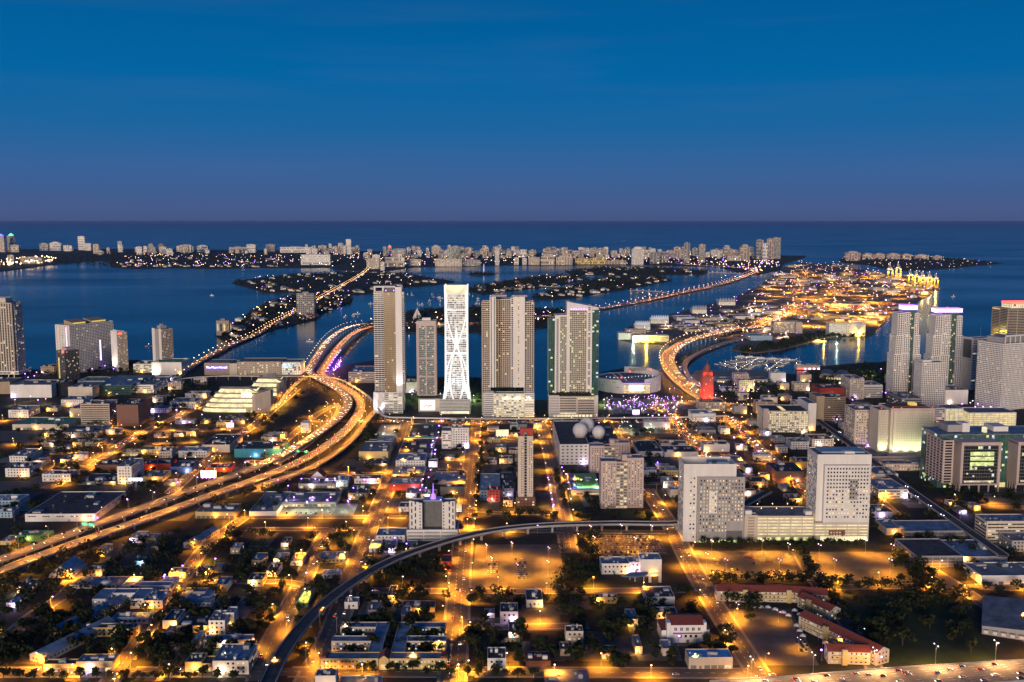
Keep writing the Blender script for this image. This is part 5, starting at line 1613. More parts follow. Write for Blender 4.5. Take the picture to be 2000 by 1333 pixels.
billboard(981, 860, 19, 10, 6, 'cream billboard below the boulevard right of the centre avenue', 'ivory', lamp=False)
billboard(895, 1022, 8, 7, 14, 'small tan billboard right of the hotel', 'garage', lamp=False)
billboard(266, 952, 17, 4, 8, 'low billboard with violet lights beside the storage block', 'screen')
billboard(1242, 812, 12, 8, 2, 'square bright screen at the arena car park', 'screen')
# overhead signs over the highway
def gantry(px, py, z, w, signs, label, rz):
    P = G(px, py, z)
    t = thing('sign_gantry', label, 'road sign', P, rz)
    b = MB(); b.box(-w/2, -w/2 + .5, -.25, .25, -1, 8); b.box(w/2 - .5, w/2, -.25, .25, -1, 8); b.build('post', W['metal'], t, 'stuff')
    b = MB(); b.box(-w/2, w/2, -.3, .3, 6.6, 7.2); b.build('beam', W['metal'], t)
    for x0, x1, m in signs:
        b = MB(); b.box(x0, x1, -.55, -.31, 5.2, 8.8); b.build('sign_panel', W[m], t)
        b = MB(); b.box(x0 + .5, x1 - 1.5, -.6, -.551, 7.5, 7.9); b.box(x0 + .5, x1 - .7, -.6, -.551, 6.5, 6.9); b.build('lettering', W['lampg'], t, 'stuff')
W['signg'] = glow('green_road_sign', (.04, .55, .20), .9)
W['signy'] = glow('yellow_road_sign', (.75, .75, .05), .9)
gantry(176, 1038, 7, 22, [(-9.5, -2, 'signg'), (-1, 6.5, 'signg'), (2.2, 6.4, 'signy')][:2], 'green lit sign gantry over the near highway lanes', R(-18))
gantry(590, 892, 6, 20, [(-8, -3.5, 'signg'), (4, 8.5, 'signg')], 'green lit sign gantry where the highway starts to bend', R(-18))
gantry(708, 832, 4, 12, [(-5, -1, 'signg')], 'small green sign gantry on the ramp near the tall tower', R(-18))

# pitched roofs
gable(95, 143, 1129, 1118, 30, 'pale blue roofed chapel with a lit gable below the highway', 'white', 'rwhite', pitch=.8, name='chapel')
r_, *_ = gable(55, 90, 1294, 1272, 70, 'near half of the long blue gabled hall at the left', 'cream', 'rblue', rz=R(-22), name='hall', cat='building', pitch=.5)
gable(92, 124, 1240, 1222, 72, 'far half of the long blue gabled hall at the left', 'cream', 'rblue', rz=R(-22), name='hall', cat='building', pitch=.5)
gable(358, 378, 1072, 1058, 50, 'long narrow shed with a blue gabled roof in the trees', 'grey', 'rblue', rz=R(-14), name='shed', cat='building')
gable(295, 309, 1077, 1066, 14, 'tiny tan cabin under trees below the highway', 'tan', 'rdark')
gable(607, 633, 937, 921, 18, 'white gabled house with a dark red roof near the supermarket', 'white', 'rred', pitch=.9)
gable(350, 412, 1186, 1174, 12, 'front part of the blue roofed u-shaped flats', 'white', 'rblue', ridge='x', pitch=.2, cat='building', name='flats')
# red roofed church with twin side wings
S = Site(1342, 1256, 'white church hall with a big red tile roof and arched windows', 'church', 'church', R(1))
sx = S.x
H1 = S.z(1221)
b = MB(); b.sides(sx(1308), sx(1376), 0, 22, 0, H1); b.sides(sx(1293), sx(1308), 3, 24, 0, H1*.62); b.sides(sx(1376), sx(1386), 1, 14, 0, H1*.7)
b.box(sx(1302), sx(1309), -.6, 6, 0, H1 + 2); b.box(sx(1374), sx(1379), -.6, 5, 0, H1 + 2)
b.build('wall', W['white'], S.root)
b = MB()
b.quad((sx(1308), -.5, H1), (sx(1376), -.5, H1), (sx(1376), 11, H1 + 3.4), (sx(1308), 11, H1 + 3.4)); b.quad((sx(1376), 22.5, H1), (sx(1308), 22.5, H1), (sx(1308), 11, H1 + 3.4), (sx(1376), 11, H1 + 3.4))
b.tri((sx(1308), 22.5, H1), (sx(1308), -.5, H1), (sx(1308), 11, H1 + 3.4)); b.tri((sx(1376), -.5, H1), (sx(1376), 22.5, H1), (sx(1376), 11, H1 + 3.4))
b.quad((sx(1292), 2.5, H1*.6), (sx(1308.2), 2.5, H1*.72), (sx(1308.2), 24, H1*.72), (sx(1292), 24, H1*.6)); b.quad((sx(1376), .5, H1*.74), (sx(1387), .5, H1*.68), (sx(1387), 14, H1*.68), (sx(1376), 14, H1*.74))
b.box(sx(1314), sx(1371), -.7, -.01, H1*.52, H1*.57)
b.build('roof', W['rred'], S.root)
b = MB()
for i in range(5):
    for q in (-.55, .55):
        x = sx(1319 + 11.5*i) + q
        b.box(x - .4, x + .4, -.06, -.005, H1*.68, H1*.85)
for i in range(4): b.box(sx(1329 + 10*i) - .9, sx(1329 + 10*i) + .9, -.06, -.005, H1*.3, H1*.45)
b.build('window', W['glass'], S.root, 'stuff')
extra(S.root, 'door', 'brick', lambda b: b.box(sx(1340), sx(1346), -.1, -.005, 0, 2.6))
# courtyard apartments, twin blocks with blue roofs
def comb(xl, xr, flip, label):
    S = Site((xl + xr)/2, 1308, label, 'apartment block', 'courtyard_apartments', 0)
    H = S.z(1288) + .6
    f = (lambda v: v) if not flip else (lambda v: (xl + xr) - v)
    def wing(nm, p0, p1, y0, y1, face=True, lit=.3):
        a, b_ = sorted((f(p0), f(p1)))
        Wd = S.x(b_) - S.x(a)
        cx_ = (S.x(a) + S.x(b_)) / 2
        b = MB(); b.sides(-Wd/2, Wd/2, 0, y1 - y0, 0, H - .5); parapet(b, Wd, y1 - y0, H - .5, .5); b.build('wall', W['yellow' if nm == 'front' else 'cream'], S.root, loc=(cx_, y0, 0))
        b = MB(); b.box(-Wd/2 + .05, Wd/2 - .05, .05, y1 - y0 - .05, H - .9, H - .51); b.build('roof', W['rblue'], S.root, loc=(cx_, y0, 0))
        b = MB(); punched(b, faces(Wd, y1 - y0)[0], .3, H - .6, 2.6, 3.2, 1.1, 1.3, lit); b.build('window', [W['glass'], W['warm'], W['cool']], S.root, 'stuff', loc=(cx_, y0, 0))
    wing('front', xl, xr - 1, 0, 11)
    wing('spine', xr - 26, xr, 11.05, 66, False)
    wing('middle', xl + 6, xr - 26.1, 30, 40, lit=.5)
    wing('rear', xl + 12, xr - 26.1, 56, 66)
    b = MB()
    a, b_ = sorted((f(xl), f(xl + 10)))
    b.prism([(S.x(a) - .3, -.3), (S.x(b_), -.3), (S.x(b_), 8), (S.x(a) - .3, 8)], H, [H + 1.6]*4); b.build('corner_roof', W['rred'], S.root)
comb(627, 740, False, 'left half of the blue roofed courtyard apartments on the front street')
comb(760, 872, True, 'right half of the blue roofed courtyard apartments on the front street')
S = Site(750, 1309, 'red gabled gatehouse joining the courtyard apartments', 'gatehouse', 'gatehouse', 0)
b = MB(); h_ = S.z(1288); b.sides(S.x(740.3), S.x(759.7), 0, 12, 0, h_); b.tri((S.x(740.3), 0, h_), (S.x(759.7), 0, h_), (0, 0, h_ + 2.6)); b.build('wall', W['yellow'], S.root)
b = MB(); b.quad((S.x(739), -.6, h_ - .2), (0, -.6, h_ + 3), (0, 14, h_ + 3), (S.x(739), 14, h_ - .2)); b.quad((0, -.6, h_ + 3), (S.x(761), -.6, h_ - .2), (S.x(761), 14, h_ - .2), (0, 14, h_ + 3)); b.build('roof', W['rred'], S.root)
extra(S.root, 'archway', 'warm', lambda b: b.box(-2.2, 2.2, -.1, -.005, 0, 4))
# u-shaped flats of the left neighbourhood
def ushape(x0, x1, yb, yt, yr, label, open_front=True):
    S = Site((x0+x1)/2, yb, label, 'apartment block', 'courtyard_apartments')
    H = S.z(yt); D = max(20, G(x0, yr, H).y - S.P.y); l, r = S.x(x0), S.x(x1); t = (r - l) * .27
    parts = [(l, l + t, 0, D), (r - t, r, 0, D), (l + t + .01, r - t - .01, D*.55, D)] if open_front else [(l, r, 0, D*.45), (l, l + t, D*.45 + .01, D), (r - t, r, D*.45 + .01, D)]
    for a, b_, y0, y1 in parts:
        Wd = b_ - a
        b = MB(); b.sides(-Wd/2, Wd/2, 0, y1-y0, 0, H - .5); parapet(b, Wd, y1-y0, H - .5, .5); b.build('wall', W['white'], S.root, loc=((a+b_)/2, y0, 0))
        b = MB(); b.box(-Wd/2 + .05, Wd/2 - .05, .05, y1-y0-.05, H - .9, H - .51); b.build('roof', W['rblue'], S.root, loc=((a+b_)/2, y0, 0))
        b = MB()
        for F in faces(Wd, y1-y0)[:2]: punched(b, F, .3, H - .6, 3.2, 3.1, 1.2, 1.3, .2)
        b.build('window', [W['glass'], W['warm'], W['pale']], S.root, 'stuff', loc=((a+b_)/2, y0, 0))
ushape(181, 281, 1190, 1170, 1149, 'courtyard flats open to the front with a lit inner yard')
ushape(238, 333, 1157, 1144, 1126, 'blue roofed flats with two rear wings and violet lamps', False)
ushape(350, 411, 1178, 1166, 1148, 'small blue roofed u-shaped flats right of the avenue')
# amber lit red roofed terraces by the palm walk
def terrace(cx, yb, w, d, h, rz, label, ridge='x'):
    P = G(cx, yb)
    t = thing('terrace_house', label, 'apartment block', P, rz)
    b = MB(); b.sides(-w/2, w/2, 0, d, 0, h); rise = d*.26
    b.tri((-w/2, d, h), (-w/2, 0, h), (-w/2, d/2, h + rise)); b.tri((w/2, 0, h), (w/2, d, h), (w/2, d/2, h + rise)); b.build('wall', W['cream'], t)
    b = MB(); o = .5; k = rise/(d/2)
    b.quad((-w/2-o, -o, h - o*k + .15), (w/2+o, -o, h - o*k + .15), (w/2+o, d/2, h + rise + .15), (-w/2-o, d/2, h + rise + .15))
    b.quad((w/2+o, d+o, h - o*k + .15), (-w/2-o, d+o, h - o*k + .15), (-w/2-o, d/2, h + rise + .15), (w/2+o, d/2, h + rise + .15)); b.build('roof', W['rred'], t)
    b = MB()
    for F in faces(w, d): punched(b, F, .2, h, 3.4, 3.0, 1.2, 1.3, .3, u0=.5, u1=F[3]-.5)
    b.build('window', [W['glass'], W['warm'], W['pale']], t, 'stuff')
    b = MB()
    for z in (3.0, 6.0): b.box(-w/2 + 3, w/2 - 3, -1.4, -.02, z - .15, z + .9)
    b.build('gallery', W['yellow'], t)
    b = MB(); b.box(-w*.12 - 2, -w*.12 + 2, -2.2, -.02, 0, h + 2.2); b.build('stair_tower', W['yellow'], t)
terrace(1472, 1176, 62, 13, 9, R(-3), 'left long amber lit terrace with a red roof above the tents')
terrace(1555, 1178, 50, 13, 9, R(-14), 'right long amber lit terrace with a red roof above the tents')
terrace(1588, 1200, 36, 12, 9, R(-62), 'short red roofed terrace turning beside the palm walk')
terrace(1632, 1262, 78, 13, 10, R(-62), 'long red roofed terrace running beside the palm walk')
terrace(1658, 1298, 30, 12, 9.5, R(-4), 'white end house with red roof near the motorway')
wt, wW, wD, wH = gable(1935, 2090, 1254, 1233, 70, 'big grey roofed market warehouse with loading canopy at the right edge', 'grey', 'rgrey', rz=R(-26), name='warehouse', cat='building', pitch=.06, win=False)
for i in range(11):
    x = -wW/2 + wW*(i + .5)/11
    b = MB(); b.box(x - 1.5, x + 1.5, -.12, -.01, .9, 4); b.build('loading_door', W['white'], wt)
    b = MB(); b.box(x - 1.9, x + 1.9, -3.2, -.02, 4.3, 4.6); b.build('awning', W['rwhite'], wt)
# white market tents in the courtyard
tm = None
for i, (px, py) in enumerate([(1440, 1180), (1452, 1180), (1464, 1180), (1500, 1176), (1512, 1176), (1524, 1176), (1472, 1192), (1486, 1192), (1500, 1192), (1514, 1196), (1530, 1202), (1540, 1208), (1552, 1198), (1562, 1206), (1556, 1228), (1562, 1238), (1568, 1248), (1582, 1228), (1590, 1240), (1604, 1250), (1612, 1262), (1620, 1274)]):
    if tm is None:
        q = MB()
        for s in range(4):
            a = R(45 + 90*s); c = R(135 + 90*s)
            q.tri((3.2*math.cos(a), 3.2*math.sin(a), 2.5), (3.2*math.cos(c), 3.2*math.sin(c), 2.5), (0, 0, 4.2))
        tm = q.mesh('canopy', W['white'])
        q = MB()
        for s in range(4): q.cyl(2.9*math.cos(R(45+90*s)), 2.9*math.sin(R(45+90*s)), 0, 2.6, .08, k=4)
        tp = q.mesh('frame', W['metal'])
    t = thing('market_tent', 'white peaked tent in the rows of the courtyard market', 'tent', G(px, py), R(-20 if px > 1500 else 0), 'white tents of the courtyard market')
    put('canopy', tm, t); put('frame', tp, t)
# sports court on its deck
P = G(1146, 955, 9)
# roof markings of the court and goal posts
S = Site(1146, 967, 'blue and green floodlit sports court on the garage roof', 'sports court', 'sports_court', GRID)
hz = place(1117, 1175, 968, 957, 925)[3]
D_ = place(1117, 1175, 968, 957, 925)[2]
b = MB(); b.box(S.x(1117) + .8, S.x(1175) - .8, 1, D_ - 1, hz - .5, hz + .06); b.build('court_surface', W['blue'], S.root)
W['cgreen'] = mat('court_green', (.16, .42, .10), .7, .1, .3)
b = MB(); b.box(S.x(1129), S.x(1172), 5, D_ - 4, hz + .061, hz + .1); b.build('pitch', W['cgreen'], S.root)
b = MB()
for x in (1130, 1150, 1171): b.box(S.x(x) - .12, S.x(x) + .12, 5.2, D_ - 4.2, hz + .101, hz + .12)
b.build('court_marking', W['paint'], S.root)
b = MB()
for y in (D_*.3, D_*.7): b.bar((S.x(1130), y, hz + .1), (S.x(1130), y, hz + 3), .25)
b.build('goal_post', W['white'], S.root, 'stuff')
for i, px in enumerate((1135, 1165)):
    t = thing('court_light', 'floodlight mast at the sports court on the garage roof', 'light', G(px, 952, hz), 0, 'sports court lights')
    b = MB(); b.cyl(0, 0, 0, 9, .15, k=6); b.build('mast', W['metal'], t)
    b = MB(); b.box(-.8, .8, -.3, .3, 9, 9.5); b.build('lamp', W['lampw'], t)
    bulb(t, (0, 0, 8.6), 'court', 'SPOT', (.85, 1, .8), 26000, .5, 150)
# filler blocks on quiet lots, generic roofs
rr = random.Random(99)
def free(px, py, w):
    P = G(px, py)
    if near_street(P, None, 6) or near_street(G(px + w, py), None, 6): return False
    for x0, x1, yb, yr in BUILT:
        if px < x1 + 4 and px + w > x0 - 4 and py > yr - 8 and py < yb + 14: return False
    for Pp in (HA, HB, MR, MT, RA, RB):
        for q in Pp:
            if (q - P).xy.length < 26: return False
    return True
def zone(n, xr, yr_, wr, hr, walls, roofs, what, cat='building', name='low_building', lit=.12):
    k = 0
    for _ in range(n * 30):
        if k >= n: break
        px, py, w = rr.uniform(*xr), rr.uniform(*yr_), rr.uniform(*wr)
        if not free(px, py, w): continue
        P = G(px, py)
        pxm = FPX / (P.y + 1)
        h = rr.uniform(*hr)
        wl_, rf = rr.choice(walls), rr.choice(roofs)
        D = rr.uniform(10, 24)
        BUILT.append((px, px + w, py, py - D * 622080 / (P.y ** 2) - 4))
        col_ = {'white': 'white', 'cream': 'cream', 'beige': 'beige', 'grey': 'grey', 'tan': 'tan', 'yellow': 'ochre', 'pink': 'pink', 'lblue': 'pale blue'}[wl_]
        rfn = {'rgrey': 'grey', 'rdark': 'dark', 'rblue': 'blue', 'rwhite': 'pale', 'rred': 'red'}[rf]
        block(px, px + w, py, py - h * pxm, -D, f'{col_} low block, flat {rfn} roof, {what}', wl_, rf, rr.choice('psp'), lit, cat, name, what, units=2 if w > 22 else 1)
        k += 1
allw, allr = ['white', 'cream', 'beige', 'grey', 'tan', 'yellow', 'pink'], ['rgrey', 'rdark', 'rdark', 'rblue', 'rwhite']
zone(60, (60, 520), (800, 930), (16, 40), (4, 8), allw, allr, 'in the blocks between the theatre and the highway')
zone(40, (690, 1010), (838, 1000), (16, 36), (4, 8), allw, allr, 'in the blocks below the boulevard')
zone(44, (1160, 1760), (845, 985), (16, 40), (4, 9), allw, allr, 'in the blocks right of the domes')
zone(15, (0, 560), (1060, 1290), (14, 30), (3.5, 6), ['cream', 'grey', 'tan', 'tan', 'yellow'], ['rblue', 'rdark', 'rblue', 'rwhite'], 'in the dark neighbourhood at lower left', lit=.2)
zone(10, (680, 1320), (1170, 1300), (14, 30), (3.5, 6), ['white', 'cream', 'tan', 'pink'], ['rblue', 'rdark', 'rgrey'], 'among dark trees at the bottom centre', lit=.2)
zone(30, (1420, 1900), (745, 860), (18, 40), (8, 22), ['white', 'cream', 'beige', 'pink', 'grey'], ['rgrey', 'rdark', 'rblue'], 'in the downtown blocks behind the prison tower', lit=.25)
zone(24, (0, 380), (742, 815), (16, 40), (6, 14), ['white', 'cream', 'grey', 'beige'], ['rgrey', 'rwhite', 'rblue'], 'near the waterfront at the left', lit=.25)
zone(8, (1800, 2000), (985, 1010), (14, 30), (4, 7), allw, allr, 'near the courthouse at the right', lit=.25)
# federal block with a glowing front
S = Site(1528, 845, 'wide cream building with rows of glowing windows and a dark flat roof', 'building', 'office_building', R(-2))
section(S, 1493, 1577, 0, 52, 803, 0, core='dgrey', wall='cream', bay=3.4, pw=.34, sh=.5, flo=3.1, litf=.82, lits=('garage', 'ivory'), roof='rdark', side=dict(litf=.35))
boxpart(S, 'stair_tower', 'pink', 1490, 1500, -1, 6, 0, S.z(799))
boxpart(S, 'roof_lane', 'garage', 1528, 1536, 8, 44, S.z(803) - .8, S.z(803) - .6)

# yards and small car parks that fill the blocks between the buildings
rr = random.Random(303)
Yk = 0
for _ in range(2000):
    if Yk >= 190: break
    zx = rr.choice([(0, 560, 835, 1010), (0, 560, 1050, 1300), (690, 1330, 840, 1010), (690, 1330, 1160, 1300), (1340, 1990, 830, 1000)])
    px, py = rr.uniform(zx[0], zx[1]), rr.uniform(zx[2], zx[3])
    p = G(px, py)
    w, d = rr.uniform(9, 26), rr.uniform(9, 30)
    cs = [p + Vector((a*w, b_*d, 0)) for a, b_ in ((-1, -1), (1, -1), (1, 1), (-1, 1), (0, 0), (0, -1), (0, 1), (-1, 0), (1, 0))]
    if any(near_street(c, None, 1.0) for c in cs): continue
    b = MB(); z = .004 + .0007 * Yk
    b.quad(*[(c.x, c.y, min(z, .145)) for c in cs[:4]])
    b.build('yard', W[rr.choice(['lotmat', 'asphalt', 'asphalt', 'paving', 'grass', 'grass'])], kind='structure'); Yk += 1

# curved canopy and arched gate of the civic centre
P = G(1262, 1136)
t = thing('canopy', 'quarter round blue canopy and white arched gate of the civic centre', 'canopy', P, GRID)
b = MB(); b.prism([(-12, 8)] + [(-12 + 15*math.cos(a*math.pi/16 - math.pi/2) , 8 + 12*math.sin(a*math.pi/16 - math.pi/2)) for a in range(-4, 9)], 5.2, 5.8, bottom=True); b.build('canopy_roof', W['rblue'], t)
for x, y in ((-10, 0), (-2, 1), (-14, 4)):
    b = MB(); b.cyl(x, y, 0, 5.2, .25, k=6); b.build('column', W['white'], t)
b = MB()
for x in (3, 12): b.box(x - 1.2, x + 1.2, -3, -1.6, 0, 6)
for i in range(8):
    a0, a1 = math.pi*i/8, math.pi*(i+1)/8
    b.bar((7.5 + 5*math.cos(a0), -2.3, 5.4 + 3*math.sin(a0)), (7.5 + 5*math.cos(a1), -2.3, 5.4 + 3*math.sin(a1)), 1.2, 1.4)
b.build('arched_gate', W['white'], t)
# ------------------------------------------------------------------ the far beach skyline
def far_tower(x0, x1, yb, yt, label, wall='cream', lit=.18, D=None, cap=None, group=None, name='beach_tower', rnd_=None, steps=1):
    rr = rnd_ or random.Random(int(x0 * 11 + yt))
    a, b_ = G(x0, yb), G(x1, yb)
    Wd = b_.x - a.x
    H = zat((x0+x1)/2, yt, a.y)
    D = D or max(18, min(40, Wd * .6))
    t = thing(name, label, 'building', ((a.x+b_.x)/2, a.y, .6), 0, group)
    b = MB(); b.box(-Wd/2, Wd/2, 0, D, 0, H)
    if steps > 1: b.box(-Wd*.3, Wd*.3, 2, D - 2, H, H * 1.12)
    b.build('wall', W[wall], t)
    b = MB()
    bay, flo = max(6.0, Wd / 14), 6.6
    style = rr.randrange(3)
    for i, F in enumerate(faces(Wd, D)):
        if i == 2: continue
        n, k = max(1, int(F[3] / bay)), max(1, int(H / flo))
        if style == 1: n, k = max(2, int(F[3] / 8)), max(1, int(H / 24))
        if style == 2: n = max(1, int(F[3] / 20))
        for u in range(n):
            for v in range(k):
                fbox(b, F, F[3]*(u+.22)/n, F[3]*(u+.78)/n, .01, .12, H*(v+.3)/k, H*(v+.78)/k, 0 if rr.random() > lit else 1 + rr.randrange(3))
    b.build('window', [W['glass'], W['warm'], W['pale'], W['warm']], t, 'stuff')
    b = MB(); b.box(-Wd*.2, Wd*.15, D*.3, D*.7, H*(1.12 if steps > 1 else 1) + .01, H*(1.12 if steps > 1 else 1) + 5)
    b.build('rooftop_unit', W['grey'], t)
    if cap:
        b = MB(); b.cyl(0, D/2, H + 5, H + 26, Wd*.42, .3, 8); b.build('lit_cap', W[cap], t)
    return t
SKY = """
-6 9 493 462 cream|blue capped tower at the far left edge of the beach|lampb
15 28 492 461 cream|green capped tower near the left end of the beach|lampg
21 37 493 479 cream|squat block in front of the green capped tower
77 94 490 477 white|small stepped block left of the wide white hotel|s
97 119 490 475 white|wide white hotel on the left part of the beach|s
124 141 491 480 white|low white hotel right of the wide one
153 166 489 462 white|lone tall white tower on the left part of the beach
166 178 490 476 white|white block leaning against the lone tall white tower
230 239 489 472 grey|slim pale round-topped tower far at left
290 299 489 477 grey|small tower left of the dark slab
309 320 490 477 dgrey|dark brown slab on the left beach
345 370 492 481 cream|spired cream hotel on the left beach|s
385 406 493 481 white|broad white hotel with a stepped top|s
448 482 494 483 pink|long pink hotel slab
482 499 494 478 white|white slab at the end of the long pink one
519 537 492 478 grey|grey slab behind the canal houses
547 611 494 483 white|very long white apartment row on the beach
622 638 497 480 grey|grey slab with a white rim
676 686 494 468 white|slender tower with a curved glass top
694 702 495 480 grey|short pale tower right of the slender one
757 765 498 484 pink|small block with a red lit top|lampr
770 783 497 486 white|white block right of the red lit one
843 860 498 482 cream|cream hotel with a thin spire|s
873 899 510 485 lglass|greenish glazed slab standing before the beach hotels
904 924 496 485 grey|long grey slab right of the greenish one
967 975 519 484 white|slim white tower right at the water
588 645 518 498 white|broad white waterfront condominium at the canal mouth
716 741 526 506 cream|cream waterfront slab nearest the causeway
727 742 514 498 white|taller white slab behind the cream one
743 751 529 512 white|narrow white block beside the causeway end
752 790 522 503 cream|wide striped waterfront slab
790 822 520 507 cream|lower waterfront slab right of the striped one
850 902 521 506 cream|wide cream waterfront slab opposite the monument
902 938 520 508 grey|grey waterfront slab opposite the monument
1004 1013 518 504 white|slim white waterfront block right of the glowing tower
1020 1029 518 505 white|second slim waterfront block
1032 1054 518 503 cream|cream waterfront slab with pale balconies
1057 1083 518 501 cream|taller cream waterfront slab
1086 1118 518 502 cream|broad cream waterfront slab with a step|s
1123 1153 517 505 yellow|ochre lit waterfront slab
1154 1182 517 504 yellow|second ochre lit waterfront slab
1183 1223 517 509 beige|low long waterfront block
1234 1257 518 487 white|bright white twin tower at the water|s
1257 1265 507 493 cream|cream block right behind the bright white twin tower
1270 1288 516 494 grey|grey waterfront slab right of the twin tower
1288 1306 514 493 grey|second grey waterfront slab
1322 1335 507 492 cream|cream block before the first needle tower
1336 1347 514 475 grey|first of two grey needle towers on the south beach
1365 1377 513 478 grey|second of two grey needle towers on the south beach
1421 1446 510 500 cream|low cream block on the south beach
1446 1464 510 482 beige|beige stepped tower on the south beach|s
1477 1490 507 469 grey|left tower of the tall cluster at the beach tip
1489 1499 509 476 white|front tower of the tall cluster at the beach tip
1497 1511 507 467 pink|pinkish middle tower of the tall cluster at the beach tip
1509 1524 506 465 grey|right tower of the tall cluster at the beach tip
1652 1680 510 494 pink|big pink residence block on the farthest island|s
1685 1706 507 497 pink|first row of pink gabled residences on the farthest island|s
1708 1728 507 497 pink|second row of pink gabled residences on the farthest island|s
1733 1758 507 497 pink|third row of pink gabled residences on the farthest island|s
1762 1781 507 498 pink|fourth row of pink gabled residences on the farthest island|s
1787 1814 507 499 pink|fifth row of pink gabled residences on the farthest island|s
1823 1840 508 501 pink|last row of pink gabled residences on the farthest island|s
15 27 512 499 cream|cream block above the amber lit shore at the far left
40 82 516 503 beige|long beige block above the shore at the far left
423 448 656 627 beige|beige condominium standing in the water by the low causeway
580 614 618 574 grey|grey condominium tower on the causeway island
"""
for ln in SKY.strip().split('\n'):
    a, rest = ln.split('|', 1)
    q = rest.split('|')
    f = a.split()
    far_tower(*(float(v) for v in f[:4]), q[0], f[4], cap=q[1] if len(q) > 1 and q[1] != 's' else None, steps=2 if len(q) > 1 and q[1] == 's' else 1)
rr = random.Random(21)
for i in range(235):
    if i < 180: px = rr.uniform(178, 1260) if i < 90 else rr.uniform(600, 1240)
    else: px = rr.uniform(1240, 1500)
    w = rr.uniform(5, 14)
    yb = rr.uniform(491, 499) if px < 700 else rr.uniform(495, 506)
    wl_ = rr.choice(['cream', 'white', 'pink', 'beige', 'grey', 'white'])
    nm = {'cream': 'cream', 'white': 'white', 'pink': 'pink', 'beige': 'beige', 'grey': 'grey'}[wl_]
    far_tower(px, px + w, yb, yb - rr.uniform(5, 15) * (1.1 if i % 5 else 1.3), f'small {nm} block among the crowded low beach hotels', wl_, .25, group='low hotels along the beach', name='beach_hotel', rnd_=rr)

# ------------------------------------------------------------------ greenery as real leaf clumps
def clump_mesh(name, n, leaf, R_, lobes, seed, flat=.75, mats=None):
    rg = np.random.default_rng(seed)
    lob = rg.normal(0, .42, (lobes, 3)) * (R_, R_, R_*flat*.7)
    lr = rg.uniform(.38, .62, lobes) * R_
    k = rg.integers(0, lobes, n)
    d = rg.normal(0, 1, (n, 3)); d /= np.linalg.norm(d, axis=1)[:, None]
    c = lob[k] + d * (lr[k] * rg.uniform(.65, 1.05, n))[:, None] * (1, 1, flat)
    return quads_at(c, leaf, rg, name, mats)
def quads_at(c, leaf, rg, name, mats=None):
    n = len(c)
    a = rg.normal(0, 1, (n, 3)); a[:, 2] *= .6; a /= np.linalg.norm(a, axis=1)[:, None]
    b = rg.normal(0, 1, (n, 3)); b -= a * (a * b).sum(1)[:, None]; b /= np.linalg.norm(b, axis=1)[:, None]
    s = (leaf * rg.uniform(.55, 1.25, n))[:, None]
    v = np.stack([c - a*s - b*s*.5, c + a*s*.3 - b*s*.8, c + a*s + b*s*.4, c - a*s*.4 + b*s*.7], 1).reshape(-1, 3)
    me = bpy.data.meshes.new(name)
    me.vertices.add(4*n); me.vertices.foreach_set('co', v.astype(np.float32).ravel())
    me.loops.add(4*n); me.loops.foreach_set('vertex_index', np.arange(4*n, dtype=np.int32))
    me.polygons.add(n); me.polygons.foreach_set('loop_start', np.arange(0, 4*n, 4, dtype=np.int32)); me.polygons.foreach_set('loop_total', np.full(n, 4, np.int32))
    for m in (mats or [W['leaf'], W['leaf2'], W['leaf3']]): me.materials.append(m)
    me.polygons.foreach_set('material_index', rg.integers(0, 3, n).astype(np.int32))
    me.update(calc_edges=True)
    return me
def in_poly(x, y, P):
    c = False
    j = len(P) - 1
    for i in range(len(P)):
        if (P[i][1] > y) != (P[j][1] > y) and x < (P[j][0]-P[i][0]) * (y-P[i][1]) / (P[j][1]-P[i][1]) + P[i][0]: c = not c
        j = i
    return c
def canopy(name, px, n, r, seed, z=.6, skip=(), label=None, per=26, leaf=2.2):
    """a wood seen from far: many crowns of leaf clumps in ONE object"""
    P = [tuple(G(*p)[:2]) for p in px]
    rg = np.random.default_rng(seed)
    xs, ys = [p[0] for p in P], [p[1] for p in P]
    cs = []
    tries = 0
    while len(cs) < n and tries < n * 40:
        tries += 1
        x, y = rg.uniform(min(xs), max(xs)), rg.uniform(min(ys), max(ys))
        if not in_poly(x, y, P): continue
        if any(abs(x - q.x) + abs(y - q.y) < s for path_, s in skip for q in path_): continue
        cs.append((x, y))
    cs = np.array(cs)
    m = len(cs)
    rad = rg.uniform(.6, 1.25, m) * r
    d = rg.normal(0, 1, (m, per, 3)); d /= np.linalg.norm(d, axis=2)[:, :, None]
    c = d * rad[:, None, None] * rg.uniform(.5, 1.0, (m, per, 1)) * (1, 1, .7)
    c[:, :, 0] += cs[:, 0, None]; c[:, :, 1] += cs[:, 1, None]; c[:, :, 2] += z + (rad * .95)[:, None]
    c[:, :, 2] = np.maximum(c[:, :, 2], z + .3)
    return put(name, quads_at(c.reshape(-1, 3), leaf, rg, name), kind='stuff')
isl = ISLANDS
canopy('island_trees', isl['garden_island'], 520, 8, 1, skip=[(VC, 22)], per=18, leaf=3.2)
canopy('island_trees', isl['causeway_island'], 460, 7, 2, skip=[(VC, 20)], per=20, leaf=2.8)
canopy('island_trees', isl['park_island'], 420, 7, 3, skip=[(BA, 18), (BB, 18), (CW, 24)], per=20, leaf=2.8)
canopy('island_trees', isl['palm_island'], 380, 8, 4, per=18, leaf=3.2)
canopy('island_trees', isl['round_island'], 380, 8, 5, per=18, leaf=3.2)
canopy('island_trees', isl['star_island'], 330, 9, 6, per=16, leaf=3.6)
canopy('island_trees', isl['residence_island'], 300, 10, 7, per=14, leaf=4)
canopy('island_trees', isl['monument_island'], 40, 6, 8, z=1.2, per=16, leaf=3)
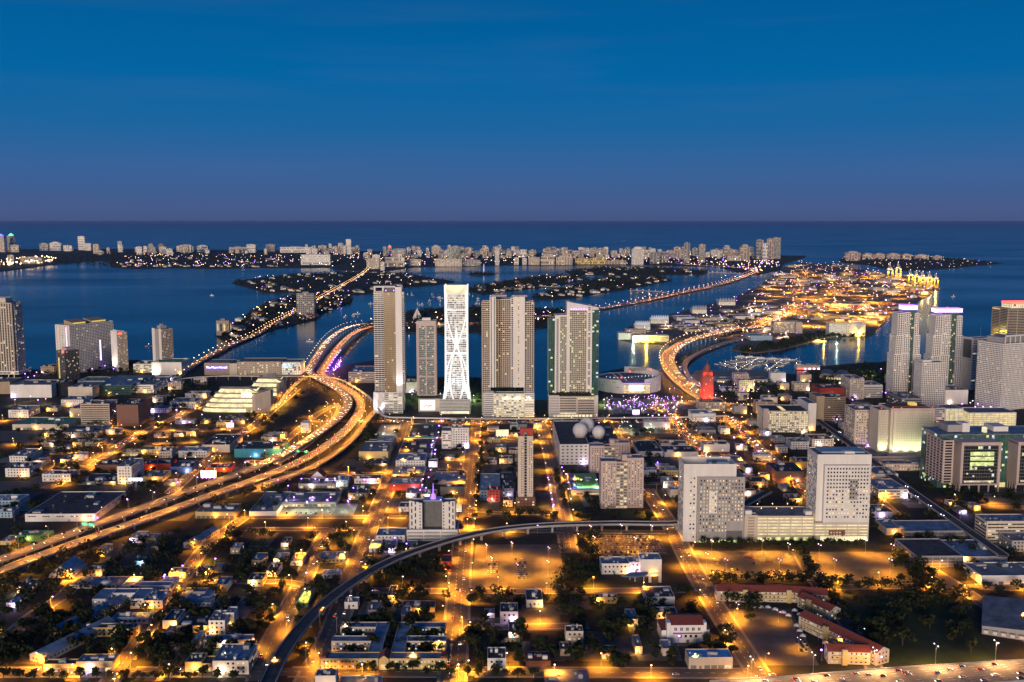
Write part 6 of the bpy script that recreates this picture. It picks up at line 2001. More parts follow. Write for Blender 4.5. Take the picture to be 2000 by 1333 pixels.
canopy('beach_trees', [(215,522),(330,523),(500,523),(585,522),(600,500),(480,497),(250,495),(100,497),(100,514)], 900, 10, 9, per=14, leaf=4.2)
canopy('beach_trees', [(590,522),(720,528),(745,528),(800,521),(1000,517),(1320,518),(1400,505),(900,503),(620,503)], 350, 9, 10, per=12, leaf=4.2)
canopy('port_trees', [(1440,688),(1470,690),(1520,684),(1565,673),(1600,664),(1690,657),(1690,652),(1600,652),(1520,670),(1470,676)], 170, 6, 11, per=20, leaf=2.4)
canopy('port_trees', [(1400,640),(1480,625),(1470,605),(1400,620)], 40, 6, 12, per=20, leaf=2.4)
canopy('park_trees', [(795,790),(795,742),(1036,746),(1036,790)], 170, 6, 13, per=26, leaf=1.7)
canopy('park_trees', [(1560,742),(1610,728),(1690,714),(1745,712),(1745,760),(1640,760)], 150, 6, 14, per=26, leaf=1.7)
canopy('park_trees', [(1400,790),(1420,750),(1520,752),(1560,790)], 60, 6, 15, per=26, leaf=1.7)
canopy('shore_trees', [(45,738),(60,728),(120,722),(250,710),(350,712),(360,728),(180,738)], 110, 5, 16, per=26, leaf=1.6)
canopy('shore_trees', [(300,800),(340,745),(420,740),(430,765),(380,800)], 90, 5, 17, per=26, leaf=1.6)

# ------------------------------------------------------------------ villas on the islands
vm = {}
for wl_ in ('white', 'cream', 'pink'):
    q = MB(); q.sides(-9, 9, -6, 6, 0, 6.5); q.sides(3, 15, -11, -2, 0, 4.5); vw = q.mesh('wall', W[wl_])
    vm[wl_] = vw
q = MB()
for x0, x1, y0, y1, e, rz_ in ((-10, 10, -7, 7, 6.5, 3.2), (2, 16, -12, -1.5, 4.5, 2.4)):
    cx_, cy_ = (x0+x1)/2, (y0+y1)/2; hx = (x1-x0)/2 - (y1-y0)/2 + .1
    q.quad((x0,y0,e),(x1,y0,e),(cx_+hx,cy_,e+rz_),(cx_-hx,cy_,e+rz_)); q.quad((x1,y1,e),(x0,y1,e),(cx_-hx,cy_,e+rz_),(cx_+hx,cy_,e+rz_))
    q.tri((x0,y1,e),(x0,y0,e),(cx_-hx,cy_,e+rz_)); q.tri((x1,y0,e),(x1,y1,e),(cx_+hx,cy_,e+rz_))
vr = [q.mesh('roof', W[k]) for k in ('rred', 'rwhite', 'rgrey')]
q = MB()
for x in (-7, -3.5, 0): q.box(x, x + 1.6, -6.08, -6.0, 1, 3.4); q.box(x, x + 1.6, -6.08, -6.0, 4.2, 5.6)
for x in (5, 9): q.box(x, x + 2.4, -11.08, -11.0, .8, 3.4)
vl = [q.mesh('lit_window', W[k]) for k in ('warm', 'pale')]
rr = random.Random(31)
where = {'garden_island': 'garden island behind the tall bronze tower', 'causeway_island': 'island beside the low causeway', 'palm_island': 'dark island nearest the long causeway',
         'round_island': 'dark island left of the long causeway', 'star_island': 'farthest dark island before the beach', 'beach': 'wooded beach shore at left'}
def villas(key, poly, n, skip=()):
    P = [tuple(G(*p)[:2]) for p in poly]
    cx_, cy_ = sum(p[0] for p in P)/len(P), sum(p[1] for p in P)/len(P)
    per = []
    for i in range(len(P)):
        a, b_ = Vector(P[i]), Vector(P[(i+1) % len(P)])
        per += [(a.lerp(b_, t/8)) for t in range(8)]
    for i in range(n):
        for _ in range(20):
            p = rr.choice(per).lerp(Vector((cx_, cy_)), rr.uniform(.06, .30 if i % 3 else .7))
            if not any(abs(p.x - q.x) + abs(p.y - q.y) < s for path_, s in skip for q in path_): break
        wl_ = rr.choice(list(vm))
        t = thing('villa', f'{wl_} hip roofed villa among the trees of the {where[key]}', 'house', (p.x, p.y, .6), rr.uniform(-.5, .5), 'villas on the ' + where[key])
        s = rr.uniform(.9, 1.5); t.scale = (s, s, s)
        w_ = put('wall', vm[wl_], t); put('roof', rr.choice(vr), t); put('lit_window', rr.choice(vl), w_)
villas('garden_island', isl['garden_island'], 60, [(VC, 25)])
villas('causeway_island', isl['causeway_island'], 36, [(VC, 25)])
villas('palm_island', isl['palm_island'], 28)
villas('round_island', isl['round_island'], 24)
villas('star_island', isl['star_island'], 16)
villas('beach', [(215,522),(330,523),(500,523),(585,522),(560,505),(250,505)], 70)

# ------------------------------------------------------------------ port and cruise quay
rr = random.Random(77)
block(1208, 1235, 664, 651, -34, 'round roofed white quay hall at the tip of the port island', 'white', 'rwhite', 'n', .3)
block(1236, 1306, 668, 656, -34, 'long white cruise terminal shed along the front quay', 'white', 'rgrey', 'b', .5)
block(1222, 1262, 652, 644, -24, 'amber lit terminal hall behind the quay shed', 'cream', 'rgrey', 's', .8)
def sail_terminal(x0, x1, yb, h, n, label):
    a, b_ = G(x0, yb), G(x1, yb)
    Wd = b_.x - a.x
    t = thing('cruise_terminal', label, 'terminal', ((a.x + b_.x)/2, a.y, 0), R(-3))
    b = MB(); b.box(-Wd/2, Wd/2, 0, 60, 0, h); b.build('hall', W['white'], t)
    b = MB()
    for i in range(n):
        x0_, x1_ = -Wd/2 + Wd*i/n, -Wd/2 + Wd*(i + .92)/n
        for k in range(6):
            y0, y1 = k*10, (k+1)*10
            z = lambda y: h + 3 + 11*math.sin(math.pi*(y/60)**.7)
            b.quad((x0_, y0, h + .2), (x1_, y0, z(y0)), (x1_, y1, z(y1)), (x0_, y1, h + .2)); b.quad((x1_, y0, z(y0)), (x1_ + .6, y0, h + .2), (x1_ + .6, y1, h + .2), (x1_, y1, z(y1)))
    b.build('sail_roof', W['otmw'] if n == 8 else W['white'], t)
    b = MB()
    for i in range(n): b.cyl(-Wd/2 + Wd*(i + .9)/n, 2, h, h + 16, .35, .2, 5)
    b.build('mast', W['white'], t, 'stuff')
    b = MB()
    for i in range(12): b.box(-Wd/2 + Wd*(i+.2)/12, -Wd/2 + Wd*(i+.8)/12, -.1, -.01, 1, h - 2)
    b.build('lit_window', W['pale'], t, 'stuff')
sail_terminal(1240, 1270, 645, 12, 8, 'cruise terminal with glowing white sail roofs nearest the channel')
sail_terminal(1271, 1306, 633, 12, 8, 'second cruise terminal with white sail roofs')
sail_terminal(1352, 1380, 613, 14, 6, 'cruise terminal with white masts halfway along the channel')
sail_terminal(1404, 1436, 597, 14, 6, 'farther cruise terminal with white masts')
block(1511, 1566, 651, 629, -30, 'long cream port office with a bright roof strip', 'cream', 'rgrey', 'b', .2)
block(1554, 1567, 652, 630, -50, 'pink end block of the long port office', 'pink', 'rgrey', 'n', .2)
block(1619, 1690, 657, 632, -30, 'wide white port hotel with violet entrances', 'white', 'rgrey', 'p', .35, bay=5, flo=5)
block(1466, 1508, 666, 656, -60, 'pale roofed warehouse by the rail bridge with a violet front', 'lblue', 'rwhite', 'n', .2)
block(1622, 1700, 602, 594, -90, 'long dark roofed transit shed in the middle of the port', 'cream', 'rdark', 's', .7)
block(1590, 1640, 625, 617, -60, 'amber lit shed behind the port hotel', 'yellow', 'rgrey', 's', .6)
PP = [tuple(G(*p)[:2]) for p in isl['port_island']]
def zone_port(n, xr, yr_, wr, hr, what):
    k = 0
    for _ in range(n*20):
        if k >= n: break
        px, py, w = rr.uniform(*xr), rr.uniform(*yr_), rr.uniform(*wr)
        a, b_ = G(px, py), G(px + w, py)
        if not (in_poly(a.x, a.y, PP) and in_poly(b_.x, b_.y, PP)): continue
        if any((q - a).xy.length < 40 for P_ in (PB, PB2) for q in P_): continue
        h = rr.uniform(*hr)
        wl_ = rr.choice(['white', 'cream', 'grey', 'beige', 'yellow'])
        block(px, px + w, py, py - h*FPX/a.y, -rr.uniform(30, 70), f'{ {"yellow": "ochre"}.get(wl_, wl_) } port shed {what}', wl_, rr.choice(['rgrey', 'rwhite', 'rdark']), rr.choice('sn'), .6, 'shed', 'port_shed', 'port sheds ' + what, units=1)
        k += 1
zone_port(26, (1310, 1500), (600, 652), (18, 40), (6, 11), 'near the cruise terminals')
zone_port(40, (1480, 1820), (522, 580), (10, 30), (8, 13), 'on the far part of the port')
zone_port(20, (1540, 1730), (605, 645), (14, 30), (6, 10), 'behind the port hotel')
# container stacks
cm = []
W['cont_o'] = mat('orange_container', (.45, .14, .04), .6, .1, .3); W['cont_w'] = mat('pale_container', (.55, .53, .5), .6, .1, .3)
for s in range(6):
    q = MB(); r3 = random.Random(s)
    for i in range(10):
        for k in range(r3.randint(1, 4)):
            for j in range(2): q.box(j*12.6 - 12.5, j*12.6 - .3, i*2.7 - 13, i*2.7 - 10.5, k*2.6 + .01, k*2.6 + 2.58, r3.randrange(5))
    cm.append(q.mesh('containers', [W['red'], W['blue'], W['cont_o'], W['cont_w'], W['green']]))
k = 0
for _ in range(600):
    if k >= 80: break
    px, py = rr.uniform(1540, 1830), rr.uniform(530, 612)
    if 570 < py < 592 and 1560 < px < 1730: continue
    p = G(px, py)
    if not in_poly(p.x, p.y, PP): continue
    o = put('container_stack', cm[k % 6], None, (p.x, p.y, .6), rr.choice([.1, .1, 1.67]))
    tag(o, 'stack of coloured shipping containers in the amber lit yard of the port', 'containers', 'container stacks in the port yard'); k += 1
# gantry cranes
def crane(px, py, s, label, up=True):
    P = G(px, py)
    t = thing('gantry_crane', label, 'crane', (P.x, P.y, .6), R(-35))
    t.scale = (s, s, s)
    W['crane'] = W.get('crane') or mat('yellow_crane_paint', (.62, .47, .10), .6, .1, .3)
    b = MB()
    for x in (-9, 9):
        for y in (-12, 12): b.bar((x, y, 0), (x, y, 46), 2.2)
        b.bar((x, -12, 12), (x, 12, 12), 2); b.bar((x, -12, 46), (x, 12, 46), 2.4); b.bar((x, -12, 12), (x, 12, 46), 1.4)
    for y in (-12, 12): b.bar((-9, y, 44), (9, y, 44), 2.2); b.bar((-9, y, 12), (9, y, 12), 2)
    b.build('portal', W['crane'], t)
    b = MB(); b.bar((0, 22, 48), (0, -14, 48), 3.2, 2.4); b.build('rear_girder', W['crane'], t)
    b = MB(); b.bar((0, -14, 48), (0, -58 if not up else -46, 48 if not up else 72), 2.6, 2.2); b.build('boom', W['white'], t)
    b = MB(); b.bar((-4, -10, 47), (0, -8, 74), 1.2); b.bar((4, -10, 47), (0, -8, 74), 1.2); b.bar((0, -8, 74), (0, 20, 49), .8); b.bar((0, -8, 74), (0, -44, 50 if not up else 70), .8); b.build('mast', W['white'], t)
    b = MB(); b.box(-3.5, 3.5, 10, 20, 49, 54); b.build('machine_house', W['white'], t)
    b = MB()
    for x, y, z in ((-9, -12, 47), (9, -12, 47), (0, -8, 75), (0, -40, 50 if not up else 69), (0, -26, 50 if not up else 56)): b.ball(x, y, z, 1.2, 6)
    b.build('light', W['lampw'], t, 'stuff')
    bulb(t, (0, 0, 40), 'crane', 'POINT', (1, .62, .12), 220000, 1)
for i, (px, py, s, up, lab) in enumerate([(1738, 547, 1.25, False, 'left crane of the bright yellow pair at the far quay'), (1754, 545, 1.25, False, 'right crane of the bright yellow pair at the far quay'),
        (1778, 556, 1.0, True, 'first crane from the left in the yellow row at the port end'), (1790, 558, 1.0, True, 'second crane from the left in the yellow row at the port end'),
        (1802, 560, 1.0, True, 'third crane from the left in the yellow row at the port end'), (1815, 561, 1.0, True, 'fourth crane from the left in the yellow row at the port end'), (1828, 562, .9, True, 'last crane at the right end of the yellow row')]):
    crane(px, py, s, lab, up)
# ships and monument
def ship(px, py, L_, label, rz, decks=3, name='ship', hull='dgrey'):
    P = G(px, py)
    t = thing(name, label, 'ship', (P.x, P.y, -1.6), rz)
    b = MB(); w = L_*.16
    b.prism([(-L_/2, -w/2), (L_*.32, -w/2), (L_/2, 0), (L_*.32, w/2), (-L_/2, w/2)], -.5, [L_*.06, L_*.06, L_*.085, L_*.06, L_*.06]); b.build('hull', W[hull], t)
    b = MB()
    for k in range(decks): b.box(-L_*(.38 - .05*k), L_*(.12 - .07*k), -w*.4, w*.4, L_*(.06 + .03*k) + .01, L_*(.09 + .03*k))
    b.build('superstructure', W['white'], t)
    b = MB(); b.cyl(-L_*.12, 0, L_*.09, L_*.28, L_*.008, L_*.004, 6); b.build('mast', W['white'], t)
    b = MB()
    for k in range(decks):
        for i in range(6): b.box(-L_*.34 + i*L_*.06, -L_*.34 + i*L_*.06 + L_*.03, -w*.4 - .06, -w*.4 - .01, L_*(.07 + .03*k), L_*(.08 + .03*k))
    b.build('lit_window', W['pale'], t, 'stuff')
ship(1600, 667, 42, 'white moored ship with a tall mast below the port hotel', R(8), 3, hull='white')
ship(1786, 583, 110, 'dark cargo ship moored at the port end quay', R(52), 3)
ship(1765, 603, 60, 'small freighter moored beside the amber yard', R(52), 2)
P = G(945, 534)
t = thing('obelisk', 'white monument column on its tiny island before the beach', 'monument', (P.x, P.y, 1.2))
b = MB(); b.box(-7, 7, -7, 7, 0, 8); b.build('plinth', W['white'], t)
b = MB(); b.cyl(0, 0, 8, 52, 4.2, 2.2, 4); b.cyl(0, 0, 52, 58, 2.2, .1, 4); b.build('shaft', W['otmw'], t)
P = G(815, 622)
t = thing('sail_pavilion', 'white pointed sail pavilion on the park island behind the slim pale tower', 'pavilion', (P.x, P.y, .6))
t.scale = (.62, .62, .75)
b = MB()
for s in (-1, 1):
    b.tri((0, 0, 44), (s*26, -8, .2), (s*4, -14, .2)); b.tri((0, 0, 44), (s*26, 14, .2), (s*26, -8, .2)); b.tri((0, 0, 44), (s*10, -2, 9), (s*20, -3, 6))
b.build('sail', W['white'], t)
b = MB(); b.cyl(0, 0, 0, 50, .8, .3, 6); b.build('mast', W['white'], t)
block(850, 900, 640, 634, -40, 'flat white garden building on the park island', 'white', 'rwhite', 's', .7)
# bayside pavilion
P = G(1625, 742)
t = thing('market_pavilion', 'pavilion with two arched blue grey roofs beside the marina', 'pavilion', P, R(-20))
for x in (-24, 6):
    b = MB()
    for i in range(8):
        a0, a1 = math.pi*i/8, math.pi*(i+1)/8
        p0, p1 = (x + 12 - 13*math.cos(a0), 6 + 7*math.sin(a0)), (x + 12 - 13*math.cos(a1), 6 + 7*math.sin(a1))
        b.quad((p0[0], -2, p0[1]), (p1[0], -2, p1[1]), (p1[0], 62, p1[1]), (p0[0], 62, p0[1])); b.tri((p0[0], -1, p0[1]), (x+12, -1, 6), (p1[0], -1, p1[1]))
    b.build('arched_roof', W['rgrey'], t)
b = MB(); b.box(-24, 30, 0, 60, 0, 6); b.build('hall', W['cream'], t)
b = MB()
for i in range(10): b.box(-23 + i*5.3, -20 + i*5.3, -.1, -.01, .6, 4)
b.build('lit_window', W['warm'], t, 'stuff')
block(1556, 1602, 722, 714, -20, 'waterfront restaurant outlined in pink light by the marina', 'pink', 'rdark', 's', 1.0, litm=['lampp', 'lampr'])
block(1400, 1500, 747, 741, -30, 'long flat grey bayside shopping roof by the marina', 'grey', 'rgrey', 's', .5)
block(1410, 1470, 765, 759, -24, 'bayside hall with violet roof strips', 'white', 'rwhite', 's', .5)
# ------------------------------------------------------------------ street lamps that really light the roads
LM = {}
def lamp_parts(kind, h, head, r, arm=2.2, double=False):
    k = (kind, h, head, r, arm, double)
    if k not in LM:
        q = MB(); q.cyl(0, 0, 0, h, .16, .09, 6); pole = q.mesh('pole', W['metal'])
        q = MB(); q.box(-.35, .35, -.35, .35, 0, .5); base = q.mesh('base', W['grey'])
        q = MB(); q.bar((0, 0, h - .1), (0, -arm, h + .25), .14)
        if double: q.bar((0, 0, h - .1), (0, arm, h + .25), .14)
        armm = q.mesh('arm', W['metal'])
        q = MB(); q.ball(0, -arm, h + .05, r, 6, rz=r*.7)
        hd = q.mesh('lamp_head', W[head])
        q = MB(); q.ball(0, arm, h + .05, r, 6, rz=r*.7)
        hd2 = q.mesh('lamp_head', W[head]) if double else None
        LM[k] = (pole, base, armm, hd, hd2)
    return LM[k]
N_L = [0]
def lamp(P, rz, label, group, kind='sodium', h=10, head='lampo', r=.55, arm=2.2, double=False, light=None, name='street_lamp', dz=.7):
    pole, base, armm, hd, hd2 = lamp_parts(kind, h, head, r, arm, double)
    t = thing(name, label, 'street lamp', P, rz, group)
    put('pole', pole, t); put('base', base, t); a = put('arm', armm, t); put('lamp_head', hd, a)
    if hd2: put('lamp_head', hd2, a)
    if light:
        key, knd, c, e, cone = light
        bulb(t, (0, -arm if not double else 0, h - dz - r), key, knd, c, e, .35, cone, .9)
        N_L[0] += 1
    return t
ST = ('street sodium', 'SPOT', SODIUM, 88000, 168)
HW = ('highway sodium', 'SPOT', (1.0, .36, .03), 66000, 166)
def row(P, step, off, label, group, start=8, both=False, skip=0, **kw):
    for i, (p, n) in enumerate(along(P, step, start)):
        if p.y < 560: continue
        if p.z < 1 and any((p - q_).xy.length < 11 for Q_ in (HA, HB, MR, MT, MW) for q_ in Q_): continue
        s = 1 if (i % 2 or not both) else -1
        q = p + n * off * s
        lamp(q, math.atan2(n.y, n.x) + (math.pi/2 if s < 0 else -math.pi/2) + math.pi, label, group, **kw)
for nm, P_, w in (('far', HA, 14.5), ('near', HB, 14.5)):
    row(P_, 36, 8.0 if nm == 'far' else -8.0, f'tall lamp on the {nm} edge of the elevated highway', f'lamps along the {nm} edge of the highway', h=12, arm=2.6, r=.42, light=HW, name='highway_lamp')
for nm, P_, o in (('left', BA, 9.2), ('right', BB, -9.2)):
    row(P_, 42, o, f'lamp on the {nm} side of the twin bay bridge', f'lamps on the {nm} side of the bay bridge', h=11, r=.6, light=HW, name='highway_lamp')
row(PB, 34, 15.6, 'lamp along the outer edge of the curved port bridge', 'lamps on the outer edge of the port bridge', h=12, r=.75, light=('port bridge', 'SPOT', (1, .40, .05), 80000, 168), name='highway_lamp')
row(PB, 60, -15.6, 'lamp along the inner edge of the curved port bridge', 'lamps on the inner edge of the port bridge', h=12, r=.7, light=('port bridge', 'SPOT', (1, .40, .05), 80000, 168), name='highway_lamp')
row(CW, 78, -16, 'lamp on the long causeway across the bay', 'lamps along the long causeway', h=12, head='lampo', r=1.3, light=('causeway', 'SPOT', (1, .30, .05), 190000, 168), name='causeway_lamp')
row(CW, 78, 16, 'lamp on the far edge of the long causeway', 'lamps along the far edge of the long causeway', h=12, head='lampp', r=1.1, start=40, name='causeway_lamp')
for s in (-1, 1):
    row(VC, 44, 8.8*s, f'lamp on the {"left" if s > 0 else "right"} side of the low causeway', f'lamps on the {"left" if s > 0 else "right"} side of the low causeway', h=9, r=.95, light=('low causeway', 'SPOT', (1, .42, .08), 60000, 168) if s > 0 else None, name='causeway_lamp')
for P_, nm in ((RA, 'left'), (RB, 'right'), (RC, 'rear')):
    row(P_, 40, 5, f'lamp on the {nm} highway ramp', f'lamps on the {nm} highway ramp', h=10, light=HW, name='highway_lamp')
row(MW, 46, 16, 'twin headed mast beside the lower right motorway', 'twin masts along the motorway', start=30, h=15, arm=2.4, double=True, r=.45, head='lampw', light=('motorway', 'SPOT', (1.0, .50, .16), 130000, 168), name='motorway_lamp')
dim = {'palm walk', 'far left avenue', 'warehouse avenue', 'lane street', 'house street', 'court street', 'yard road'}
for i, (P_, w, key) in enumerate(STREETS):
    kw = dict(light=ST)
    st = 42
    if key in dim: st = 62
    if key == 'palm walk': kw = dict(light=None, head='lampp', r=.4, h=6)
    if key in ('main avenue', 'centre avenue', 'traffic avenue', 'curved avenue', 'front street'): st = 34
    row(P_, st, w/2 + .9, f'street lamp along the {key}', f'lamps along the {key}', both=True, start=6 + (i % 5) * 4, arm=2.0, **kw)
# high masts in the amber lots
def mast(px, py, label, group, h=14, c=(1, .38, .02), e=100000, head='lampp', r=.5):
    return lamp(G(px, py), .3, label, group, h=h, arm=2.0, double=True, head=head, r=r, light=(f'mast {e} {c}', 'SPOT', c, e, 164), name='car_park_mast')
for px, py in ((950, 1092), (1000, 1088), (960, 1118), (1010, 1132), (1072, 1098), (1070, 1126)):
    mast(px, py, 'twin headed mast in the amber car park below the viaduct', 'masts of the amber car park below the viaduct')
for px, py in ((1153, 1054), (1213, 1052), (1272, 1053), (1160, 1076), (1240, 1078)):
    mast(px, py, 'twin headed mast among the packed cars under the viaduct', 'masts of the packed car park', e=65000)
for px, py in ((1390, 1084), (1488, 1082), (1540, 1090), (1418, 1122), (1522, 1122), (1380, 1110)):
    mast(px, py, 'twin headed mast in the amber lot below the garage', 'masts of the amber lot below the garage', e=125000)
for px, py in ((1600, 1092), (1690, 1082), (1742, 1092), (1630, 1122), (1738, 1122)):
    mast(px, py, 'twin headed mast in the wide lot below the right office tower', 'masts of the wide lot below the right tower', e=100000)
for px, py in ((1440, 1200), (1520, 1215), (1590, 1225), (1560, 1270), (1450, 1168), (1540, 1172), (1604, 1244), (1640, 1268)):
    mast(px, py, 'small lamp in the courtyard market', 'lamps in the courtyard market', h=9, e=26000, r=.35)
for px, py in ((560, 997), (600, 1000), (640, 996), (680, 998)):
    mast(px, py, 'white lamp over the supermarket car park', 'lamps over the supermarket car park', h=11, c=(.85, 1, .62), e=26000, head='pviolet', r=.7)
for px, py in ((752, 848), (770, 836), (1232, 846), (1270, 842), (1215, 838)):
    mast(px, py, 'white lamp over a pale empty lot under the boulevard', 'white lamps over the pale lots', h=11, c=(.88, 1, .70), e=30000, head='lampw', r=.5)
for px, py in ((1770, 965), (1790, 985), (1815, 1003), (1840, 1022), (1640, 856), (1665, 868)):
    mast(px, py, 'white lamp beside the right viaduct', 'white lamps beside the right viaduct', h=9, c=(.9, 1, .80), e=170000, head='lampw', r=.5)
for px, py in ((520, 800), (545, 803), (505, 812), (640, 800), (560, 790)):
    mast(px, py, 'yellow lamp on the lot below the concert halls', 'yellow lamps below the concert halls', h=11, c=(1, .55, .03), e=90000)
for px, py in ((395, 822), (430, 826), (340, 792), (300, 812), (250, 820), (180, 822), (60, 785), (30, 792), (90, 790), (140, 800), (330, 770), (300, 775)):
    mast(px, py, 'pale lamp in the left waterfront district', 'pale lamps of the left waterfront district', h=10, c=(1, .74, .40), e=34000, head='lampp', r=.55)
# violet point lamps scattered as the photograph shows them
VIO = [(75,790),(137,815),(300,812),(345,810),(370,835),(430,800),(452,833),(468,812),(543,950),(562,962),(588,948),(617,948),(640,948),(655,947),(574,985),(610,985),(645,985),(690,966),(693,936),(712,950),(684,988),
  (862,832),(858,842),(856,855),(853,866),(845,872),(843,880),(851,890),(850,898),(842,930),(838,945),(826,948),(824,960),(833,966),(820,970),(890,875),(906,875),
  (1098,925),(1105,938),(1110,955),(1113,968),(1116,988),(1070,946),(1073,960),(1075,976),(1079,990),(1082,1000),(1134,866),(1196,993),(1221,993),(1170,836),(1152,848),(1285,915),(1275,822),(1287,820),(1299,822),(1266,838),(1284,838),(1300,840),
  (1423,880),(1447,880),(1481,893),(1479,880),(1434,865),(1697,865),(1693,880),(1665,790),(1722,774),(1730,776),(1740,776),(1758,774),(1770,776),(1855,800),(1878,798),(1895,796),(1910,798),(1905,804),(1920,804),(1934,804),(1945,800),(1955,806),(1812,888),(1820,834),
  (60,730),(50,738),(68,742),(55,745),(72,735),(180,728),(205,722),(222,728),(275,1122),(324,1140),(322,1143),(356,1122),(420,1108),(184,1024),(190,1026),(600,1136),(1050,1042),(1110,1262),(1325,1262),(1620,1292),(1605,1290),(1722,1304),(1875,1016),(1720,728),(1685,745),(1900,792),(795,1078),(770,1066),(478,888),(250,990),(303,975),(347,955),(385,945),(480,915)]
for px, py in VIO:
    lamp(G(px, py), rnd.uniform(0, 6), 'small violet lamp post among the low blocks', 'violet lamp posts', h=8, head='pviolet', r=1.1 if py < 900 else .8, arm=.6, name='violet_lamp',
         light=('violet post', 'POINT', (.62, .42, 1), 2600, 150) if 800 < py < 1030 and len(VIO) % 1 == 0 and rnd.random() < .5 else None)
# arena plaza crowd of small violet lamps and the marina promenade
rr = random.Random(55)
for i in range(110):
    px = rr.uniform(1178, 1325); py = rr.uniform(776, 802)
    lamp(G(px, py), 0, 'small violet lamp on the crowded arena plaza', 'violet lamps on the arena plaza', h=4, head='pviolet' if i % 3 else 'lampp', r=.55, arm=.5, name='plaza_lamp',
         light=('plaza', 'POINT', (.75, .55, 1), 3500, 150) if i % 5 == 0 else None)
for i in range(40):
    px = rr.uniform(1302, 1320) + i * 5; py = 758 + 12*math.sin(i*.5) + rr.uniform(-4, 20)
    if px > 1520: break
    lamp(G(px, py), 0, 'pinkish lamp near the bayside mall', 'pinkish lamps near the bayside mall', h=5, head=rr.choice(['lampp', 'pviolet', 'lampo']), r=.6, arm=.5, name='plaza_lamp', light=('bayside', 'POINT', (1, .6, .5), 5000, 150) if i % 3 == 0 else None)
# port yard masts
PY = 0
while PY < 150:
    px, py = rr.uniform(1470, 1840), rr.uniform(518, 640)
    p = G(px, py)
    if not in_poly(p.x, p.y, PP): continue
    big = 565 < py < 600 and 1560 < px < 1790
    lamp((p.x, p.y, .6), .4, 'tall mast over the amber lit port yard', 'tall masts of the port yard', h=30, arm=2.5, double=True, head='lampo' if PY % 3 else 'lampp', r=1.25,
         light=('yard', 'SPOT', (1, .40, .03), 1150000 if big else 600000, 168), name='yard_mast')
    PY += 1
PY = 0
while PY < 70:
    px, py = rr.uniform(1215, 1560), rr.uniform(585, 668)
    p = G(px, py)
    if not in_poly(p.x, p.y, PP): continue
    lamp((p.x, p.y, .6), .4, 'lamp among the cruise terminals', 'lamps among the cruise terminals', h=12, arm=1.5, head=['lampp', 'pviolet', 'lampw', 'lampo'][PY % 4], r=.95,
         light=('quay', 'SPOT', [(1, .62, .42), (.8, .7, 1)][PY % 2], 140000, 168) if PY % 2 == 0 else None, name='quay_lamp')
    PY += 1
for px, py, c, m_, e, lab in ((1263, 669, (1, .62, .02), 'lampo', 420000, 'strong amber lamp on the front quay of the port island'), (1237, 669, (.75, 1, .6), 'lampw', 120000, 'greenish lamp on the front quay of the port island'), (1610, 668, (1, .6, .05), 'lampo', 110000, 'amber lamp on the quay below the port hotel, left'), (1678, 657, (1, .6, .05), 'lampo', 110000, 'amber lamp on the quay below the port hotel, right'), (1635, 664, (.7, 1, .7), 'lampw', 90000, 'greenish lamp on the quay below the port hotel')):
    lamp(G(px, py, .6), math.pi, lab, 'bright quay lamps', h=8, arm=1.5, head=m_, r=.9, light=(f'quay {px}', 'POINT', c, e, 150), name='quay_lamp')
for px, py in ((925, 782), (960, 775), (985, 784), (1020, 776), (860, 778), (805, 780), (1180, 790), (1700, 735), (1640, 756), (1480, 770)):
    lamp(G(px, py), 0, 'greenish lamp among the trees of the bayside park', 'greenish lamps in the bayside park', h=9, arm=.8, head='lampw', r=.45, light=('park', 'POINT', (.75, 1, .30), 42000, 150), name='park_lamp')
# distant lights of the islands and the beach: tiny lamps without a light of their own
fm = {}
FAR = []
for k, m_ in enumerate(('lampo', 'lampo', 'lampw', 'lampp', 'pviolet')):
    q = MB(); q.cyl(0, 0, 0, 8, .25, k=4); pl = q.mesh('pole', W['metal']); q = MB(); q.ball(0, 0, 9, 1.35, 5); fm[k] = (pl, q.mesh('lamp_head', W[m_]))
def far_lamps(poly, n, label, group, inset=0.0, s=1.0, kinds=(0, 1, 0, 1, 2, 3, 4)):
    P = [tuple(G(*p)[:2]) for p in poly]
    xs, ys = [p[0] for p in P], [p[1] for p in P]
    k = 0
    while k < n:
        x, y = rr.uniform(min(xs), max(xs)), rr.uniform(min(ys), max(ys))
        if not in_poly(x, y, P): continue
        FAR.append((x, y, s * rr.uniform(.7, 1.25), rr.choice(kinds), label, group))
        k += 1
for key, n in (('garden_island', 60), ('causeway_island', 70), ('park_island', 60), ('palm_island', 26), ('round_island', 22), ('star_island', 8), ('residence_island', 110)):
    far_lamps(isl[key], n, 'small lamp among the trees of the ' + where.get(key, {'park_island': 'park island behind the towers', 'residence_island': 'farthest island at right'}.get(key, key)), 'lamps on ' + key.replace('_', ' '))
far_lamps([(215,522),(330,523),(500,523),(585,522),(600,500),(250,497)], 160, 'small lamp on the wooded beach shore at left', 'lamps on the wooded shore', s=1.5)
far_lamps([(590,522),(720,528),(745,528),(800,521),(1000,517),(1320,518),(1470,530),(1525,520),(1400,500),(900,497),(620,495)], 420, 'small lamp in the streets of the beach town', 'lamps of the beach town', s=1.7)
far_lamps([(-20,528),(50,522),(110,515),(110,505),(60,508),(-20,512)], 120, 'amber lamp on the shore at the far left', 'amber lamps on the far left shore', s=2.6, kinds=(0, 1))
far_lamps([(1440,530),(1475,536),(1522,526),(1528,514),(1480,512),(1440,520)], 60, 'lamp at the ferry landing of the beach tip', 'lamps at the ferry landing', s=1.5)
far_lamps(isl['port_island'], 260, 'small lamp in the yards of the port island', 'small lamps of the port island', s=1.0, kinds=(0, 0, 2, 3, 3, 4))
FAR.sort(key=lambda f: f[1])
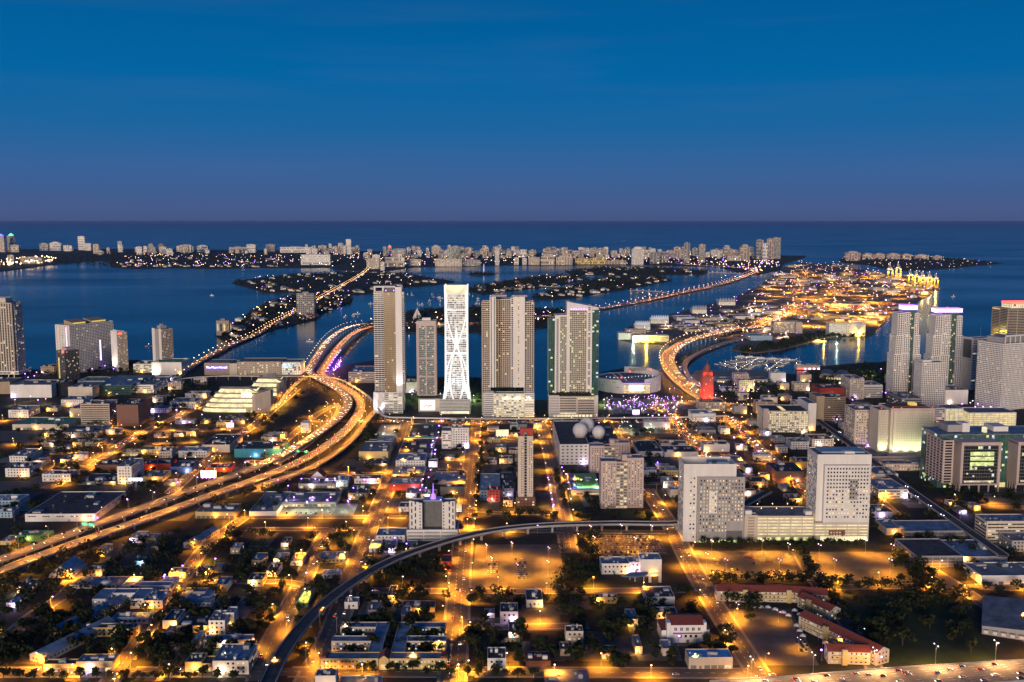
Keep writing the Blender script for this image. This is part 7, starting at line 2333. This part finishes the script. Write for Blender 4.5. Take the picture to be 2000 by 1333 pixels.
for x, y, s, k, label, group in FAR[:290]:
    t = thing('garden_lamp', label, 'lamp', (x, y, .6), 0, group)
    t.scale = (s, s, s)
    put('pole', fm[k][0], t); put('lamp_head', fm[k][1], t)
b = MB()
for x, y, s, k, *_ in FAR[290:]:
    b.cyl(x, y, .6, .6 + 8*s, .25*s, k=4, m=5); b.ball(x, y, .6 + 9*s, 1.35*s, 5, m=k)
b.build('distant_lamps', [W['lampo'], W['lampo'], W['lampw'], W['lampp'], W['pviolet'], W['metal']], kind='stuff')
for q, nm in (([(1062,560,3),(1135,561,3)], 'left'), ([(1230,567,3),(1302,571,3)], 'middle'), ([(1382,532,3),(1446,535,3)], 'right')):
    row(path(q, step=30), 34, -5, f'yellowish lamp on the {nm} short island bridge', f'lamps on the {nm} island bridge', h=6, r=.9, light=('island bridge', 'POINT', (1, .66, .25), 7000, 150), name='bridge_lamp')
# blue glow below the port bridge
for i, (p, n) in enumerate(along(PB, 40, 120)):
    if p.z < 6 or i > 9: continue
    q = p - n * 11
    t = thing('pier_light', 'blue lamp on a pier below the port bridge', 'lamp', (q.x, q.y, p.z - 4), 0, 'blue lamps below the port bridge')
    b = MB(); b.box(-.5, .5, -.5, .5, -.3, .3); b.build('housing', W['dmetal'], t)
    b = MB(); b.ball(0, 0, -.7, .8, 6); b.build('lamp', W['lampb'], t)
    bulb(t, (0, 0, -2.2), 'pier blue', 'POINT', (.10, .10, 1), 30000, .4)
for i, (p, n) in enumerate(along(BB, 38, 20)):
    if i > 8: break
    q = p - n * 9.6
    t = thing('pier_light', 'violet lamp below the edge of the bay bridge', 'lamp', (q.x, q.y, p.z - 2), 0, 'violet lamps under the bay bridge')
    b = MB(); b.box(-.4, .4, -.4, .4, -.2, .5); b.build('housing', W['dmetal'], t)
    b = MB(); b.ball(0, 0, -.5, 1.0, 6); b.build('lamp', W['pviolet'], t)
    bulb(t, (0, 0, -1.8), 'bridge violet', 'POINT', (.45, .08, 1), 26000, .5)

# ------------------------------------------------------------------ trees
def crown_set(n, leaf, R_, seeds, flat=.75):
    return [clump_mesh('crown', n, leaf, R_, 5, s, flat) for s in seeds]
CR = crown_set(170, .95, 4.2, range(8))
q = MB()
q.cyl(0, 0, 0, 3.4, .34, .22, 6)
for a in range(4): q.bar((0, 0, 2.6), (1.7*math.cos(a*1.6), 1.7*math.sin(a*1.6), 5.0), .2)
TRK = q.mesh('trunk', W['bark'])
q = MB(); q.cyl(0, 0, 0, 8.2, .22, .15, 6); PTR = q.mesh('trunk', W['bark'])
q = MB()
for a in range(13):
    t_ = a * 2.4
    c, s = math.cos(t_), math.sin(t_)
    pts = [(0, 8.2), (1.1, 8.9 + .2*(a % 3)), (2.1, 8.5 + .2*(a % 3)), (2.9, 7.5)]
    for (r0, z0), (r1, z1) in zip(pts, pts[1:]):
        w = .36
        q.quad((c*r0 - s*w, s*r0 + c*w, z0 - .12), (c*r1 - s*w, s*r1 + c*w, z1 - .12), (c*r1, s*r1, z1), (c*r0, s*r0, z0)); q.quad((c*r0, s*r0, z0), (c*r1, s*r1, z1), (c*r1 + s*w, s*r1 - c*w, z1 - .12), (c*r0 + s*w, s*r0 - c*w, z0 - .12))
PCR = q.mesh('crown', W['leaf3'])
rr = random.Random(404)
spots = []
PADS = [(G(x0, yb), G(x1, yb), G((x0+x1)/2, yr).y) for x0, x1, yb, yr in BUILT if yr > 0]
def clear_of_buildings(p):
    for a, b_, Yr in PADS:
        if a.x - 3 < p.x < b_.x + 3 and a.y - 2.5 < p.y < a.y + 22: return False
    return True
def grove(n, x0, x1, y0, y1, label, group, smin=.8, smax=1.5, palm=0.0, hard=True, poly=None):
    k = 0
    for _ in range(n * 12):
        if k >= n: break
        px, py = rr.uniform(x0, x1), rr.uniform(y0, y1)
        p = G(px, py)
        if poly and not in_poly(px, py, poly): continue
        if near_street(p, None, -.8): continue
        if hard and not clear_of_buildings(p): continue
        if any((q - p).xy.length < 10.5 for P_ in (HA, HB, MR, MT, RA, RB) for q in P_): continue
        spots.append((p, rr.uniform(smin, smax), label, group, rr.random() < palm)); k += 1
def line(pts, n, label, group, s=1.0, palm=0.0, jit=2.0):
    P_ = path(pts)
    L_ = sum((P_[i+1]-P_[i]).length for i in range(len(P_)-1))
    for p, nn in along(P_, L_ / n, 2):
        spots.append((p + Vector((rr.uniform(-jit, jit), rr.uniform(-jit, jit), 0)), s * rr.uniform(.8, 1.25), label, group, rr.random() < palm))
grove(290, -10, 520, 1040, 1312, 'dark leafy tree in the neighbourhood at lower left', 'trees of the lower left neighbourhood', .8, 1.6)
grove(60, 505, 700, 1040, 1300, 'dark tree near the foot of the curved viaduct', 'trees near the curved viaduct', .8, 1.5)
grove(110, 700, 895, 1070, 1300, 'dark tree on the unlit blocks below the viaduct', 'trees below the viaduct', .8, 1.5)
grove(100, 905, 1330, 1155, 1310, 'dark tree on the unlit blocks at the bottom centre', 'trees of the bottom centre', .8, 1.6)
grove(32, 1092, 1162, 1050, 1150, 'big dark tree between the two amber car parks', 'trees between the amber car parks', 1.3, 2.1)
grove(30, 1300, 1480, 1160, 1300, 'dark tree beside the station avenue', 'trees along the station avenue', .9, 1.5)
line([(1558,1075),(1590,1130),(1640,1190),(1700,1285)], 26, 'tree in the lamp lit row along the palm walk', 'trees along the palm walk', 1.1, .3, 4)
line([(1370,1064),(1450,1066),(1560,1068),(1690,1066)], 24, 'tree in the row before the two office towers', 'trees before the office towers', .85, .3)
line([(1385,1140),(1470,1142),(1540,1140),(1640,1150),(1760,1152)], 30, 'dark tree in the row along the amber lots', 'trees along the amber lots', 1.3, .0, 5)
grove(46, 1660, 1900, 1165, 1290, 'dark tree on the unlit lawn beside the motorway', 'trees on the dark lawn', 1.0, 1.9)
grove(50, 1750, 1995, 1050, 1190, 'dark tree near the market halls at the right', 'trees near the market halls', .9, 1.6)
grove(50, 1470, 1880, 940, 1050, 'dark tree behind the office towers', 'trees behind the office towers', .9, 1.6)
grove(24, 905, 1330, 1005, 1020, 'tree in the dark row along the rail street', 'trees along the rail street', .8, 1.3)
line([(1086,925),(1108,1000)], 14, 'tree on the lamp lit plaza', 'trees on the lamp lit plaza', .9, .4); line([(1118,925),(1165,1010)], 12, 'tree beside the lamp lit plaza', 'trees beside the lamp lit plaza', .9, .2)
line([(898,1040),(930,1000),(940,880)], 16, 'tree shading the centre avenue', 'trees along the centre avenue', 1.0)
grove(130, 0, 560, 830, 1000, 'dark tree among the workshops left of the highway', 'trees among the workshops', .8, 1.5)
grove(30, 90, 200, 835, 890, 'dense tree behind the grey studio', 'trees behind the grey studio', 1.0, 1.7)
grove(70, 690, 1010, 840, 1000, 'street tree below the boulevard', 'trees below the boulevard', .7, 1.2)
grove(20, 700, 740, 815, 870, 'tree at the foot of the highway ramp', 'trees at the foot of the ramp', .9, 1.5)
grove(26, 470, 640, 765, 835, 'tree on the islands between the ramps', 'trees between the ramps', .8, 1.4)
grove(70, 1160, 1480, 830, 1000, 'tree on the blocks right of the domes', 'trees right of the domes', .8, 1.4)
grove(40, 1480, 1900, 745, 900, 'tree in the downtown streets at right', 'trees of the downtown streets', .8, 1.5)
grove(24, 1840, 1990, 965, 1000, 'tree in front of the courthouse', 'trees before the courthouse', .8, 1.3, .3)
line([(700,1310),(960,1322),(1060,1325)], 14, 'tree along the front street before the courtyard flats', 'trees along the front street', .9); line([(0,1325),(200,1328),(480,1328)], 16, 'bushy tree along the front street at lower left', 'trees along the lower left front street', 1.0)
spots.sort(key=lambda s: s[0].y)
extra_c = []
for i, (p, s, label, group, palm) in enumerate(spots):
    if i < 292:
        kw = min(STREETS, key=lambda S_: min((q - p).length_squared for q in S_[0]))[2]
        sz = 'small' if s < 1.0 else 'big' if s > 1.35 else 'mid-sized'
        label = f'{sz} {label}' if 'avenue' in label or 'street' in label else f'{sz} {label}, near the {kw}'
        label = label.replace('big big', 'big').replace('small big', 'big').replace('mid-sized big', 'big')
        t = thing('palm_tree' if palm else 'tree', label if not palm else label.replace('tree', 'palm tree').replace('dark leafy ', 'slim '), 'palm tree' if palm else 'tree', p, rr.uniform(0, 6.28), group)
        t.scale = (s, s, s * rr.uniform(.85, 1.15))
        put('trunk', PTR if palm else TRK, t)
        put('crown', PCR if palm else CR[i % 8], t, None if palm else (0, 0, 5.2))
    else: extra_c.append((p.x, p.y, s))
rg = np.random.default_rng(9)
cs = np.array(extra_c); m = len(cs); per = 70
d = rg.normal(0, 1, (m, per, 3)); d /= np.linalg.norm(d, axis=2)[:, :, None]
c = d * (cs[:, 2] * 4.3)[:, None, None] * rg.uniform(.35, 1.0, (m, per, 1)) * (1, 1, .75)
c[:, :, 0] += cs[:, 0, None]; c[:, :, 1] += cs[:, 1, None]; c[:, :, 2] += (cs[:, 2] * 5.0)[:, None]
put('street_trees', quads_at(c.reshape(-1, 3), 1.15, rg, 'street_trees'), kind='stuff')

# ------------------------------------------------------------------ cars
W['cw'] = mat('white_car_paint', (.62, .62, .62), .3, .05, 1, spec=.5); W['cs'] = mat('silver_car_paint', (.36, .37, .39), .3, .05, 1, metal=.4, spec=.5)
W['cb'] = mat('black_car_paint', (.025, .026, .03), .25, .1, 1, spec=.5); W['cr'] = mat('red_car_paint', (.30, .03, .025), .3, .08, 1, spec=.5); W['cblu'] = mat('blue_car_paint', (.04, .08, .22), .3, .08, 1, spec=.5)
W['tyre'] = mat('tyre_rubber', (.02, .02, .02), .9, .1, 2)
def car_meshes():
    M = {}
    for k in ('cw', 'cs', 'cb', 'cr', 'cblu'):
        q = MB()
        q.prism([(-2.25, -.9), (2.15, -.9), (2.3, 0), (2.15, .9), (-2.25, .9)], .28, [.80, .72, .70, .72, .80], bottom=True)
        q.prism([(-1.3, -.74), (.65, -.74), (.65, .74), (-1.3, .74)], 1.32, [1.42]*4)
        M[k] = q.mesh('body', W[k])
    q = MB(); n = len(q.v)
    q.v += [(-1.85,-.84,.78),(1.25,-.84,.74),(1.25,.84,.74),(-1.85,.84,.78),(-1.3,-.72,1.33),(.65,-.72,1.33),(.65,.72,1.33),(-1.3,.72,1.33)]
    q.f += [(0,1,5,4),(1,2,6,5),(2,3,7,6),(3,0,4,7),(4,5,6,7)]; q.m += [0]*5
    M['cabin'] = q.mesh('cabin', W['glass'])
    q = MB(); k = 10
    for s in (-.1, .1): pass
    n = len(q.v)
    for y in (-.11, .11): q.v += [(.33*math.cos(2*math.pi*i/k), y, .33*math.sin(2*math.pi*i/k)) for i in range(k)]
    for i in range(k): q.f.append((i, (i+1) % k, k + (i+1) % k, k + i)); q.m.append(0)
    q.f.append(tuple(range(k))[::-1]); q.f.append(tuple(range(k, 2*k))); q.m += [0, 0]
    M['wheel'] = q.mesh('wheel', W['tyre'])
    q = MB(); q.box(-.10, .10, -.28, .28, -.14, .14); M['headlight'] = q.mesh('headlight', W['head']); M['tail'] = q.mesh('tail_light', W['tail'])
    q = MB(); q.box(-.04, .04, -.26, .26, -.1, .1); M['dull'] = q.mesh('headlight', W['white']); M['dullr'] = q.mesh('tail_light', W['red'])
    return M
CM = car_meshes()
CN = {'cw': 'white', 'cs': 'silver', 'cb': 'black', 'cr': 'red', 'cblu': 'blue'}
N_C = [0]
LEFT = []
def car(P, rz, what, group, on=True, col_=None, boost=1.0):
    k = col_ or rr.choice(['cw', 'cw', 'cs', 'cs', 'cb', 'cb', 'cr', 'cblu'])
    if N_C[0] >= 296:
        LEFT.append((P, rz, on)); return
    N_C[0] += 1
    t = thing('car', f'{CN[k]} car {what}', 'car', P, rz, group)
    bd = put('body', CM[k], t); put('cabin', CM['cabin'], t)
    for x in (-1.4, 1.4):
        for y in (-.82, .82): put('wheel', CM['wheel'], t, (x, y, .33))
    for y in (-.6, .6):
        put('headlight', CM['headlight' if on else 'dull'], bd, (2.24, y, .62), scale=boost if on else None); put('tail_light', CM['tail' if on else 'dullr'], bd, (-2.25, y, .68), scale=boost if on else None)
def traffic(P_, lanes, gap, what, group, ymin=0, ymax=1e9, boost=1.0):
    N = normals(P_)
    for off, dirn in lanes:
        for p, n in along(P_, gap, rr.uniform(0, gap)):
            if rr.random() < .35 or not (ymin < p.y < ymax): continue
            t = Vector((n.y, -n.x, 0)) * dirn
            p2 = p + n * (off + rr.uniform(-.4, .4)) + t * rr.uniform(-gap*.3, gap*.3)
            car((p2.x, p2.y, p2.z + .02 + (.28 if p2.z < .5 else 0) * .0 + (.05 if p2.z < .2 else 0)), math.atan2(t.y, t.x), what, group, boost=boost)
traffic(MW, [(11, 1), (7.5, 1), (4.5, 1), (-4.5, -1), (-8, -1), (-11, -1)], 26, 'with lights on, on the lower right motorway', 'cars on the motorway')
traffic(HA, [(-5.2, -1), (-1.8, -1), (1.8, -1), (5.2, -1)], 62, 'heading inland on the far highway deck', 'cars on the far highway deck', 0, 1450)
traffic(HB, [(-5.2, 1), (-1.8, 1), (1.8, 1), (5.2, 1)], 62, 'heading to the bay on the near highway deck', 'cars on the near highway deck', 0, 1450)
for P_, w, key in STREETS:
    if key in ('main avenue', 'centre avenue', 'station avenue', 'west avenue', 'front street', 'curved avenue', 'lane street', 'second street'):
        traffic(P_, [(w*.22, 1), (-w*.22, -1)], 70, f'with lights on in the {key}', f'cars in the {key}', 560, 1250)
# parked cars
def parked(rows, what, group, fill=.85):
    for (ax, ay), (bx, by), n in rows:
        a, b_ = G(ax, ay), G(bx, by)
        for i in range(n):
            if rr.random() > fill: continue
            p = a.lerp(b_, (i + .5)/n)
            car((p.x, p.y, .03), math.pi/2 + rr.uniform(-.06, .06) + (math.pi if rr.random() < .5 else 0), what, group, on=False)
parked([((953,1098),(974,1098),4),((952,1104),(974,1104),4),((950,1110),(973,1110),4),((950,1118),(974,1118),4),((952,1126),(972,1126),3)], 'parked in the left cluster of the amber car park', 'left cluster in the amber car park')
parked([((1004,1094),(1030,1094),4),((1003,1101),(1028,1101),5),((1004,1108),(1028,1108),5),((1007,1116),(1030,1116),4),((1010,1124),(1031,1124),4),((1010,1131),(1030,1131),3)], 'parked in the right cluster of the amber car park', 'right cluster in the amber car park')
parked([((1390,1094),(1420,1096),3),((1395,1102),(1420,1103),2),((1425,1114),(1445,1114),2),((1470,1102),(1482,1103),2),((1450,1090),(1470,1090),2)], 'parked by itself in the amber lot below the garage', 'cars in the amber lot below the garage')
parked([((1150,1049),(1284,1050),22),((1152,1056),(1286,1057),22),((1152,1064),(1290,1064),22),((1156,1071),(1292,1071),22),((1160,1080),(1300,1080),22)], 'parked in the packed rows under the viaduct', 'packed rows under the viaduct', .9)
parked([((1552,1258),(1575,1258),3),((1554,1264),(1580,1264),3),((1560,1272),(1578,1272),2)], 'parked in the dark courtyard by the market tents', 'cars in the courtyard')
parked([((555,1004),(650,1004),10),((560,990),(640,990),8)], 'parked before the supermarket', 'cars before the supermarket', .6)
parked([((300,1303),(330,1304),2)], 'parked on the bare lot by the front street', 'cars on the bare lot')
traffic(CW, [(6, 1), (-6, -1), (11, 1), (-11, -1)], 60, 'on the long causeway', 'cars on the causeway', boost=2.2)
for P_, o in ((HA, -1), (HB, 1)):
    traffic(P_, [(-5.2, o), (-1.8, o), (1.8, o), (5.2, o)], 26, 'x', 'x', 1250, 9999)
traffic(BA, [(-5, -1), (0, -1), (5, -1)], 26, 'x', 'x'); traffic(BB, [(-5, 1), (0, 1), (5, 1)], 26, 'x', 'x')
traffic(PB, [(-10, -1), (-5, -1), (5, 1), (10, 1)], 34, 'x', 'x'); traffic(VC, [(3, 1), (-3, -1)], 40, 'x', 'x')
for P_, w, key in STREETS:
    if key in ('traffic avenue', 'boulevard', 'bay boulevard', 'east avenue', 'arts avenue', 'terrace avenue'):
        traffic(P_, [(w*.28, 1), (w*.1, 1), (-w*.1, -1), (-w*.28, -1)], 60 if key in ('arts avenue', 'terrace avenue') else 22, 'x', 'x')
def lot_cars(x0, x1, y0, y1, n):
    for i in range(n):
        p = G(x0 + (x1-x0)*rr.random(), y0 + (y1-y0)*rr.random())
        LEFT.append((p, math.pi/2, False))
lot_cars(1205, 1320, 792, 808, 120); lot_cars(1312, 1400, 826, 858, 110); lot_cars(1300, 1360, 885, 889, 20); lot_cars(1380, 1500, 760, 768, 50); lot_cars(440, 470, 812, 818, 14); lot_cars(560, 640, 740, 770, 40); lot_cars(1520, 1640, 600, 618, 60); lot_cars(480, 560, 812, 820, 16)
b = MB()
for P, rz, on in LEFT:
    P = Vector(P); c, s = math.cos(rz), math.sin(rz)
    far = P.y > 2300
    f = 1.9 if far else 1.25
    def pt(x, y, z): return (P.x + c*x - s*y, P.y + s*x + c*y, P.z + z)
    m_ = rr.randrange(3)
    def bx(x0, x1, y0, y1, z0, z1, m):
        n = len(b.v)
        b.v += [pt(*q) for q in ((x0,y0,z0),(x1,y0,z0),(x1,y1,z0),(x0,y1,z0),(x0,y0,z1),(x1,y0,z1),(x1,y1,z1),(x0,y1,z1))]
        b.f += [(n,n+1,n+5,n+4),(n+1,n+2,n+6,n+5),(n+2,n+3,n+7,n+6),(n+3,n,n+4,n+7),(n+4,n+5,n+6,n+7)]; b.m += [m]*5
    bx(-2.2, 2.2, -.9, .9, .3, .8, m_); bx(-1.6, .9, -.75, .75, .8, 1.4, 3)
    if on:
        for y in (-.6, .6):
            bx(2.2, 2.2 + .25*f, y - .25*f, y + .25*f, .6 - .16*f, .6 + .2*f, 4); bx(-2.2 - .25*f, -2.2, y - .25*f, y + .25*f, .6 - .16*f, .6 + .2*f, 5)
b.build('distant_cars', [W['cw'], W['cs'], W['cb'], W['glass'], W['head'], W['tail']], kind='stuff')
print('cars', N_C, len(LEFT), 'lights', N_L, 'trees', len(spots))

# ------------------------------------------------------------------ boats and docks
q = MB(); q.prism([(-5, -1.6), (3, -1.7), (6, 0), (3, 1.7), (-5, 1.6)], -.3, [1.2, 1.3, 1.7, 1.3, 1.2]); bh = q.mesh('hull', W['white'])
q = MB(); q.prism([(-3, -1.1), (1.6, -1.1), (2.6, 0), (1.6, 1.1), (-3, 1.1)], 1.21, [2.6, 2.6, 2.3, 2.6, 2.6]); bc = q.mesh('cabin', W['lglass'])
q = MB(); q.cyl(-.5, 0, 2.5, 12, .12, k=5); bm = q.mesh('mast', W['white'])
q = MB(); q.ball(-.5, 0, 3.4, .35, 5); bl = q.mesh('anchor_light', W['lampw'])
def boat(px, py, label, group, s=1.0, sail=False, rz=None, light=True):
    P = G(px, py, -1.6)
    t = thing('sailing_boat' if sail else 'motor_boat', label, 'boat', P, rr.uniform(0, 6.28) if rz is None else rz, group)
    t.scale = (s, s, s)
    put('hull', bh, t); put('cabin', bc, t)
    if sail: put('mast', bm, t)
    if light: put('anchor_light', bl, t)
for px, py in ((414, 578), (605, 668), (698, 614), (690, 618), (724, 594), (675, 620), (660, 600), (1350, 538), (1180, 531), (1215, 472), (1219, 471), (1552, 521), (1862, 580), (290, 677), (640, 545), (616, 578)):
    boat(px, py, 'lone white motor boat out on the open bay', 'lone boats on the bay', 1.9)
for i in range(36):
    boat(rr.uniform(795, 940), rr.uniform(571, 600), 'small sailing boat moored in the anchorage behind the towers', 'boats of the anchorage', 1.3, True)
piers = [((1405, 712), (1470, 700)), ((1440, 727), (1480, 703)), ((1498, 727), (1530, 704)), ((1420, 716), (1560, 704))]
for (ax, ay), (bx_, by) in piers:
    a, b_ = G(ax, ay), G(bx_, by)
    P_ = smooth([Vector((a.x, a.y, .3)), Vector(((a.x+b_.x)/2, (a.y+b_.y)/2, .3)), Vector((b_.x, b_.y, .3))], 10)
    o = deck('dock', P_, 4, W['wood'], th=.4, rail=.25, kind='structure', cols=0)
    for i, (p, n) in enumerate(along(P_, 7.5, 3)):
        for s in (-1, 1):
            if rr.random() < .42:
                t = thing('moored_boat', 'white boat moored at the docks of the bayside marina', 'boat', (p.x + n.x*9*s, p.y + n.y*9*s, -1.6), math.atan2(n.y, n.x) + (0 if s > 0 else math.pi), 'boats moored in the marina')
                t.scale = (1.1, 1.1, 1.1); put('hull', bh, t); put('cabin', bc, t)
                if rr.random() < .4: put('mast', bm, t)
        if i % 3 == 0:
            lamp((p.x, p.y, .3), 0, 'low lamp on a dock of the bayside marina', 'lamps on the marina docks', h=4, arm=.4, head='lampw' if i % 2 else 'lampo', r=.5, name='dock_lamp', light=('dock', 'POINT', (1, .8, .6), 1500, 150) if i % 2 else None)
for px, py in ((1468, 698), (1490, 700), (1512, 701), (1540, 703), (1450, 697)):
    ship(px, py, 36, f'white motor yacht at the outer dock of the marina, {({1468: "second", 1490: "middle", 1512: "fourth", 1540: "rightmost", 1450: "leftmost"})[px]} of five', .1, 2, 'yacht', 'white')
# poles carrying power lines in the near blocks
q = MB(); q.cyl(0, 0, 0, 13, .28, .18, 6); pl = q.mesh('pole', W['wood']); q = MB(); q.box(-1.2, 1.2, -.1, .1, 12, 12.3); q.box(-.9, .9, -.1, .1, 11, 11.25); px_ = q.mesh('cross_arm', W['wood'])
for i, (px, py) in enumerate([(625, 1226), (617, 1276), (598, 1300), (675, 1090), (697, 1072), (655, 1135), (688, 1062), (658, 1236), (1645, 1300), (1370, 1180), (1425, 1210), (1412, 1256), (1472, 1304), (885, 1232), (882, 1290), (28, 1020), (105, 1008), (306, 1020), (1282, 965)]):
    t = thing('utility_pole', 'tall wooden utility pole standing over the dark streets', 'pole', G(px, py), rr.uniform(-.4, .4), 'utility poles of the near blocks')
    put('pole', pl, t); put('cross_arm', px_, t)
# ------------------------------------------------------------------ thin sea haze: one closed box of pale air round the whole scene
hz_m = bpy.data.materials.new('sea_haze')
hz_m.use_nodes = True
hn = hz_m.node_tree.nodes
hn.clear()
h_out, h_vol = hn.new('ShaderNodeOutputMaterial'), hn.new('ShaderNodeVolumePrincipled')
h_vol.inputs['Color'].default_value = (.26, .42, .80, 1)
h_vol.inputs['Density'].default_value = 1.4e-5
h_vol.inputs['Anisotropy'].default_value = .35
hz_m.node_tree.links.new(h_vol.outputs['Volume'], h_out.inputs['Volume'])
b = MB()
b.box(-121000, 121000, -6500, 121000, -4.5, 330)
b.build('haze', hz_m, kind='stuff')
